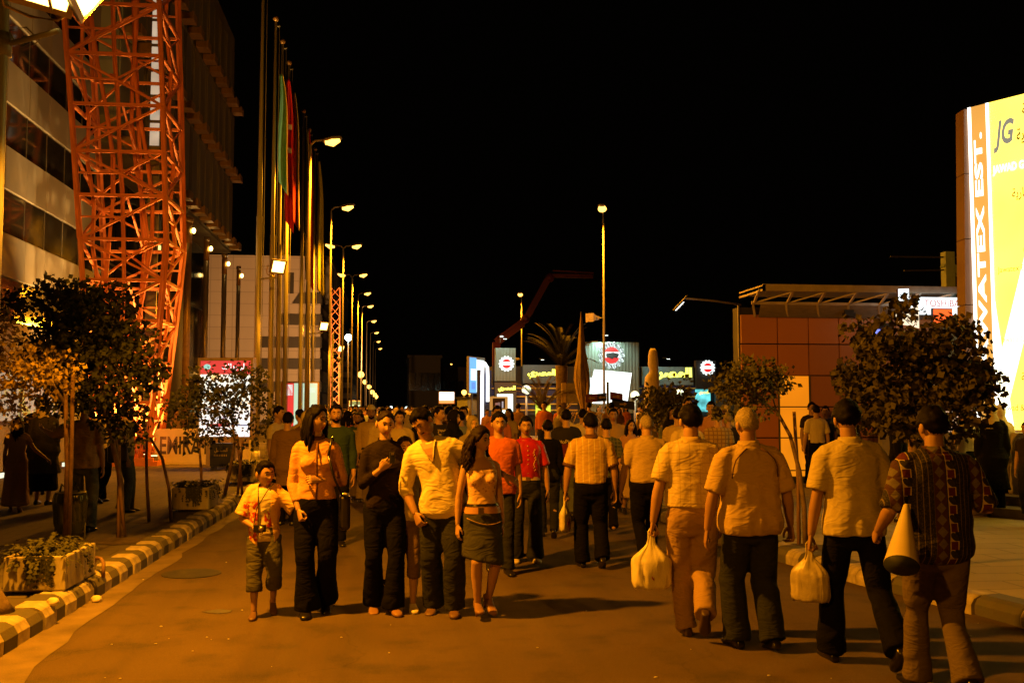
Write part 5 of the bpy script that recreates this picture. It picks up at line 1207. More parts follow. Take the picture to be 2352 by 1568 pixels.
def hair_shell(kind, nu, nv, thick, seed):
    vs, fs = sphere_grid(nu, nv); out = []
    for q in vs:
        p = head_point(q); a = math.atan2(abs(q[0]), -q[1]); b = lerp_prof(HAIRLINE[kind], a)[0] + .13 * noise.noise(V((q[0] * 7 + seed, q[1] * 7, 2))) + .07 * noise.noise(V((q[0] * 19, q[1] * 19, seed))); m = sstep(-.03, .26, q[2] - b) ** .8
        nn = V((q[0] / .0745, q[1] / .097, q[2] / .116)).normalized()
        nz = 1 + .45 * noise.noise(p * 30 + V((seed, 0, 0))) + .3 * noise.noise(p * 75 + V((seed, 4, 0)))
        out.append(p + nn * (thick * (.38 + .62 * sstep(-.5, .25, q[2])) * nz * m - .010 * (1 - m)))
    return out, fs
def hijab_shell(nu, nv, seed):
    vs, fs = sphere_grid(nu, nv); out = []
    for q in vs:
        p = head_point(q); nn = V((q[0] / .0745, q[1] / .097, q[2] / .116)).normalized()
        k = (q[0] / .60) ** 2 + ((q[2] + .12) / .68) ** 2; m = 1.0 if q[1] > 0 else sstep(.85, 1.2, k)
        if q[2] < -.3 and q[1] > -.2: p.x *= 1.0 + .25 * min(1, (-.3 - q[2])); p.y *= 1.25
        out.append(p + nn * ((.020 + .004 * noise.noise(p * 25 + V((seed, 0, 0)))) * m - .012 * (1 - m)))
    return out, fs

def skin_mat(i): return [mat('skin_light', (.40, .24, .155), .5, var=.06), mat('skin_tan', (.31, .175, .105), .5, var=.06), mat('skin_olive', (.36, .21, .13), .5, var=.06)][i % 3]
lipm = mat('lips', (.30, .09, .07), .45, var=.05); eyew = mat('eye_white', (.62, .58, .52), .25, var=.02); eyed = mat('eye_dark', (.02, .012, .008), .2, var=.02)
hair_black = mat('black_hair', (.005, .0035, .0025), .6, spec=.07, var=.5, scale=60, bump=.25, bscale=180, stretch=(3, 3, .4)); hair_brown = mat('dark_brown_hair', (.014, .007, .004), .55, spec=.12, var=.5, scale=60, bump=.3, bscale=180, stretch=(3, 3, .4)); hair_grey = mat('cropped_grey_hair', (.26, .21, .16), .6, var=.4, scale=90, bump=.5, bscale=200)
def folds(n, strength=.30):
    def nz(rot, sc, dist):
        mp = n.N.new('ShaderNodeMapping'); mp.inputs['Rotation'].default_value = [R(a) for a in rot]; mp.inputs['Scale'].default_value = sc; n.L.new(n.obj, mp.inputs['Vector'])
        t = n.N.new('ShaderNodeTexNoise'); t.inputs['Scale'].default_value = 1.0; t.inputs['Detail'].default_value = 2; t.inputs['Distortion'].default_value = dist; n.L.new(mp.outputs['Vector'], t.inputs['Vector']); return t.outputs['Fac']
    a = nz((20, 60, 10), (4, 5, 8), 1.1); b = nz((-25, -52, 10), (4, 5, 9), 1.6)
    ridge = n.m('MULTIPLY', n.m('SUBTRACT', 1.0, n.m('MULTIPLY', n.m('ABSOLUTE', n.m('SUBTRACT', b, .5)), 5.0)), .35)
    n.bump(n.m('ADD', n.m('ADD', a, n.m('MAXIMUM', ridge, 0.0)), n.m('MULTIPLY', n.noise(240, 2), .03)), strength, .05)
def cloth(name, c, var=.08, rough=.9, bump=.15, bs=260, k=.30):
    if name in _mats: return _mats[name]
    m = bare(name, rough, .10); n = Nodes(m); n.color(n.mix(n.noise(7, 5), tuple(x * (1 - var) for x in c), tuple(x * (1 + var) for x in c))); folds(n, k); return m

def person(label, loc, face=0.0, H=1.72, sex='m', fat=0.0, lean=(0, 0), twist=0.0, head=(0, 0, 0), armL=((.16, .02, -1), (.05, -.22, -1)), armR=((-.16, .02, -1), (-.05, -.22, -1)),
           hands=('relaxed', 'relaxed'), palms=(None, None), footL=(.085, -.14, .085), footR=(-.085, .18, .13), skin=0, hair='short', hairm=None, top=None, bottom=None, shoes=None, lo=False, headscale=1.0,
           group=None, beard=0, cat='person', foot_pitch=(0, 28), foot_yaw=(6, -6), bare_legs=False, hairlen=.3, wide=1.0, thick=.016, seed=0, name='person'):
    s = H / 1.75; side = {1: 'L', -1: 'R'}; rootrnd = random.Random(hash(label) % 1000 if False else int(seed * 7 + len(label)))
    root = empty(name, loc, R(face), label, cat, group); vox = .024 if lo else .0115
    prof = [(z, rx * wide * (1 + fat * .75 * math.exp(-((z - 1.08) / .2) ** 2)), ry * (1 + fat * 1.2 * math.exp(-((z - 1.08) / .2) ** 2)), y - fat * .03 * math.exp(-((z - 1.08) / .18) ** 2)) for z, rx, ry, y in TORSO[sex]]
    def bend(p, full=None):
        p = V(p); f = sstep(.9, 1.45, p.z) if full is None else full; o_ = V((0, 0, .95))
        M = Matrix.Rotation(twist * f, 3, 'Z') @ Matrix.Rotation(lean[0] * f, 3, 'Y') @ Matrix.Rotation(lean[1] * f, 3, 'X')
        return o_ + M @ (p - o_)
    MH = Matrix.Rotation(twist, 3, 'Z') @ Matrix.Rotation(lean[0], 3, 'Y') @ Matrix.Rotation(lean[1], 3, 'X')
    def ring(z, ex=0.0, ey=None, n=20, yo=0.0):
        rx, ry, y = lerp_prof(prof, z); ey = ex if ey is None else ey; out = []
        for j in range(n):
            a = 6.2832 * j / n; ca, sa = math.cos(a), math.sin(a); pw = .86
            out.append(bend((math.copysign(abs(ca) ** pw, ca) * (rx + ex), y + yo + math.copysign(abs(sa) ** pw, sa) * (ry + ey), z)))
        return out
    sw, sz = ((.172, 1.392) if sex == 'm' else (.150, 1.388)); sw *= wide
    J = {}
    for sg, arm in ((1, armL), (-1, armR)):
        k = side[sg]; sh = bend((sg * sw, .008, sz), 1.0); u, f = V(arm[0]).normalized(), V(arm[1]).normalized()
        J['sh' + k] = sh; J['el' + k] = sh + u * .295; J['wr' + k] = J['el' + k] + f * .25; J['fd' + k] = f
        n_ = V(palms[0 if sg == 1 else 1]) if palms[0 if sg == 1 else 1] else V((-sg, .25, 0))
        J['hc' + k] = J['wr' + k] + f * .085
    for sg, ft in ((1, footL), (-1, footR)):
        k = side[sg]; hip = V((sg * .092, .005, .915)); an = V(ft); L1, L2 = .435, .41; d = an - hip
        if d.length > (L1 + L2) * .998: an = hip + d.normalized() * (L1 + L2) * .998; d = an - hip
        a = (L1 * L1 - L2 * L2 + d.length_squared) / (2 * d.length); hgt = math.sqrt(max(0, L1 * L1 - a * a)); fw = V((sg * .12, -1, 0)); fw = (fw - d.normalized() * fw.dot(d.normalized())).normalized()
        J['hip' + k], J['kn' + k], J['an' + k] = hip, hip + d.normalized() * a + fw * hgt, an
    fm = 1.0 if sex == 'm' else .88; am = fm * (1 + fat * .35)
    # ---- body, one continuous skin
    mb = MB(); zs_ = [p[0] for p in prof]
    mb.rings([ring(z, -.008) for z in zs_])
    hc = bend((0, -.012, 1.635), 1.0)
    mb.tube([bend((0, .014, 1.44)), bend((0, .012, 1.50)), hc + V((0, .02, -.075)), hc + V((0, .012, -.03))], [.064 * fm * (1 + fat * .3), .058 * fm * (1 + fat * .3), .056 * fm * (1 + fat * .3), .054 * fm], 12)
    for k in 'LR':
        sh, el, wr = J['sh' + k], J['el' + k], J['wr' + k]; sg = 1 if k == 'L' else -1
        mb.tube([bend((sg * .06, .012, 1.445)), bend((sg * .115, .01, 1.405)), sh], [.036 * am, .043 * am, .046 * am], 10, dome=True)
        mb.tube([sh, sh.lerp(el, .35), sh.lerp(el, .8), el, el.lerp(wr, .25), el.lerp(wr, .7), wr], [.048 * am, .047 * am, .041 * am, .040 * am, .043 * am, .033 * am, (.027 * fm)], 12, dome=True)
        hp_, kn, an = J['hip' + k], J['kn' + k], J['an' + k]; calf = kn.lerp(an, .32) + V((0, .018, 0))
        mb.tube([hp_ + V((0, 0, .03)), hp_.lerp(kn, .3), hp_.lerp(kn, .75), kn, calf, kn.lerp(an, .7), an, an - V((0, -.005, .035))], [.082, .080, .060, .053, .054, .041, .034, .036], 12, dome=True)
    bm_ = bake(mb, vox, 3)
    vs = [v.co.copy() for v in bm_.vertices]; fs = [tuple(p.vertices) for p in bm_.polygons]; bpy.data.meshes.remove(bm_); full = MB(); full.add(vs, fs, 0, True)
    for k, kind, pn in (('L', hands[0], palms[0]), ('R', hands[1], palms[1])):
        hv, hf = hand_mesh(kind, lo); sg = 1 if k == 'L' else -1; X = J['fd' + k]; n_ = V(pn) if pn else V((-sg, .25, 0)); Z = -(n_ - X * n_.dot(X)).normalized(); Y = Z.cross(X) * (1 if k == 'R' else -1)
        w = J['wr' + k] + X * .006; sc_ = 1.0 if sex == 'm' else .92
        full.add([w + (X * p.x + Y * p.y + Z * p.z) * sc_ for p in hv], [tuple(reversed(f)) for f in hf] if k == 'L' else hf, 0, True)
    RH = MH @ Matrix.Rotation(R(head[0]), 3, 'Z') @ Matrix.Rotation(R(head[1]), 3, 'X') @ Matrix.Rotation(R(head[2]), 3, 'Y'); hs = headscale * (1 if sex == 'm' else .96)
    def HP(p): return hc + RH @ (V(p) * hs)
    nu, nv = (20, 14) if lo else (52, 36); gv, gf = sphere_grid(nu, nv); k0 = len(full.v)
    full.add([HP(head_point(q)) for q in gv], gf, 0, True)
    if not lo:
        for i, f in enumerate(gf):
            c = sum((V(gv[j]) for j in f), V()) / len(f)
            if c.y < -.4 and abs(c.x) < .31 and -.68 < c.z < -.53: full.mi[len(full.mi) - len(gf) + i] = 1
    for sg in (1, -1):
        e = MB(); e.ball((0, 0, 0), (.013, .022, .034), 10, 8); full.add([HP(V(p) + V((sg * .080, .012, -.010))) for p in e.v], e.f, 0, True)
        c = front_point(.40, .0)
        e = MB(); e.ball((0, 0, 0), (.0150, .008, .0072), 10, 8); full.add([HP(V(p) + V((sg * c.x, c.y + .003, c.z))) for p in e.v], e.f, 2, True)
        e = MB(); e.ball((0, 0, 0), (.0068, .005, .0070), 10, 8); full.add([HP(V(p) + V((sg * c.x, c.y - .0030, c.z))) for p in e.v], e.f, 3, True)
        e = MB(); pts = [front_point(x, z) + V((0, -.002, 0)) for x, z in ((.16, .185), (.36, .235), (.60, .19))]; e.tube([V((sg * p.x, p.y, p.z)) for p in pts], [.004, .0052, .0025], 6); full.add([HP(p) for p in e.v], e.f, 4, True)
        if not lo:      # upper eyelid
            e = MB(); pts = [front_point(x, z) + V((0, -.0025, 0)) for x, z in ((.22, .01), (.40, .075), (.58, .015))]; e.tube([V((sg * p.x, p.y, p.z)) for p in pts], [.0025, .0035, .0025], 6); full.add([HP(p) for p in e.v], e.f, 4 if sex == 'f' else 0, True)
    if beard:
        e = MB(); pts = [front_point(x, -.49 - .05 * abs(x) * 3) + V((0, -.003, 0)) for x in (-.28, -.14, 0, .14, .28)]; e.tube(pts, [.003, .006, .0065, .006, .003], 6); full.add([HP(p) for p in e.v], e.f, 4, True)
        if beard > 1:
            e = MB(); gv2 = []
            for q in gv:
                p = head_point(q); m = sstep(-.45, -.6, q[2]) * sstep(.3, -.1, q[1]) * (1 - math.exp(-(q[0] / .3) ** 2 - ((q[2] + .6) / .09) ** 2)); nn = V((q[0], q[1], q[2])).normalized(); gv2.append(HP(p + nn * (.007 * m - .01 * (1 - m))))
            full.add(gv2, gf, 4, True)
    full.v = [tuple(V(p) * s) for p in full.v]
    hairm = hairm or hair_black
    body = put('body', full, [skin_mat(skin), lipm, eyew, eyed, hairm], root)
    # ---- hair or scarf
    def out(mb_, name_, mats_, par=root): mb_.v = [tuple(V(p) * s) for p in mb_.v]; return put(name_, mb_, mats_, par)
    if hair == 'hijab':
        hv, hf = hijab_shell(nu, nv, seed); mb = MB(); mb.add([HP(p) for p in hv], hf, 0, True)
        rs = []
        for i in range(12):
            u = i / 11; z = -.055 - .23 * u; rx = .070 + .10 * u ** 1.1; ry = .075 + .055 * u
            rs.append([hc.lerp(bend((0, .0, 1.635), 1.0), 1) + V((rx * math.cos(6.2832 * j / 28) * (1 + .05 * math.sin(5 * 6.28 * j / 28 + u * 4)), .012 + ry * math.sin(6.2832 * j / 28) * (1 + .05 * math.cos(4 * 6.28 * j / 28 + u * 3)), z)) for j in range(28)])
        mb.rings(rs, 0, False, True); out(mb, 'headscarf', hairm)
    elif hair:
        hk = {'short': 'short', 'bald': 'bald', 'tied': 'tied', 'long': 'long', 'curly': 'long', 'cap': 'short'}[hair]
        hv, hf = hair_shell(hk, nu, nv, thick, seed); mb = MB(); mb.add([HP(p) for p in hv], hf, 0, True); rnd = random.Random(seed + 5)
        if hair == 'tied': mb.ball(HP((0, .105, .02)), .038, 12, 8)
        if hair in ('long', 'curly') :
            nst = (26 if lo else 80) if hair == 'long' else (30 if lo else 120); L = hairlen
            for i in range(nst):
                lim = 1.35 if hair == 'long' else 1.62; a = rnd.uniform(lim, 2 * math.pi - lim); z0 = rnd.uniform(-.25, .55); q = V((math.sin(a) * math.sqrt(1 - z0 * z0), -math.cos(a) * math.sqrt(1 - z0 * z0), z0)); p0 = head_point(q) * 1.12; l = L * rnd.uniform(.65, 1.05) * (.6 if hair == 'curly' and math.sin(a) < -.35 else 1); pts = []
                amp = .006 if hair == 'long' else .022; ph = rnd.uniform(0, 6.28); bow = .035 if hair == 'long' else .07
                base_ = HP(p0); dirh = (RH @ V((q.x, q.y, 0))); dirh.z = 0
                for k in range(9):
                    u = k / 8; pts.append(base_ + dirh * bow * math.sin(min(1, u * 1.5) * 1.57) * (1 if hair == 'curly' else .7) + V((amp * math.sin(ph + u * 11) * u ** .5, amp * math.cos(ph * 2 + u * 10) * u ** .5, -l * u)))
                w = .017 if hair == 'long' else .016
                mb.tube(pts, [w * .8, w, w * 1.05, w, w, w * .9, w * .8, w * .55, w * .15], 6)
        out(mb, 'hair', hairm)
        if hair == 'cap':
            cv = [(HP(head_point(q) * 1.16 + V((0, 0, .012)))) for q in gv]; keep = [f for f in gf if min(gv[j][2] for j in f) > .28]; mb = MB(); mb.add(cv, keep, 0, True); mb.v = [tuple(V(p) * s) for p in mb.v]; put('cap', mb, cloth('pale_skullcap', (.6, .55, .42)), root)
    # ---- upper garment
    t = dict(dict(m=None, hem=.98, ease=.014, sleeve=.62, loose=.0, neck=1.468, flare=0.0, name='shirt', amp=.012, collar=None, cuff=None, bust=.0, open=0, cuffm=None, strap=False), **(top or {}))
    if t['m']:
        mb = MB(); zz = [z for z in [t['hem'] + i * (t['neck'] - t['hem']) / 13 for i in range(14)]]; e = t['ease']
        rsx = []
        for z in zz:
            fl = t['flare'] * max(0, (1.02 - z) / .3) ** .8 if z < 1.02 else 0
            lz = t['loose'] * math.exp(-((z - 1.08) / .13) ** 2)
            rsx.append(ring(max(z, .80) if z < .8 else z, e + fl + lz, e * 1.1 + fl * .9 + lz * 1.0)); 
            if z < .8: rsx[-1] = [p + V((0, 0, z - .8)) for p in rsx[-1]]
        mb.rings(rsx)
        if t['bust']:
            for sg in (1, -1): mb.ball(bend((sg * .068, -.082, 1.265), .7), (.066 * t['bust'], .058 * t['bust'], .062 * t['bust']), 14, 10)
        for k in 'LR':
            sg = 1 if k == 'L' else -1; sh, el, wr = J['sh' + k], J['el' + k], J['wr' + k]; sl = t['sleeve']
            if t['strap']: mb.tube([bend((sg * .055, -.01, 1.44)), bend((sg * .085, .0, 1.452)), bend((sg * .1, .03, 1.42))], .03, 8, dome=True); continue
            mb.tube([bend((sg * .055, .012, 1.44)), bend((sg * .115, .01, 1.408)), sh], [.045 * am + e, .053 * am + e, .055 * am + e], 12, dome=True)
            pts, rad = [sh + V((0, 0, .004))], [.055 * am + e]
            for u in (.3, .62, .9) if sl > .95 else (sl * .5, sl):
                pts.append(sh.lerp(el, u)); rad.append((.052 if u < .5 else .045) * am + e + (.012 * u if sl < 1 else .0) + t['loose'] * .25)
            if sl > 1:
                pts.append(el); rad.append(.044 * am + e)
                for u in [.35, .7, 1.0]:
                    if u <= sl - 1 + .001: pts.append(el.lerp(wr, u)); rad.append((.043 - .012 * u) * am + e * .8)
            mb.tube(pts, rad, 14, cap=True)
            J['cuff' + k] = (pts[-1], (pts[-1] - pts[-2]).normalized(), rad[-1])
        me = bake(mb, vox, 4)
        wrinkle(me, 0 if lo else t['amp'], 8.5, 4.5, seed, lambda p: .55 + .9 * math.exp(-((p.z - 1.0) / .12) ** 2))
        if t['open']:
            bmm = bmesh.new(); bmm.from_mesh(me); rem = [f for f in bmm.faces if f.calc_center_median().y < .0 and abs(f.calc_center_median().x + .0) < t['open'] * (1.2 - .5 * sstep(.9, 1.4, f.calc_center_median().z)) and f.calc_center_median().z < 1.5]
            bmesh.ops.delete(bmm, geom=rem, context='FACES'); rem = [f for f in bmm.faces if f.normal.z < -.8 and f.calc_center_median().z < t['hem'] + .03]; bmesh.ops.delete(bmm, geom=rem, context='FACES')
            bmm.to_mesh(me); bmm.free()
        for v in me.vertices: v.co *= s
        sh_o = link(t['name'], me, t['m'], root); J['shirt'] = sh_o
        if t['collar']:
            mb = MB(); rs = []
            for z, r0, r1 in ((1.445, .082, .075), (1.475, .074, .068), (1.505, .067, .064), (1.51, .071, .068), (1.475, .083, .078), (1.452, .094, .086)):
                rs.append([bend((r0 * fm * (1 + fat * .25) * math.cos(6.2832 * j / 24), .010 + r1 * fm * (1 + fat * .25) * math.sin(6.2832 * j / 24), z - (.020 if math.sin(6.2832 * j / 24) < -.4 else 0) + .006)) for j in range(24)])
            mb.rings(rs, 0, False, True); out(mb, 'collar', t['collar'], sh_o)
        if t['cuffm'] and not lo:
            for k in 'LR':
                c, d, r = J['cuff' + k]; mb = MB(); mb.tube([c - d * .03, c - d * .012, c + d * .004], [r + .002, r + .003, r + .002], 18); out(mb, 'cuff', t['cuffm'], sh_o)
    # ---- lower garment
    b = dict(dict(kind='trousers', m=None, ease=.012, hemr=.072, hem=1.92, thigh=.094, knee=.070, waist=1.03, name='trousers', amp=.010, belt=None, len=.52), **(bottom or {}))
    if b['m']:
        mb = MB(); e = b['ease']
        if b['kind'] == 'trousers':
            mb.rings([ring(z, e) for z in (.80, .84, .88, .93, .98, b['waist'])]); r0 = ring(.83, e - .01); mb.rings([[V((p.x * .62, p.y * .7, .755)) for p in r0], [V((p.x * .9, p.y * .92, .78)) for p in r0], r0])
            for k in 'LR':
                hp_, kn, an = J['hip' + k], J['kn' + k], J['an' + k]; h = b['hem']; low = an + (an - kn).normalized() * .03; low.z = max(low.z, .03)
                path = [(hp_ + V((0, 0, .0)), b['thigh']), (hp_.lerp(kn, .35), b['thigh'] * .95), (hp_.lerp(kn, .75), (b['thigh'] + b['knee']) / 2), (kn, b['knee']), (kn.lerp(low, .35), b['knee'] * .72 + b['hemr'] * .28), (kn.lerp(low, .7), b['knee'] * .35 + b['hemr'] * .65), (low, b['hemr'])]
                if h < 1.9:
                    nkeep = 4 + int((h - 1) * 3); path = path[:nkeep]; path.append((kn.lerp(low, h - 1), b['hemr']))
                mb.tube([p for p, r in path], [r * (1 + fat * .25) for p, r in path], 16)
            me = bake(mb, vox, 4); wrinkle(me, 0 if lo else b['amp'], 8, 5, seed + 3, lambda p: .4 + .8 * math.exp(-((p.z - .48) / .12) ** 2) + 1.2 * math.exp(-((p.z - .1) / .1) ** 2) + .5 * math.exp(-((p.z - .82) / .07) ** 2))
        elif b['kind'] == 'skirt':
            N_ = 40; rs = []; z0 = b['len']; mid = (J['knL'] + J['knR']) / 2
            for i in range(14):
                u = i / 13; z = b['waist'] + (z0 - b['waist']) * u
                rx, ry, y = lerp_prof(prof, max(z, .86)); w = 1 + b.get('flare', .12) * u ** 1.5
                rs.append([V((math.cos(6.2832 * j / N_) * (rx + e) * w * (1 + .03 * math.sin(6 * 6.28 * j / N_) * u) + mid.x * u * .4, y + math.sin(6.2832 * j / N_) * (ry + e + .075 * u) * w * (1 + .04 * math.sin(5 * 6.28 * j / N_ + 1) * u) + mid.y * .3 * u, z - (b.get('slant', 0) * math.cos(6.2832 * j / N_) * u))) for j in range(N_)])
            mb.rings(rs, 0, True, True); me = evaluated(mb.mesh(), [('SUBSURF', dict(levels=0 if lo else 1, render_levels=1))]); wrinkle(me, 0 if lo else b['amp'], 8, 4, seed)
        for v in me.vertices: v.co *= s
        bo = link(b['name'], me, b['m'], root)
        if b['belt']:
            mb = MB(); r1, r2 = ring(b['waist'] - .035, e + .006), ring(b['waist'] + .004, e + .006); mb.rings([r1, r2], 0, False, True); bl = out(mb, 'belt', b['belt'], bo)
            mb = MB(); ry = lerp_prof(prof, b['waist'])[1]; mb.box((-.025, -ry - e - .014, b['waist'] - .04), (.025, -ry - e - .004, b['waist'] + .008)); out(mb, 'buckle', mat('buckle_metal', (.5, .4, .22), .3, .9), bo)
    # ---- shoes
    if shoes:
        kind, sm = shoes if isinstance(shoes, tuple) else ('shoe', shoes)
        for k, fp_, fy in (('L', foot_pitch[0], foot_yaw[0]), ('R', foot_pitch[1], foot_yaw[1])):
            an = J['an' + k]; mb = MB(); heel = .05 if kind == 'heel' else 0.0
            M = Matrix.Rotation(R(fy), 3, 'Z') @ Matrix.Rotation(R(fp_), 3, 'X'); rs = []
            for y, w, h, z0 in ((.075, .020, .03, 0), (.068, .031, .062, 0), (.04, .035, .082, 0), (.0, .034, .090, 0), (-.05, .037, .070, 0), (-.10, .044, .052, 0), (-.14, .045, .044, 0), (-.175, .036, .036, .002), (-.195, .018, .022, .004)):
                zb2 = z0 + heel * sstep(-.12, .05, y); rs.append([an + M @ V((w * math.copysign(abs(math.cos(6.2832 * j / 14)) ** .8, math.cos(6.2832 * j / 14)), y, zb2 - .085 + (h * .5 + h * .5 * math.copysign(abs(math.sin(6.2832 * j / 14)) ** .7, math.sin(6.2832 * j / 14))))) for j in range(14)])
            mb.rings(rs, 0, True, True)
            if kind == 'heel': mb.tube([an + M @ V((0, .06, -.05)), an + M @ V((0, .065, -.125))], [.02, .009], 8)
            mb.v = [(x, y, max(z, .002)) for x, y, z in mb.v]; sh_ = out(mb, 'shoe', sm)
            if kind == 'trainer':
                mb = MB(); mb.rings([[an + M @ V((x * 1.06, y, z - .085)) for x, y in ((-.03, .07), (.03, .07), (.04, -.05), (.047, -.13), (.02, -.19), (-.02, -.19), (-.047, -.13), (-.04, -.05))] for z in (.0, .024)], 0, True, False); mb.v = [(x, y, max(z, .002)) for x, y, z in mb.v]; out(mb, 'sole', mat('pale_sole', (.55, .5, .4), .7), sh_)
    J['s'] = s; J['HP'] = HP; J['bend'] = bend; J['prof'] = prof; J['ring'] = ring; J['out'] = out; J['root'] = root
    bpy.context.view_layer.update()
    J['W'] = lambda p: root.matrix_world @ (V(p) * s)
    return root, J
def sack(name, top, w, h, m, label, cat, rz=0.0, depth=.5, seed=0, marks=None):
    """thin wrinkled carrier bag hanging from top (world point of the hand)"""
    t = empty(name, top, rz, label, cat); mb = MB(); rs = []; N_ = 44
    for i in range(20):
        u = i / 19; z = .01 - (h + .01) * u; k = .10 + .12 * sstep(0, .2, u) + .78 * sstep(.16, .52, u) - .12 * sstep(.9, 1, u)
        rs.append([V((w / 2 * k * math.copysign(abs(math.cos(6.2832 * j / N_)) ** .8, math.cos(6.2832 * j / N_)) * (1 + .09 * noise.noise(V((j * .45, u * 3, seed)))), w * depth / 2 * k * math.sin(6.2832 * j / N_) * (1 + .35 * noise.noise(V((j * .8, u * 2.2, seed + 9)))), z + .02 * noise.noise(V((j * .3, u * 3, seed + 2))))) for j in range(N_)])
    mb.rings(rs, 0, True, True); put('bag', mb, m, t)
    for sg in (-1, 1):
        mb = MB(); mb.tube([(sg * w * .10, 0, -.10), (sg * w * .07, .0, -.03), (sg * .022, 0, .02), (sg * .004, .005, .045)], [(.018, .006), (.013, .006), (.009, .006), (.005, .005)], 8, hint=(0, 1, 0)); put('handle', mb, m, t)
    if marks:
        mb = MB(); rnd = random.Random(seed); pts = []
        for i in range(16): pts.append(V((-.26 * w + .5 * w * i / 15, -w * depth * .5 * 1.02 * (1 - .25 * abs(i - 7.5) / 7.5), -.14 - h * .36 + .055 * math.sin(i * 1.9 + seed) + .03 * math.sin(i * .7))))
        mb.tube(pts, .0055, 5)
        put('print', mb, marks, t)
    return t


# ---- garments with patterns of their own
def striped(name, base, line, step, w):
    m = bare(name, .88, .1); n = Nodes(m); f = n.m('LESS_THAN', n.m('ABSOLUTE', n.m('SUBTRACT', n.m('FRACT', n.m('MULTIPLY', n.m('ADD', n.x, 5.013), 1 / step)), .5)), w)
    n.color(n.mix(f, base, line)); folds(n); return m
def checked(name, base, line, step, w=.09, amt=.6):
    m = bare(name, .88, .1); n = Nodes(m); fs_ = [n.m('LESS_THAN', n.m('FRACT', n.m('MULTIPLY', n.m('ADD', k, 5.0), 1 / step)), w) for k in (n.x, n.z)]
    n.color(n.mix(n.m('MULTIPLY', n.m('MAXIMUM', *fs_), amt), base, line)); folds(n); return m
def printed(name, base, ink_, zone, sc=14, thr=.58):
    """fabric with a blotchy print inside zone = (x0, x1, z0, z1)"""
    m = bare(name, .88, .1); n = Nodes(m); f = n.m('GREATER_THAN', n.noise(sc, 2), thr)
    for a, k, op in ((zone[0], n.x, 'GREATER_THAN'), (zone[1], n.x, 'LESS_THAN'), (zone[2], n.z, 'GREATER_THAN'), (zone[3], n.z, 'LESS_THAN')): f = n.m('MULTIPLY', f, n.m(op, k, a))
    f = n.m('MULTIPLY', f, n.m('LESS_THAN', n.y, 0)); n.color(n.mix(f, base, ink_)); folds(n); return m
def geometric(name):
    m = bare(name, .8, .25); n = Nodes(m); M = n.m; X = M('ADD', n.x, 5.06); P_ = .25
    c = M('MULTIPLY', M('FRACT', M('MULTIPLY', X, 1 / P_)), P_)                       # 0 .. P_
    cream, black, wine, grey, dark = (.42, .34, .24), (.012, .010, .010), (.085, .012, .02), (.115, .095, .075), (.028, .024, .026)
    v = M('FRACT', M('MULTIPLY', M('ADD', n.z, 5), 1 / .105)); inA = M('LESS_THAN', c, .058); ua = M('MULTIPLY', c, 1 / .058)
    sq = M('MULTIPLY', M('LESS_THAN', v, .46), M('MULTIPLY', M('GREATER_THAN', ua, .12), M('LESS_THAN', ua, .88)))
    du = M('SUBTRACT', ua, M('ADD', .5, M('MULTIPLY', M('SUBTRACT', v, .73), .9))); dv = M('SUBTRACT', v, .73)
    el = M('LESS_THAN', M('ADD', M('MULTIPLY', M('MULTIPLY', du, du), 6.5), M('MULTIPLY', M('MULTIPLY', dv, dv), 18.0)), 1.0)
    A = n.mix(el, n.mix(sq, cream, wine), dark); A = n.mix(M('MULTIPLY', M('LESS_THAN', ua, .45), M('GREATER_THAN', v, .5)), A, black); A = n.mix(el, A, dark)
    ub = M('SUBTRACT', M('MULTIPLY', M('SUBTRACT', c, .07), 1 / .06), .5); vb = M('SUBTRACT', M('FRACT', M('MULTIPLY', M('ADD', n.z, 5), 1 / .07)), .5)
    dia = M('LESS_THAN', M('ADD', M('ABSOLUTE', ub), M('ABSOLUTE', vb)), .48); B = n.mix(dia, (.05, .018, .02), grey)
    spk = M('GREATER_THAN', n.noise(150, 2), .57); C = n.mix(spk, black, (.055, .045, .04))
    ln = M('LESS_THAN', M('ABSOLUTE', M('SUBTRACT', M('FRACT', M('MULTIPLY', c, 1 / .03)), .5)), .08)
    C = n.mix(ln, C, (.13, .10, .07)); inB = M('MULTIPLY', M('GREATER_THAN', c, .064), M('LESS_THAN', c, .136))
    n.color(n.mix(inA, n.mix(inB, C, B), A)); folds(n); return m
def denim(name, c):
    m = bare(name, .92, .08); n = Nodes(m); n.color(n.mix(n.noise(5, 5), tuple(k * .45 for k in c), tuple(k * 1.5 for k in c))); folds(n, .36); return m
black_cloth = cloth('black_trouser_cloth', (.004, .0036, .0032), .3); jeans_dark = denim('dark_jeans', (.022, .023, .024)); jeans_blue = denim('faded_jeans', (.11, .125, .13)); khaki = cloth('khaki_cotton', (.30, .235, .15)); brown_cl = cloth('brown_trouser_cloth', (.12, .09, .058))
leather = mat('black_leather', (.014, .012, .011), .3, var=.3, spec=.6); tanleather = mat('tan_leather', (.26, .14, .07), .45); paleleather = mat('pale_leather', (.58, .5, .38), .5)
bagplastic = mat('white_bag_plastic', (.68, .62, .44), .35, var=.1, scale=12, bump=.5, bscale=24); redink = mat('red_print', (.5, .05, .03), .6)
WALK = dict(footL=(.07, -.16, .085), footR=(-.07, .2, .15)); WALK2 = dict(footL=(.07, .2, .15), footR=(-.07, -.16, .085), foot_pitch=(30, 0)); STAND = dict(footL=(.1, -.03, .085), footR=(-.1, .02, .085), foot_pitch=(0, 0))
def gnd(px, py, z=0.0): return ground(px, py, z)

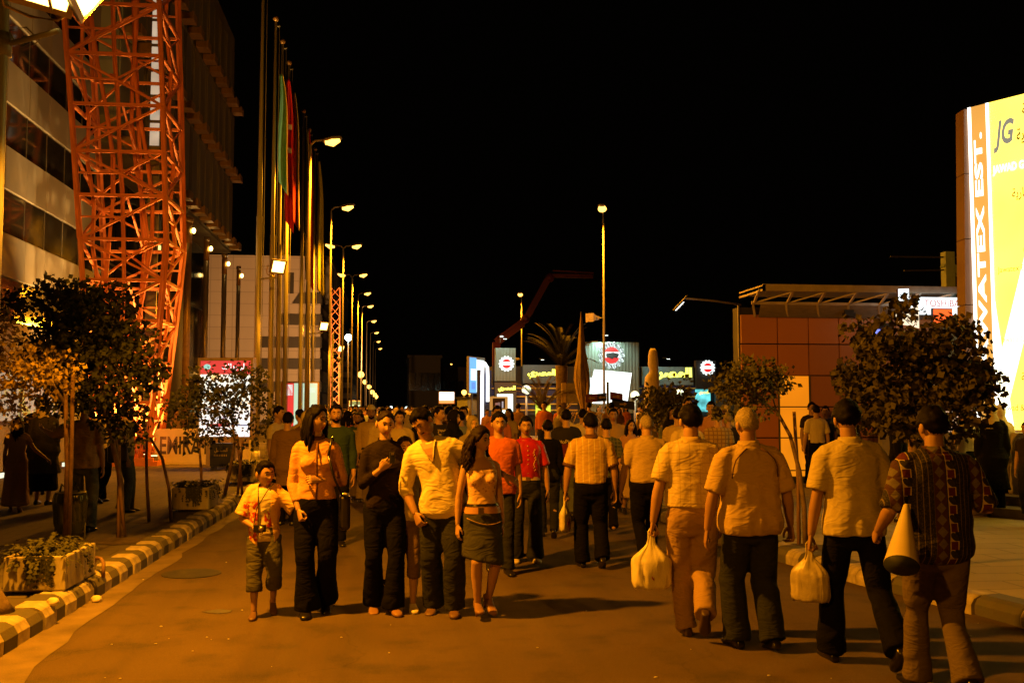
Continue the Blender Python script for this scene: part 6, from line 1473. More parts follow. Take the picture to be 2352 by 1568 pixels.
# ------------------------------------------------------------------ the group walking towards the viewer
boy_shirt = printed('boy_red_print_shirt', (.64, .42, .17), (.42, .05, .02), (-.17, -.05, .62, .94), 34, .5)
boy, JB = person('boy in an open pale shirt with red print and denim shorts holding a hand', gnd(604, 1412), 6, 1.25, 'm', head=(30, 4, 0), headscale=1.22, wide=.9,
    armL=((.78, -.12, -.62), (.95, -.16, .12)), armR=((-.34, .0, -.9), (.55, -.72, -.30)), hands=('grip', 'hold'), palms=((0, .2, -1), (.3, .3, -1)), footL=(.11, .1, .15), footR=(-.10, -.14, .085), foot_pitch=(26, 0),
    top=dict(m=printed('boy_printed_tee', (.60, .50, .36), (.42, .05, .02), (.0, .1, .70, .86), 36, .52), hem=.86, ease=.012, sleeve=.4), bottom=dict(m=denim('camouflage_denim', (.085, .08, .055)), hem=1.45, hemr=.092, thigh=.112, knee=.094, amp=.012), shoes=mat('brown_shoe', (.14, .075, .035), .5), skin=2, seed=1)
# his open over-shirt is a second garment
mb = MB(); e = .034; zz = [.64 + i * (1.462 - .64) / 13 for i in range(14)]
mb.rings([[p + V((0, 0, min(0, z - .8))) for p in JB['ring'](max(z, .8), e + .05 * max(0, 1.0 - z))] for z in zz])
for k in 'LR':
    sg = 1 if k == 'L' else -1; sh, el = JB['sh' + k], JB['el' + k]; mb.tube([(sg * .05, .012, 1.445), (sg * .12, .01, 1.43), sh], [.075, .085, .088], 12, dome=True); mb.tube([sh, sh.lerp(el, .45), sh.lerp(el, .86)], [.086, .094, .104], 14)
me = bake(mb, .009, 5); wrinkle(me, .012, 8, 5, 4); bmm = bmesh.new(); bmm.from_mesh(me)
bmesh.ops.delete(bmm, geom=[f for f in bmm.faces if (lambda c: c.y < -.01 and -.075 < c.x < .07 + .05 * sstep(1.2, .8, c.z))(f.calc_center_median())], context='FACES')
bmesh.ops.bisect_plane(bmm, geom=bmm.verts[:] + bmm.edges[:] + bmm.faces[:], plane_co=(0, 0, .735), plane_no=(-.34, 0, -1), clear_outer=True)
for _ in range(10):
    bv = [v for v in bmm.verts if v.is_boundary]; mv = {}
    for v in bv:
        nb = [e_.other_vert(v).co for e_ in v.link_edges if e_.is_boundary]
        if len(nb) == 2: mv[v] = v.co * .4 + (nb[0] + nb[1]) * .3
    for v, c in mv.items(): v.co = c
bmm.to_mesh(me); bmm.free()
for v in me.vertices: v.co *= JB['s']
link('overshirt', me, boy_shirt, boy)
cm = tag(empty('camera_in_hand', JB['W'](JB['hcR'] + V((.02, -.03, .02))), 0), 'small black camera on a strap in the hand of the boy', 'camera'); cm.name = 'camera_toy'
cm.name = 'compact_camera'
mb = MB(); mb.box((-.05, -.02, -.03), (.05, .02, .03)); link('camera_case', bevelled(mb, .006), leather, cm)
mb = MB(); mb.tube([(.015, -.02, 0), (.015, -.04, 0)], .02, 12); put('camera_lens', mb, steel, cm)
mb = MB(); mb.tube([(-.05, 0, .02), (-.03, .02, .16), (.05, .05, .30), (.1, .07, .36)], .004, 5); put('strap', mb, leather, cm)

orange_knit = cloth('orange_cardigan_knit', (.56, .29, .13), .05)
wo, JW = person('woman in an orange cardigan and black flared trousers looking sideways', gnd(722, 1409), 4, 1.73, 'f', head=(48, 2, 2), wide=1.0, footL=(.085, .12, .13), footR=(-.06, -.08, .085), foot_pitch=(24, 0),
    armL=((.25, .12, -.95), (-.78, -.60, .10)), armR=((-.16, .02, -1), (.22, -.42, -.85)), hands=('hold', 'grip'), palms=((-.2, .9, -.35), (.9, .4, 0)),
    top=dict(m=orange_knit, hem=.955, ease=.010, sleeve=1.92, bust=1.04, amp=.009, collar=cloth('brown_collar', (.12, .055, .03)), name='cardigan'), bottom=dict(m=black_cloth, hemr=.112, thigh=.098, knee=.074, waist=.98, amp=.009), shoes=leather, hair='long', hairm=hair_black, hairlen=.27, thick=.02, seed=2)
sh = JW['shirt']; mb = MB(); pts = []
for z in (1.44, 1.38, 1.32, 1.26, 1.2, 1.1, 1.0, .965): r = lerp_prof(JW['prof'], z); pts.append(JW['bend']((.006, r[2] - r[1] - .012 - (.036 if 1.2 < z < 1.33 else .012 if 1.15 < z < 1.4 else 0), z)))
mb.tube(pts, .009, 6); JW['out'](mb, 'zip_edge', cloth('brown_collar', (.12, .055, .03)), sh)
mb = MB(); mb.tube([JW['bend']((.10, -.13, 1.33)), JW['bend']((.125, -.06, 1.47)), JW['bend']((.135, .02, 1.485)), JW['bend']((.16, .12, 1.3)), JW['bend']((.2, .08, 1.0))], .011, 6); mb.tube([JW['bend']((.10, -.13, 1.33)), JW['bend']((.15, -.14, 1.15)), JW['bend']((.215, -.02, 1.0))], .011, 6)
hb_ = tag(empty('handbag', JW['W']((0, 0, 0)), R(4)), 'black shoulder bag hanging beside the woman in orange', 'handbag'); mb.v = [tuple(V(p) * JW['s']) for p in mb.v]; put('strap', mb, leather, hb_)
mb = MB(); mb.box((.20, -.10, .70), (.29, .16, 1.0)); me = bevelled(mb, .03, 3)
for v in me.vertices: v.co = (v.co + V((0, .02 * math.sin(v.co.z * 20), 0))) * JW['s']
link('bag_body', me, leather, hb_)

blackshirt = cloth('black_blouse_cloth', (.014, .009, .007), .35)
wb, JK = person('woman in black with tied hair smiling at a phone in her raised hand', gnd(882, 1404), 8, 1.69, 'f', head=(4, 8, 4), footL=(.07, -.1, .085), footR=(-.085, .06, .10), foot_pitch=(0, 14),
    armL=((.16, .06, -1), (.05, -.16, -1)), armR=((-.20, -.16, -.95), (.62, -.62, .62)), hands=('relaxed', 'hold'), palms=(None, (.3, .85, .3)),
    top=dict(m=blackshirt, hem=.90, ease=.012, sleeve=1.85, bust=.98, collar=blackshirt, name='blouse'), bottom=dict(m=black_cloth, hemr=.104, thigh=.1, knee=.076), shoes=tanleather, hair='tied', hairm=hair_brown, thick=.011, skin=0, seed=3)
ph = tag(empty('mobile_phone', JK['W'](JK['hcR'] + V((.045, -.01, .055))), R(10)), 'small dark folding phone in the raised hand of the woman in black', 'phone')
mb = MB(); mb.box((-.023, -.009, -.05), (.023, .009, .045)); link('phone_body', bevelled(mb, .004), mat('dark_phone', (.03, .03, .03), .3), ph); mb = MB(); mb.box((-.018, .009, 0), (.018, .012, .038)); put('screen', mb, mat('phone_screen', (.1, .12, .12), .15), ph)
mb = MB(); mb.box((-.012, -.013, .02), (.012, -.0088, .04)); put('cover_plate', mb, steel, ph)

pk, _ = person('half hidden person peering between the phone holder and the leaning man', foot(931, 8.66), 0, 1.47, 'f', head=(10, 0, -6), footL=(.09, -.05, .085), footR=(-.05, .0, .085), foot_pitch=(0, 0), armL=((.1, .1, -1), (.4, -.7, -.2)), hands=('hold', 'relaxed'),
    top=dict(m=cloth('beige_blouse', (.40, .32, .2)), hem=.9, ease=.014, sleeve=.5), bottom=dict(m=cloth('brown_capri', (.14, .09, .05)), hem=1.35, hemr=.07), shoes=('trainer', paleleather), hair='tied', hairm=hair_brown, seed=4)

white_linen = cloth('pale_yellow_linen', (.66, .56, .30), .05)
mw_, JM = person('man in a loose pale V-neck shirt and jeans leaning down to look at a phone', gnd(1018, 1408), -10, 1.735, 'm', lean=(-.25, .10), head=(-32, 22, -14), wide=.96, footL=(.10, -.05, .085), footR=(-.09, .07, .09), foot_pitch=(0, 8), fat=.12,
    armL=((.80, .28, -.50), (.85, .02, -.42)), armR=((-.20, .05, -.97), (.42, -.42, -.80)), hands=('relaxed', 'hold'), palms=((0, .6, -1), (.6, .7, 0)),
    top=dict(m=white_linen, hem=.80, ease=.018, sleeve=1.62, loose=.008, flare=.05, amp=.012, name='shirt'), bottom=dict(m=jeans_dark, hemr=.095, thigh=.112, knee=.09, amp=.012), shoes=mat('brown_shoe', (.14, .075, .035), .5), hair='short', hairm=hair_black, beard=1, thick=.02, skin=1, seed=5)
mb = MB(); vn = []
for x, z in ((-.07, 1.47), (-.05, 1.42), (-.028, 1.365), (.0, 1.30), (.03, 1.365), (.05, 1.42), (.07, 1.47)): rx, ry, y = lerp_prof(JM['prof'], z); vn.append(JM['bend']((x, y - (ry + .030) * math.sqrt(max(.1, 1 - (x / (rx + .02)) ** 2)) - .004, z)))
vn = vn
mb.add(vn, [(0, 1, 5, 6), (1, 2, 4, 5), (2, 3, 4)]); JM['out'](mb, 'neck_opening', skin_mat(1), JM['shirt'])
mb = MB(); mb.tube([p + V((0, -.006, 0)) for p in vn], [.006] * 7, 5); JM['out'](mb, 'collar', white_linen, JM['shirt'])

pink_top = printed('pink_sequin_top', (.66, .44, .28), (.40, .19, .09), (-.12, .12, 1.02, 1.3), 45, .6)
skirtm = denim('dark_denim_skirt', (.045, .045, .042)); n = Nodes(skirtm)
gl, JG = person('girl with long curly dark hair in a pink top and denim skirt', gnd(1106, 1413), 10, 1.55, 'f', head=(34, 2, -8), lean=(-.02, 0), footL=(.085, .07, .14), footR=(-.06, -.08, .125), foot_pitch=(16, -8), armL=((.14, .04, -1), (.06, -.12, -1)), armR=((-.22, .02, -1), (-.06, -.14, -1)),
    top=dict(m=pink_top, hem=1.0, ease=.006, strap=True, bust=1.0, neck=1.36, amp=.005, name='tank_top'), bottom=dict(kind='skirt', m=skirtm, waist=.99, len=.50, slant=.045, ease=.012, name='skirt', amp=.009), shoes=('heel', tanleather), hair='curly', hairm=hair_brown, hairlen=.50, thick=.026, skin=0, seed=6)
mb = MB(); r1, r2 = JG['ring'](.955, .020), JG['ring'](1.015, .018); mb.rings([r1, r2], 0, False, True); JG['out'](mb, 'belt', mat('pink_leather_belt', (.42, .22, .13), .5), gl)
mb = MB(); mb.rings([JG['ring'](1.022, .015), JG['ring'](1.045, .013)], 0, False, True); JG['out'](mb, 'dark_belt', leather, gl)
mb = MB(); mb.box((-.075, -.155, .955), (-.02, -.140, 1.015)); JG['out'](mb, 'buckle', mat('buckle_metal', (.5, .4, .22), .3, .9), gl)
for zf, a in ((.90, .05), (.74, -.10)):
    mb = MB(); pts = []
    for i in range(13):
        x = -.17 + .34 * i / 12; rx, ry, y = lerp_prof(JG['prof'], max(zf, .86)); pts.append(V((x, y - (ry + .04) * math.sqrt(max(.02, 1 - (x / (rx + .035)) ** 2)) - .012, zf - a * x * 2 - .04 * math.sin(i / 12 * 3.1))))
    mb.tube(pts, .005, 4); JG['out'](mb, 'stitching', mat('tan_thread', (.32, .2, .09), .8), gl)

tee, _ = person('long haired man in an orange tee shirt behind the curly haired girl', foot(1146, 10.6), 4, 1.66, 'm', head=(-4, 0, 0), top=dict(m=cloth('orange_tee', (.50, .13, .045)), hem=.86, ease=.016, sleeve=.72, flare=.02), bottom=dict(m=jeans_dark), shoes=leather, hair='tied', thick=.02, skin=2, seed=7, **WALK)
red_satin = mat('red_satin', (.36, .012, .016), .38, var=.2, scale=9, spec=.6, bump=.1, bscale=80)
rd, JR = person('moustached man in a shiny red shirt, jeans and white trainers', gnd(1208, 1288), 2, 1.61, 'm', head=(-6, 0, 0), armL=((.26, .02, -1), (.10, -.12, -1)), top=dict(m=red_satin, hem=1.0, ease=.014, sleeve=.82, collar=red_satin, loose=.012, amp=.014), bottom=dict(m=jeans_dark, hemr=.11, knee=.08, waist=1.02, belt=mat('pale_belt', (.45, .36, .22), .5), amp=.009), shoes=('trainer', paleleather), beard=1, skin=1, seed=8,
    footL=(.10, -.06, .085), footR=(-.13, -.02, .085), foot_pitch=(0, 0))
mb = MB()
for i in range(7):
    z = 1.40 - i * .055; r = lerp_prof(JR['prof'], z); mb.ball(JR['bend']((0.004, r[2] - r[1] - .022, z)), .007, 6, 5)
JR['out'](mb, 'button', paleleather, JR['shirt'])
mb = MB()
for i in range(9):
    z = 1.34 - i * .03; r = lerp_prof(JR['prof'], z); c = JR['bend']((.075 - .012 * math.sin(i * 1.3), r[2] - r[1] * .95 - .019, z)); mb.tube([c, c + V((.02, 0, .012)), c + V((.012, 0, .026))], .004, 4)
JR['out'](mb, 'embroidery', mat('pale_thread', (.6, .4, .3), .7), JR['shirt'])

# ------------------------------------------------------------------ men walking away on the right
ARMA = ((.24, .04, -1), (.08, -.16, -1))
st_sh = striped('yellow_striped_polo', (.45, .31, .10), (.62, .52, .28), .062, .07); dk_trim = cloth('dark_trim', (.10, .05, .03))
m9, J9 = person('man in a yellow striped polo shirt walking away with a white carrier bag', gnd(1358, 1302), 178, 1.65, 'm', fat=.14, head=(6, 4, 0), armL=((.30, .02, -1), (.10, -.05, -1)), armR=((-.30, .06, -1), (-.06, -.12, -1)), hands=('grip', 'relaxed'), top=dict(m=st_sh, hem=.96, ease=.018, sleeve=.86, collar=dk_trim, cuffm=dk_trim, amp=.009), bottom=dict(m=black_cloth, thigh=.106, hemr=.088, knee=.082), shoes=leather, thick=.016, skin=1, seed=9,
    footL=(.10, -.02, .085), footR=(-.10, .18, .14), wide=1.06)
sack('carrier_bag', J9['W'](J9['hcL']), .20, .34, bagplastic, 'white carrier bag hanging from the hand of the man in the striped polo', 'carrier bag', R(60), .5, 3, redink)
m10, J10 = person('balding grey haired man in a tan short sleeved shirt and black trousers', gnd(1488, 1297), 180, 1.63, 'm', fat=.3, head=(8, 3, 0), armL=((.34, .04, -1), (.12, -.12, -1)), armR=((-.3, .04, -1), (-.1, -.1, -1)), top=dict(m=cloth('tan_shirt_cloth', (.44, .33, .16)), hem=.97, ease=.018, sleeve=.82, collar=cloth('tan_shirt_cloth', (.44, .33, .16)), amp=.009), bottom=dict(m=black_cloth, thigh=.11, hemr=.085), shoes=leather, hair='short', hairm=hair_grey, thick=.008, seed=10, wide=1.08, **WALK2)
m11, J11 = person('man in a pale checked shirt and beige trousers carrying a white bag', gnd(1592, 1462), 172, 1.73, 'm', fat=.1, head=(10, 2, 0), armL=((.30, .06, -1), (.16, -.10, -1)), armR=((-.2, -.1, -1), (-.02, -.3, -1)), hands=('grip', 'relaxed'), top=dict(m=checked('pale_checked_shirt', (.55, .45, .24), (.36, .27, .12), .075), hem=.98, ease=.020, sleeve=.74, loose=.02, collar=cloth('pale_collar', (.5, .38, .18)), amp=.015), bottom=dict(m=cloth('beige_trousers', (.34, .225, .115)), thigh=.112, hemr=.082, knee=.086, amp=.013), shoes=mat('dark_brown_shoe', (.06, .035, .02), .45), thick=.02, skin=2, seed=11,
    footL=(.04, -.06, .085), footR=(-.05, .26, .24), foot_pitch=(0, 45))
sack('carrier_bag', J11['W'](J11['hcL'] + V((0, 0, -.01))), .30, .40, bagplastic, 'crumpled white carrier bag with red print held by the man in the checked shirt', 'carrier bag', R(-12), .55, 7, redink)
polo_c = cloth('tan_polo_knit', (.45, .33, .16))
m12, J12 = person('heavy man with cropped grey hair in an untucked tan polo shirt', gnd(1728, 1488), 184, 1.71, 'm', fat=.22, head=(6, 0, 0), lean=(.02, 0), armL=((.36, .02, -1), (.14, -.10, -1)), armR=((-.40, .0, -1), (-.18, -.18, -1)), hands=('relaxed', 'hold'), top=dict(m=polo_c, hem=.835, ease=.020, sleeve=.90, flare=.045, collar=polo_c, amp=.014), bottom=dict(m=cloth('navy_trousers', (.022, .024, .026), .3), thigh=.112, hemr=.094, knee=.092), shoes=leather, hair='short', hairm=hair_grey, thick=.010, skin=1, seed=12, wide=1.1,
    footL=(.10, -.05, .085), footR=(-.12, .10, .10), foot_pitch=(0, 12))
for sg in (1, -1):
    mb = MB(); mb.tube([J12['bend']((sg * x, y, z)) for x, y, z in ((.055, .108, 1.462), (.10, .118, 1.43), (.15, .122, 1.38), (.172, .118, 1.32), (.178, .104, 1.25))], .005, 5); J12['out'](mb, 'seam', dk_trim, J12['shirt'])
m13, J13 = person('young man in a loose pale shirt and black trousers carrying a thin bag', gnd(1968, 1524), 172, 1.755, 'm', head=(-4, 6, 0), lean=(.03, .03), armL=((.22, .04, -1), (.14, -.10, -1)), armR=((-.2, 0, -1), (.0, -.3, -1)), hands=('grip', 'relaxed'), top=dict(m=cloth('pale_olive_shirt', (.46, .39, .20)), hem=.86, ease=.024, sleeve=.80, loose=.015, flare=.03, collar=cloth('pale_olive_shirt', (.46, .39, .20)), amp=.015), bottom=dict(m=black_cloth, hemr=.098, thigh=.102, knee=.082), shoes=leather, hair='short', thick=.024, skin=1, seed=13,
    footL=(.14, -.10, .085), footR=(-.16, .34, .19), foot_pitch=(0, 38))
sack('carrier_bag', J13['W'](J13['hcL']), .26, .36, mat('translucent_bag', (.42, .36, .22), .35, var=.25, scale=10, bump=.5, bscale=24), 'thin pale carrier bag swinging in the hand of the young man', 'carrier bag', R(-35), .4, 5)
m14, J14 = person('man in a boldly patterned dark shirt with a white paper cone under his arm', gnd(2160, 1594), 178, 1.715, 'm', fat=.14, head=(6, 4, 0), armL=((.42, .12, -.92), (-.05, -.75, -.55)), armR=((-.46, .10, -.92), (.10, -.95, .10)), hands=('grip', 'relaxed'), top=dict(m=geometric('bold_patterned_shirt'), hem=.80, ease=.026, sleeve=1.28, loose=.01, flare=.018, collar=geometric('bold_patterned_collar'), amp=.010), bottom=dict(m=brown_cl, thigh=.108, hemr=.088), shoes=leather, hair='short', thick=.022, skin=1, seed=14, wide=1.1, **WALK)
cn = tag(empty('paper_cone', J14['W']((.275, .14, 1.0)), 0), 'shiny white paper cone pointing down under the arm of the patterned shirt man', 'paper cone')
mb = MB(); ax = V((-.17, -.25, -.31)); N_ = 26
def cring(u, r): 
    t_ = ax.normalized(); a_ = V((1, 0, 0)); a_ = (a_ - t_ * a_.dot(t_)).normalized(); b_ = t_.cross(a_); c = ax * u + V((.02, 0, .16)); return [c + a_ * r * math.cos(6.2832 * j / N_) + b_ * r * math.sin(6.2832 * j / N_) for j in range(N_)]
mb.rings([cring(0, .016), cring(.3, .040), cring(.7, .074), cring(1.0, .098)], 0, False, True); put('cone', mb, mat('glossy_white_card', (.66, .56, .32), .3, var=.05), cn)
mb = MB(); mb.rings([cring(1.0, .0975), cring(.985, .091), cring(.5, .045), cring(.1, .006)], 0, True, True); put('cone_inside', mb, mat('dark_card', (.02, .025, .02), .6), cn)  # unlit hollow of the white cone: its shade is put into the colour

# ------------------------------------------------------------------ people on the left pavement (level .15)
G = dict(hairm=hair_black)
person('girl in a long pale dress holding hands at the far left edge', foot(42, 15.2, PZ), 195, 1.42, 'f', top=dict(m=cloth('pale_pink_dress', (.34, .22, .17)), hem=.9, ease=.014, sleeve=.5), bottom=dict(kind='skirt', m=cloth('pale_pink_dress', (.34, .22, .17)), len=.10, flare=.35, waist=1.0, name='dress_skirt'), shoes=tanleather, hair='long', hairlen=.32, armR=((-.5, -.05, -.8), (-.6, -.1, -.5)), seed=20, **G)
person('woman in a pale headscarf and long dark coat seen from behind on the left pavement', foot(103, 16.3, PZ), 178, 1.70, 'f', top=dict(m=cloth('dark_tweed_coat', (.035, .030, .026), .4), hem=.52, ease=.03, sleeve=1.85, flare=.10, name='coat', loose=.03), bottom=dict(kind='skirt', m=black_cloth, len=.22, ease=.02, waist=1.0), shoes=leather, hair='hijab', hairm=cloth('pale_headscarf', (.42, .33, .22)), seed=21, fat=.2, **STAND)
person('dark haired man standing ahead of the pale headscarf at the shop window', foot(90, 18.2, PZ), 200, 1.74, 'm', top=dict(m=black_cloth, hem=.85, sleeve=1.8), bottom=dict(m=black_cloth), shoes=leather, seed=22, **STAND)
person('man in a beige shirt and grey jeans with one arm stretched out, seen from behind', foot(196, 12.8, PZ), 176, 1.66, 'm', armL=((.75, -.3, -.35), (.7, -.5, .25)), head=(10, 0, 0), top=dict(m=cloth('beige_shirt', (.34, .24, .135)), hem=.84, ease=.022, sleeve=.8, flare=.03, loose=.01), bottom=dict(m=jeans_blue, hemr=.09), shoes=leather, seed=23, wide=1.05, **STAND)
person('person in black trousers and pale top half hidden by the dark tree', foot(236, 16.6, PZ), 160, 1.66, 'm', top=dict(m=cloth('pale_top', (.42, .34, .22)), hem=.85), bottom=dict(m=black_cloth), shoes=leather, seed=24, **WALK)
wj, JJ = person('woman in a white top and flared jeans standing side on under the dark tree', foot(292, 15.2, PZ), 100, 1.64, 'f', armL=((.16, -.2, -.9), (-.2, -.8, .1)), top=dict(m=cloth('cream_top', (.52, .42, .28)), hem=.9, ease=.014, sleeve=.6, bust=1.0), bottom=dict(m=jeans_blue, hemr=.115, thigh=.1), shoes=leather, hair='tied', seed=25, **STAND)
t = tag(empty('handbag', JJ['W']((-.22, .12, .95)), R(100)), 'dark shoulder bag at the back of the woman in flared jeans', 'handbag'); mb = MB(); mb.box((-.05, -.15, -.14), (.05, .13, .12)); link('bag_body', bevelled(mb, .035, 3), leather, t)
mb = MB(); mb.tube([(0, -.1, .1), (.1, -.12, .45), (.12, .0, .47), (0, .1, .1)], .01, 5); put('strap', mb, leather, t)
person('person in a pale top sitting by the sign wall far behind the left trees', foot(405, 30.5, PZ), 60, 1.5, 'm', top=dict(m=cloth('tan_top', (.3, .2, .12))), bottom=dict(m=jeans_dark), lo=True, seed=26, **STAND)

# ------------------------------------------------------------------ people one can single out in the middle distance
def C(name, c): return cloth('cloth_' + name, c, .1)
MID = dict(lo=False)
person('man in a white tee shirt standing in profile beside the flagpole', foot(640, 16.2, .0), 62, 1.73, 'm', top=dict(m=C('white_tee', (.62, .54, .38)), hem=.88, sleeve=.6), bottom=dict(m=black_cloth), shoes=leather, hair='short', armL=((.1, -.1, -1), (-.25, -.9, .1)), seed=30, **STAND)
person('person in a long brown tunic seen from behind left of the woman in orange', foot(662, 14.8), 172, 1.64, 'm', top=dict(m=C('brown_tunic', (.16, .10, .045)), hem=.62, ease=.02, sleeve=1.8, flare=.04), bottom=dict(m=black_cloth), shoes=leather, seed=31, **STAND)
person('dark haired youth in a pale shirt turned away beside the red half poster', foot(690, 17.5), 225, 1.68, 'm', top=dict(m=C('pale_shirt', (.45, .36, .2)), hem=.86), bottom=dict(m=jeans_dark), shoes=leather, seed=32, **WALK)
person('bearded man in a dark teal shirt behind the shoulder of the woman in orange', foot(772, 12.8), 6, 1.75, 'm', top=dict(m=C('teal_shirt', (.022, .042, .038)), hem=.82, sleeve=1.8, flare=.02), bottom=dict(m=black_cloth), shoes=leather, beard=2, skin=1, seed=33, **WALK)
fa, JF = person('bald bearded man in a teal top carrying a small child in orange', foot(822, 18.6), -4, 1.62, 'm', armR=((-.15, -.2, -.9), (.35, -.9, .15)), armL=((.15, -.1, -.95), (-.5, -.85, .05)), top=dict(m=printed('teal_top_cream_chest', (.05, .10, .085), (.45, .36, .2), (-.1, .13, 1.05, 1.3), 2, .2), hem=.8, sleeve=1.6, flare=.03), bottom=dict(m=khaki, hemr=.09), shoes=leather, hair='short', thick=.004, beard=2, skin=1, seed=34, **WALK)
person('small child in an orange outfit carried on the arm of the bald man', JF['W']((-.17, -.20, .98)) - V((0, 0, .46)), 40, .86, 'm', headscale=1.35, lean=(0, .05), footL=(.09, -.34, .55), footR=(-.09, -.34, .55), foot_pitch=(0, 0), top=dict(m=C('child_orange', (.5, .13, .05)), hem=.9), bottom=dict(m=C('child_orange', (.5, .13, .05)), hem=1.3, hemr=.08), shoes=paleleather, seed=35)
person('bearded man in a pale skullcap and open beige jacket among the crowd', foot(853, 17.5), 2, 1.74, 'm', top=dict(m=C('beige_jacket', (.50, .37, .17)), hem=.94, sleeve=1.8), bottom=dict(m=khaki, belt=leather), shoes=leather, hair='cap', beard=2, skin=1, seed=36, **WALK)
person('man in a bright cream shirt walking away beside the skullcap man', foot(880, 16.8), 182, 1.70, 'm', top=dict(m=C('cream_shirt', (.62, .5, .27)), hem=.9, sleeve=1.7), bottom=dict(m=jeans_dark), shoes=leather, seed=37, **WALK2)
person('man in a pale shirt behind the head of the leaning man', foot(918, 15.5), 0, 1.66, 'm', top=dict(m=C('pale_shirt', (.45, .36, .2)), hem=.9, sleeve=1.7), bottom=dict(m=jeans_dark), seed=38, **WALK)
person('man in a black tee with pale chest print looking right over the leaning man', foot(1008, 15.6), 30, 1.73, 'm', head=(20, 0, 0), top=dict(m=printed('black_tee_print', (.02, .018, .016), (.35, .28, .18), (-.09, .09, 1.2, 1.38), 30, .52), hem=.86), bottom=dict(m=jeans_dark), hair='short', skin=0, seed=39, **WALK)
person('woman in a black headscarf and robe turned right above the shoulder of the leaning man', foot(1042, 14.2), 55, 1.68, 'f', top=dict(m=black_cloth, hem=.12, ease=.03, sleeve=1.85, flare=.07, name='robe'), hair='hijab', hairm=black_cloth, shoes=leather, seed=40, **WALK)
person('woman in a patterned grey headscarf above the curly haired girl', foot(1086, 13.2), 10, 1.60, 'f', top=dict(m=C('grey_coat', (.2, .17, .13)), hem=.3, ease=.03, sleeve=1.85, flare=.06, name='coat'), hair='hijab', hairm=C('grey_scarf', (.24, .2, .15)), shoes=leather, seed=41, **WALK)
person('man in a cream shirt between the two headscarves', foot(1064, 18.5), -4, 1.73, 'm', top=dict(m=C('cream_shirt', (.62, .5, .27)), hem=.9), bottom=dict(m=jeans_dark), seed=42, **WALK)
person('dark haired person in a black jacket just behind the red shirt', foot(1258, 13.4), 176, 1.55, 'f', top=dict(m=black_cloth, hem=.8, sleeve=1.8), bottom=dict(m=jeans_dark), shoes=leather, hair='tied', seed=43, **WALK)
bk, J44 = person('young man in a black and dark red tee shirt with white lettering on his back', foot(1300, 15.4), 178, 1.68, 'm', armL=((.2, .02, -1), (.05, -.1, -1)), hands=('grip', 'relaxed'), top=dict(m=None), bottom=dict(m=jeans_blue, hemr=.085), shoes=leather, seed=44, **WALK)
bt = bare('black_red_tee'); n = Nodes(bt); n.color(n.mix(n.m('GREATER_THAN', n.z, 1.17), (.12, .012, .010), (.014, .012, .012)))
mb = MB(); mb.rings([J44['ring'](z, .018) for z in [.86 + i * .0468 for i in range(14)]])
for k in 'LR':
    sg = 1 if k == 'L' else -1; mb.tube([(sg * .06, .012, 1.44), (sg * .12, .01, 1.42), J44['sh' + k]], [.06, .07, .075], 10, dome=True); mb.tube([J44['sh' + k], J44['sh' + k].lerp(J44['el' + k], .7)], [.074, .07], 12)
me = bake(mb, .012, 4)
for v in me.vertices: v.co *= J44['s']
so = link('shirt', me, bt, bk); lettering('#oPimp', mat('white_shirt_print', (.6, .52, .4), .7), (0, .142, 1.19), (-1, 0, 0), (0, 0, 1), .075, .27, so, .01)
sack('carrier_bag', J44['W'](J44['hcL']), .2, .32, bagplastic, 'pale carrier bag beside the red shirt, held by the man with lettering on his back', 'carrier bag', 0, .5, 12)
person('heavy man in a beige shirt facing the viewer under the lamp pole', foot(1408, 16.8), -6, 1.70, 'm', fat=.3, top=dict(m=C('beige_shirt2', (.36, .25, .12)), hem=.86, sleeve=1.5), bottom=dict(m=black_cloth), shoes=leather, skin=1, seed=45, wide=1.08, **STAND)
person('woman in a pink dress with dark hair below the heavy beige shirt man', foot(1448, 16.2), 8, 1.52, 'f', top=dict(m=C('pink_dress', (.44, .25, .22)), hem=.9, sleeve=.6, bust=1), bottom=dict(kind='skirt', m=C('pale_skirt', (.46, .34, .22)), len=.3), hair='long', seed=46, shoes=leather, **WALK)
person('man with one arm raised to his head right of the lettered back', foot(1338, 18.4), 180, 1.68, 'm', armL=((.7, -.2, .5), (-.5, .1, .9)), top=dict(m=C('white_tee', (.62, .54, .38)), hem=.86), bottom=dict(m=jeans_dark), seed=47, **WALK)
person('man in a green striped shirt just right of the yellow striped polo', foot(1392, 13.8), 178, 1.56, 'm', top=dict(m=checked('green_plaid', (.06, .075, .05), (.16, .15, .09), .05, .3), hem=.86, sleeve=.8), bottom=dict(m=black_cloth), seed=48, **WALK)
person('man in a pale tee shirt beyond the head of the checked shirt man', foot(1556, 15.6), 176, 1.70, 'm', top=dict(m=C('pale_tee', (.5, .38, .2)), hem=.88), bottom=dict(m=black_cloth), seed=49, **WALK)
person('man in a light shirt just left of the checked shirt collar', foot(1578, 13.4), 190, 1.69, 'm', top=dict(m=C('cream_shirt', (.62, .5, .27)), hem=.88), bottom=dict(m=jeans_dark), seed=50, **WALK2)
person('person in a plaid shirt between the checked shirt and tan polo men', foot(1648, 15.0), 182, 1.69, 'm', top=dict(m=checked('tan_plaid', (.36, .26, .13), (.12, .06, .03), .06, .25), hem=.86), bottom=dict(m=jeans_dark), seed=51, **WALK)
person('pale haired person in a dark jacket left of the tan polo man', foot(1672, 17.6), 180, 1.62, 'm', top=dict(m=C('dark_jacket', (.03, .024, .02)), hem=.84, sleeve=1.9), bottom=dict(m=black_cloth), hair='short', hairm=hair_grey, seed=52, **WALK)
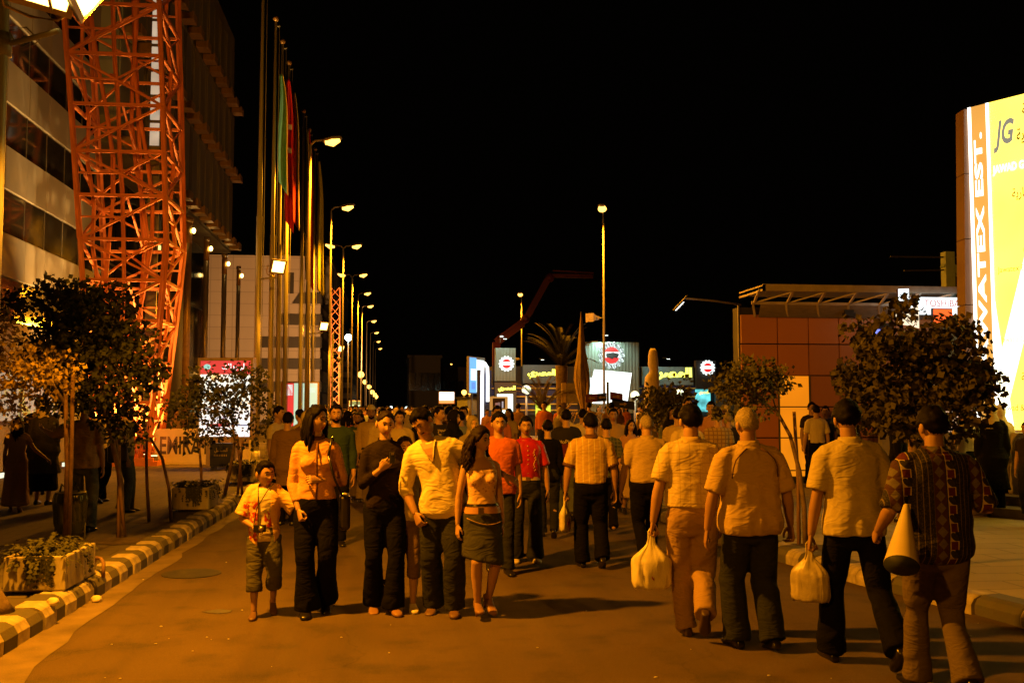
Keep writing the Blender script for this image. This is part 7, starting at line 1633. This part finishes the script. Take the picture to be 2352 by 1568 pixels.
person('man in a white shirt and black trousers walking away past the amber panels', foot(1874, 19.9, .12), 180, 1.64, 'm', armL=((.25, .02, -1), (.08, -.1, -1)), armR=((-.25, .02, -1), (-.08, -.1, -1)), top=dict(m=C('white_shirt', (.62, .54, .38)), hem=.96, sleeve=.8), bottom=dict(m=black_cloth), shoes=leather, seed=53, **WALK)
person('dark haired man half hidden before the amber panels, facing the viewer', foot(1864, 20.65, .12), 0, 1.70, 'm', top=dict(m=C('dark_jacket', (.03, .024, .02)), hem=.86), bottom=dict(m=black_cloth), seed=54, **STAND)
person('person in a blue shirt beside the white shirt at the amber panels', foot(1896, 20.5, .12), -30, 1.62, 'm', top=dict(m=C('blue_shirt', (.06, .08, .2)), hem=.86), bottom=dict(m=black_cloth), seed=55, **STAND)
person('woman in black standing against the brown panels left of the leafy tree', foot(1948, 20.2, .12), 10, 1.62, 'f', top=dict(m=black_cloth, hem=.15, ease=.03, sleeve=1.85, flare=.06, name='robe'), hair='hijab', hairm=black_cloth, shoes=leather, seed=56, **STAND)
person('woman in a grey headscarf and black coat in profile under the leafy tree', foot(2062, 14.2, .12), 62, 1.60, 'f', top=dict(m=black_cloth, hem=.3, ease=.03, sleeve=1.85, flare=.06, name='coat'), hair='hijab', hairm=C('grey_scarf', (.24, .2, .15)), shoes=leather, seed=57, **STAND)
person('dark haired man facing left just right of the leafy tree trunk', foot(2118, 14.6, .12), -55, 1.58, 'm', top=dict(m=C('pale_tee', (.5, .38, .2)), hem=.88), bottom=dict(m=black_cloth), seed=58, **STAND)
person('person in a white top between the patterned shirt and the woman in black', foot(2216, 15.4, .12), 170, 1.60, 'f', top=dict(m=C('white_top', (.6, .52, .4)), hem=.86), bottom=dict(m=black_cloth), hair='tied', seed=59, **STAND)
person('woman in a long black coat and pale headscarf at the steps of the advertising tower', foot(2276, 14.8, .12), 165, 1.67, 'f', head=(-40, 0, 0), top=dict(m=black_cloth, hem=.42, ease=.034, sleeve=1.85, flare=.06, name='coat'), bottom=dict(m=black_cloth), hair='hijab', hairm=C('pale_scarf', (.55, .47, .34)), shoes=leather, seed=60, **STAND)
person('person in a pale coat just right of the long black coat', foot(2296, 15.6, .12), 175, 1.63, 'f', top=dict(m=C('pale_coat', (.55, .46, .28)), hem=.5, ease=.03, sleeve=1.85, name='coat'), bottom=dict(m=black_cloth), hair='hijab', hairm=C('pale_scarf', (.55, .47, .34)), seed=61, **STAND)
person('child cut off by the right edge below the yellow advertising tower', foot(2358, 13.6, .26), -60, 1.25, 'm', headscale=1.15, top=dict(m=C('dark_jacket', (.03, .024, .02)), hem=.86), bottom=dict(m=jeans_dark), seed=62, **STAND)

# ------------------------------------------------------------------ the crowd further off: a few figures copied, each with its own clothes
def proto(kind, i):
    kw = dict(lo=True, seed=100 + i, shoes=leather, group='pedestrians in the crowd'); place = V((0, 0, 0)); base = C('base', (.4, .3, .2))
    if kind == 'man': return person('x', place, 0, 1.72, 'm', top=dict(m=base, hem=.86, sleeve=.75), bottom=dict(m=jeans_dark), **kw, **(WALK if i % 2 else WALK2))
    if kind == 'man_sleeves': return person('x', place, 0, 1.72, 'm', fat=.12, top=dict(m=base, hem=.94, sleeve=1.85), bottom=dict(m=black_cloth), **kw, **WALK)
    if kind == 'woman': return person('x', place, 0, 1.66, 'f', top=dict(m=base, hem=.88, sleeve=.8, bust=1), bottom=dict(m=jeans_dark), hair='long', **kw, **WALK2)
    if kind == 'scarf_woman': return person('x', place, 0, 1.64, 'f', top=dict(m=base, hem=.2, ease=.03, sleeve=1.85, flare=.06, name='coat'), hair='hijab', hairm=base, **kw, **WALK)
    if kind == 'child': return person('x', place, 0, 1.2, 'm', headscale=1.2, top=dict(m=base, hem=.86, sleeve=.6), bottom=dict(m=jeans_dark), **kw, **WALK)
protos = {}
for i, k in enumerate(('man', 'man', 'man_sleeves', 'woman', 'scarf_woman', 'child')): protos.setdefault(k, []).append(proto(k, i)[0])
TOPS = [('cream', (.6, .48, .26)), ('white', (.64, .56, .40)), ('tan', (.38, .26, .12)), ('brown', (.15, .085, .04)), ('black', (.02, .018, .016)), ('dark green', (.05, .065, .035)), ('red', (.36, .03, .025)), ('orange', (.46, .14, .045)), ('grey', (.2, .17, .13)), ('yellow', (.6, .38, .06)), ('pale blue', (.22, .27, .30)), ('pink', (.46, .24, .2))]
MARKS = [(640, 'by the flagpoles'), (760, 'under the left lamp row'), (860, 'below the low orange lamps'), (930, 'mid street'), (1000, 'left of the white-red sign'), (1070, 'below the slanted blue poster'), (1150, 'below the yellow framed board'), (1215, 'below the left globe lamp'), (1290, 'below the tall palm'), (1345, 'before the tied palm'), (1400, 'under the arrow signs'), (1470, 'below the right globe lamp'), (1530, 'by the bushy tree at the statue'), (1610, 'under the right cap emblem'), (1690, 'left of the panelled pavilion')]
rnd = random.Random(21); used = set(); taken = []
KN = {'man': 'man in {c} tee shirt', 'man_sleeves': 'man in {c} long sleeves', 'woman': 'long haired woman in {c}', 'scarf_woman': 'woman in {c} coat and headscarf', 'child': 'child in {c} shirt'}
def crowd_one(px, d, k, first=None):
    cname, c = rnd.choice(TOPS); back = rnd.random() < .5; rz = (180 if back else 0) + rnd.uniform(-35, 35); mark = min(MARKS, key=lambda m: abs(m[0] - px))[1]
    if k == 'scarf_woman': cname, c = rnd.choice([TOPS[4], TOPS[4], TOPS[8], TOPS[3], TOPS[0]])
    dist = 'close' if d < 24 else 'middling' if d < 36 else 'far'
    for extra in ('', ', further back', ', half hidden', ', rearmost', ', to one side', ', deep inside', ', last'):
        lab = KN[k].format(c=cname) + (' walking away ' if back else ' approaching ') + mark + ({'close': ', near', 'middling': '', 'far': ', distant'}[dist] if not extra else extra)
        if lab not in used: break
    used.add(lab); src = rnd.choice(protos[k]); loc = foot(px, d, 0.0 if LEFT_KERB[3][0] < foot(px, d).x < 4.0 else .12)
    r = copy_thing(src, loc, R(rz), lab, rnd.uniform(.95, 1.03) if k != 'child' else 1); r['group'] = 'pedestrians in the crowd'; r['category'] = 'person'
    m = C(cname.replace(' ', '_'), c); m2 = rnd.choice([black_cloth, jeans_dark, jeans_dark, khaki, jeans_blue])
    for ch in r.children:
        nm = ch.name.split('.')[0]
        if nm in ('shirt', 'coat', 'headscarf'): ch.material_slots[0].link = 'OBJECT'; ch.material_slots[0].material = m if nm != 'headscarf' or rnd.random() < .5 else C('pale_scarf', (.55, .47, .34))
        if nm == 'trousers': ch.material_slots[0].link = 'OBJECT'; ch.material_slots[0].material = m2
for i in range(96):
    d = 17 + 43 * ((i + rnd.random()) / 96) ** 1.15
    for _ in range(60):
        px = rnd.uniform(628, 1700)
        if (d < 22 and 1230 < px < 1480) or (d > 51 and px > 1070): continue
        p_ = foot(px, d)
        if all((p_ - q).length > .62 for q in taken) and p_.x > -6.5: break
    taken.append(p_); crowd_one(px, d, rnd.choices(['man', 'man_sleeves', 'woman', 'scarf_woman', 'child'], [5, 3, 2.4, 2.4, 1])[0])
for k in protos:
    for r in protos[k]:
        for ch in list(r.children):
            for g in list(ch.children): bpy.data.objects.remove(g)
            bpy.data.objects.remove(ch)
        bpy.data.objects.remove(r)
# beyond that the crowd reads as one mass
def crowd_mass():
    mb = MB(); cols = 6
    for i in range(300):
        d = rnd.uniform(58, 150); px = rnd.uniform(770, 1075); p = foot(px, d, 0.0)
        if p.x < -6: continue
        h = rnd.uniform(1.5, 1.8); mi = rnd.randrange(cols)
        mb.tube([p + V((0, 0, h * .45)), p + V((0, 0, h * .62)), p + V((0, 0, h * .78)), p + V((0, 0, h * .84))], [(.17, .12), (.19, .13), (.21, .13), (.07, .07)], 8, mi)
        for s in (-1, 1): mb.tube([p + V((s * .09, rnd.uniform(-.2, .2), 0)), p + V((s * .09, 0, h * .47))], [.06, .09], 6, cols)
        for s in (-1, 1): mb.tube([p + V((s * .22, 0, h * .79)), p + V((s * .27, rnd.uniform(-.15, .05), h * .46))], [.055, .04], 6, mi)
        mb.ball(p + V((0, 0, h * .925)), (.08, .1, .125), 8, 6, cols + 1); mb.ball(p + V((0, .015, h * .95)), (.085, .1, .115), 8, 6, cols)
    ms = [C(n_.replace(' ', '_'), c) for n_, c in TOPS[:cols]] + [black_cloth, skin_mat(1)]
    tag(put('distant_crowd', mb, ms), kind='stuff')
crowd_mass()
bpy.context.view_layer.update()
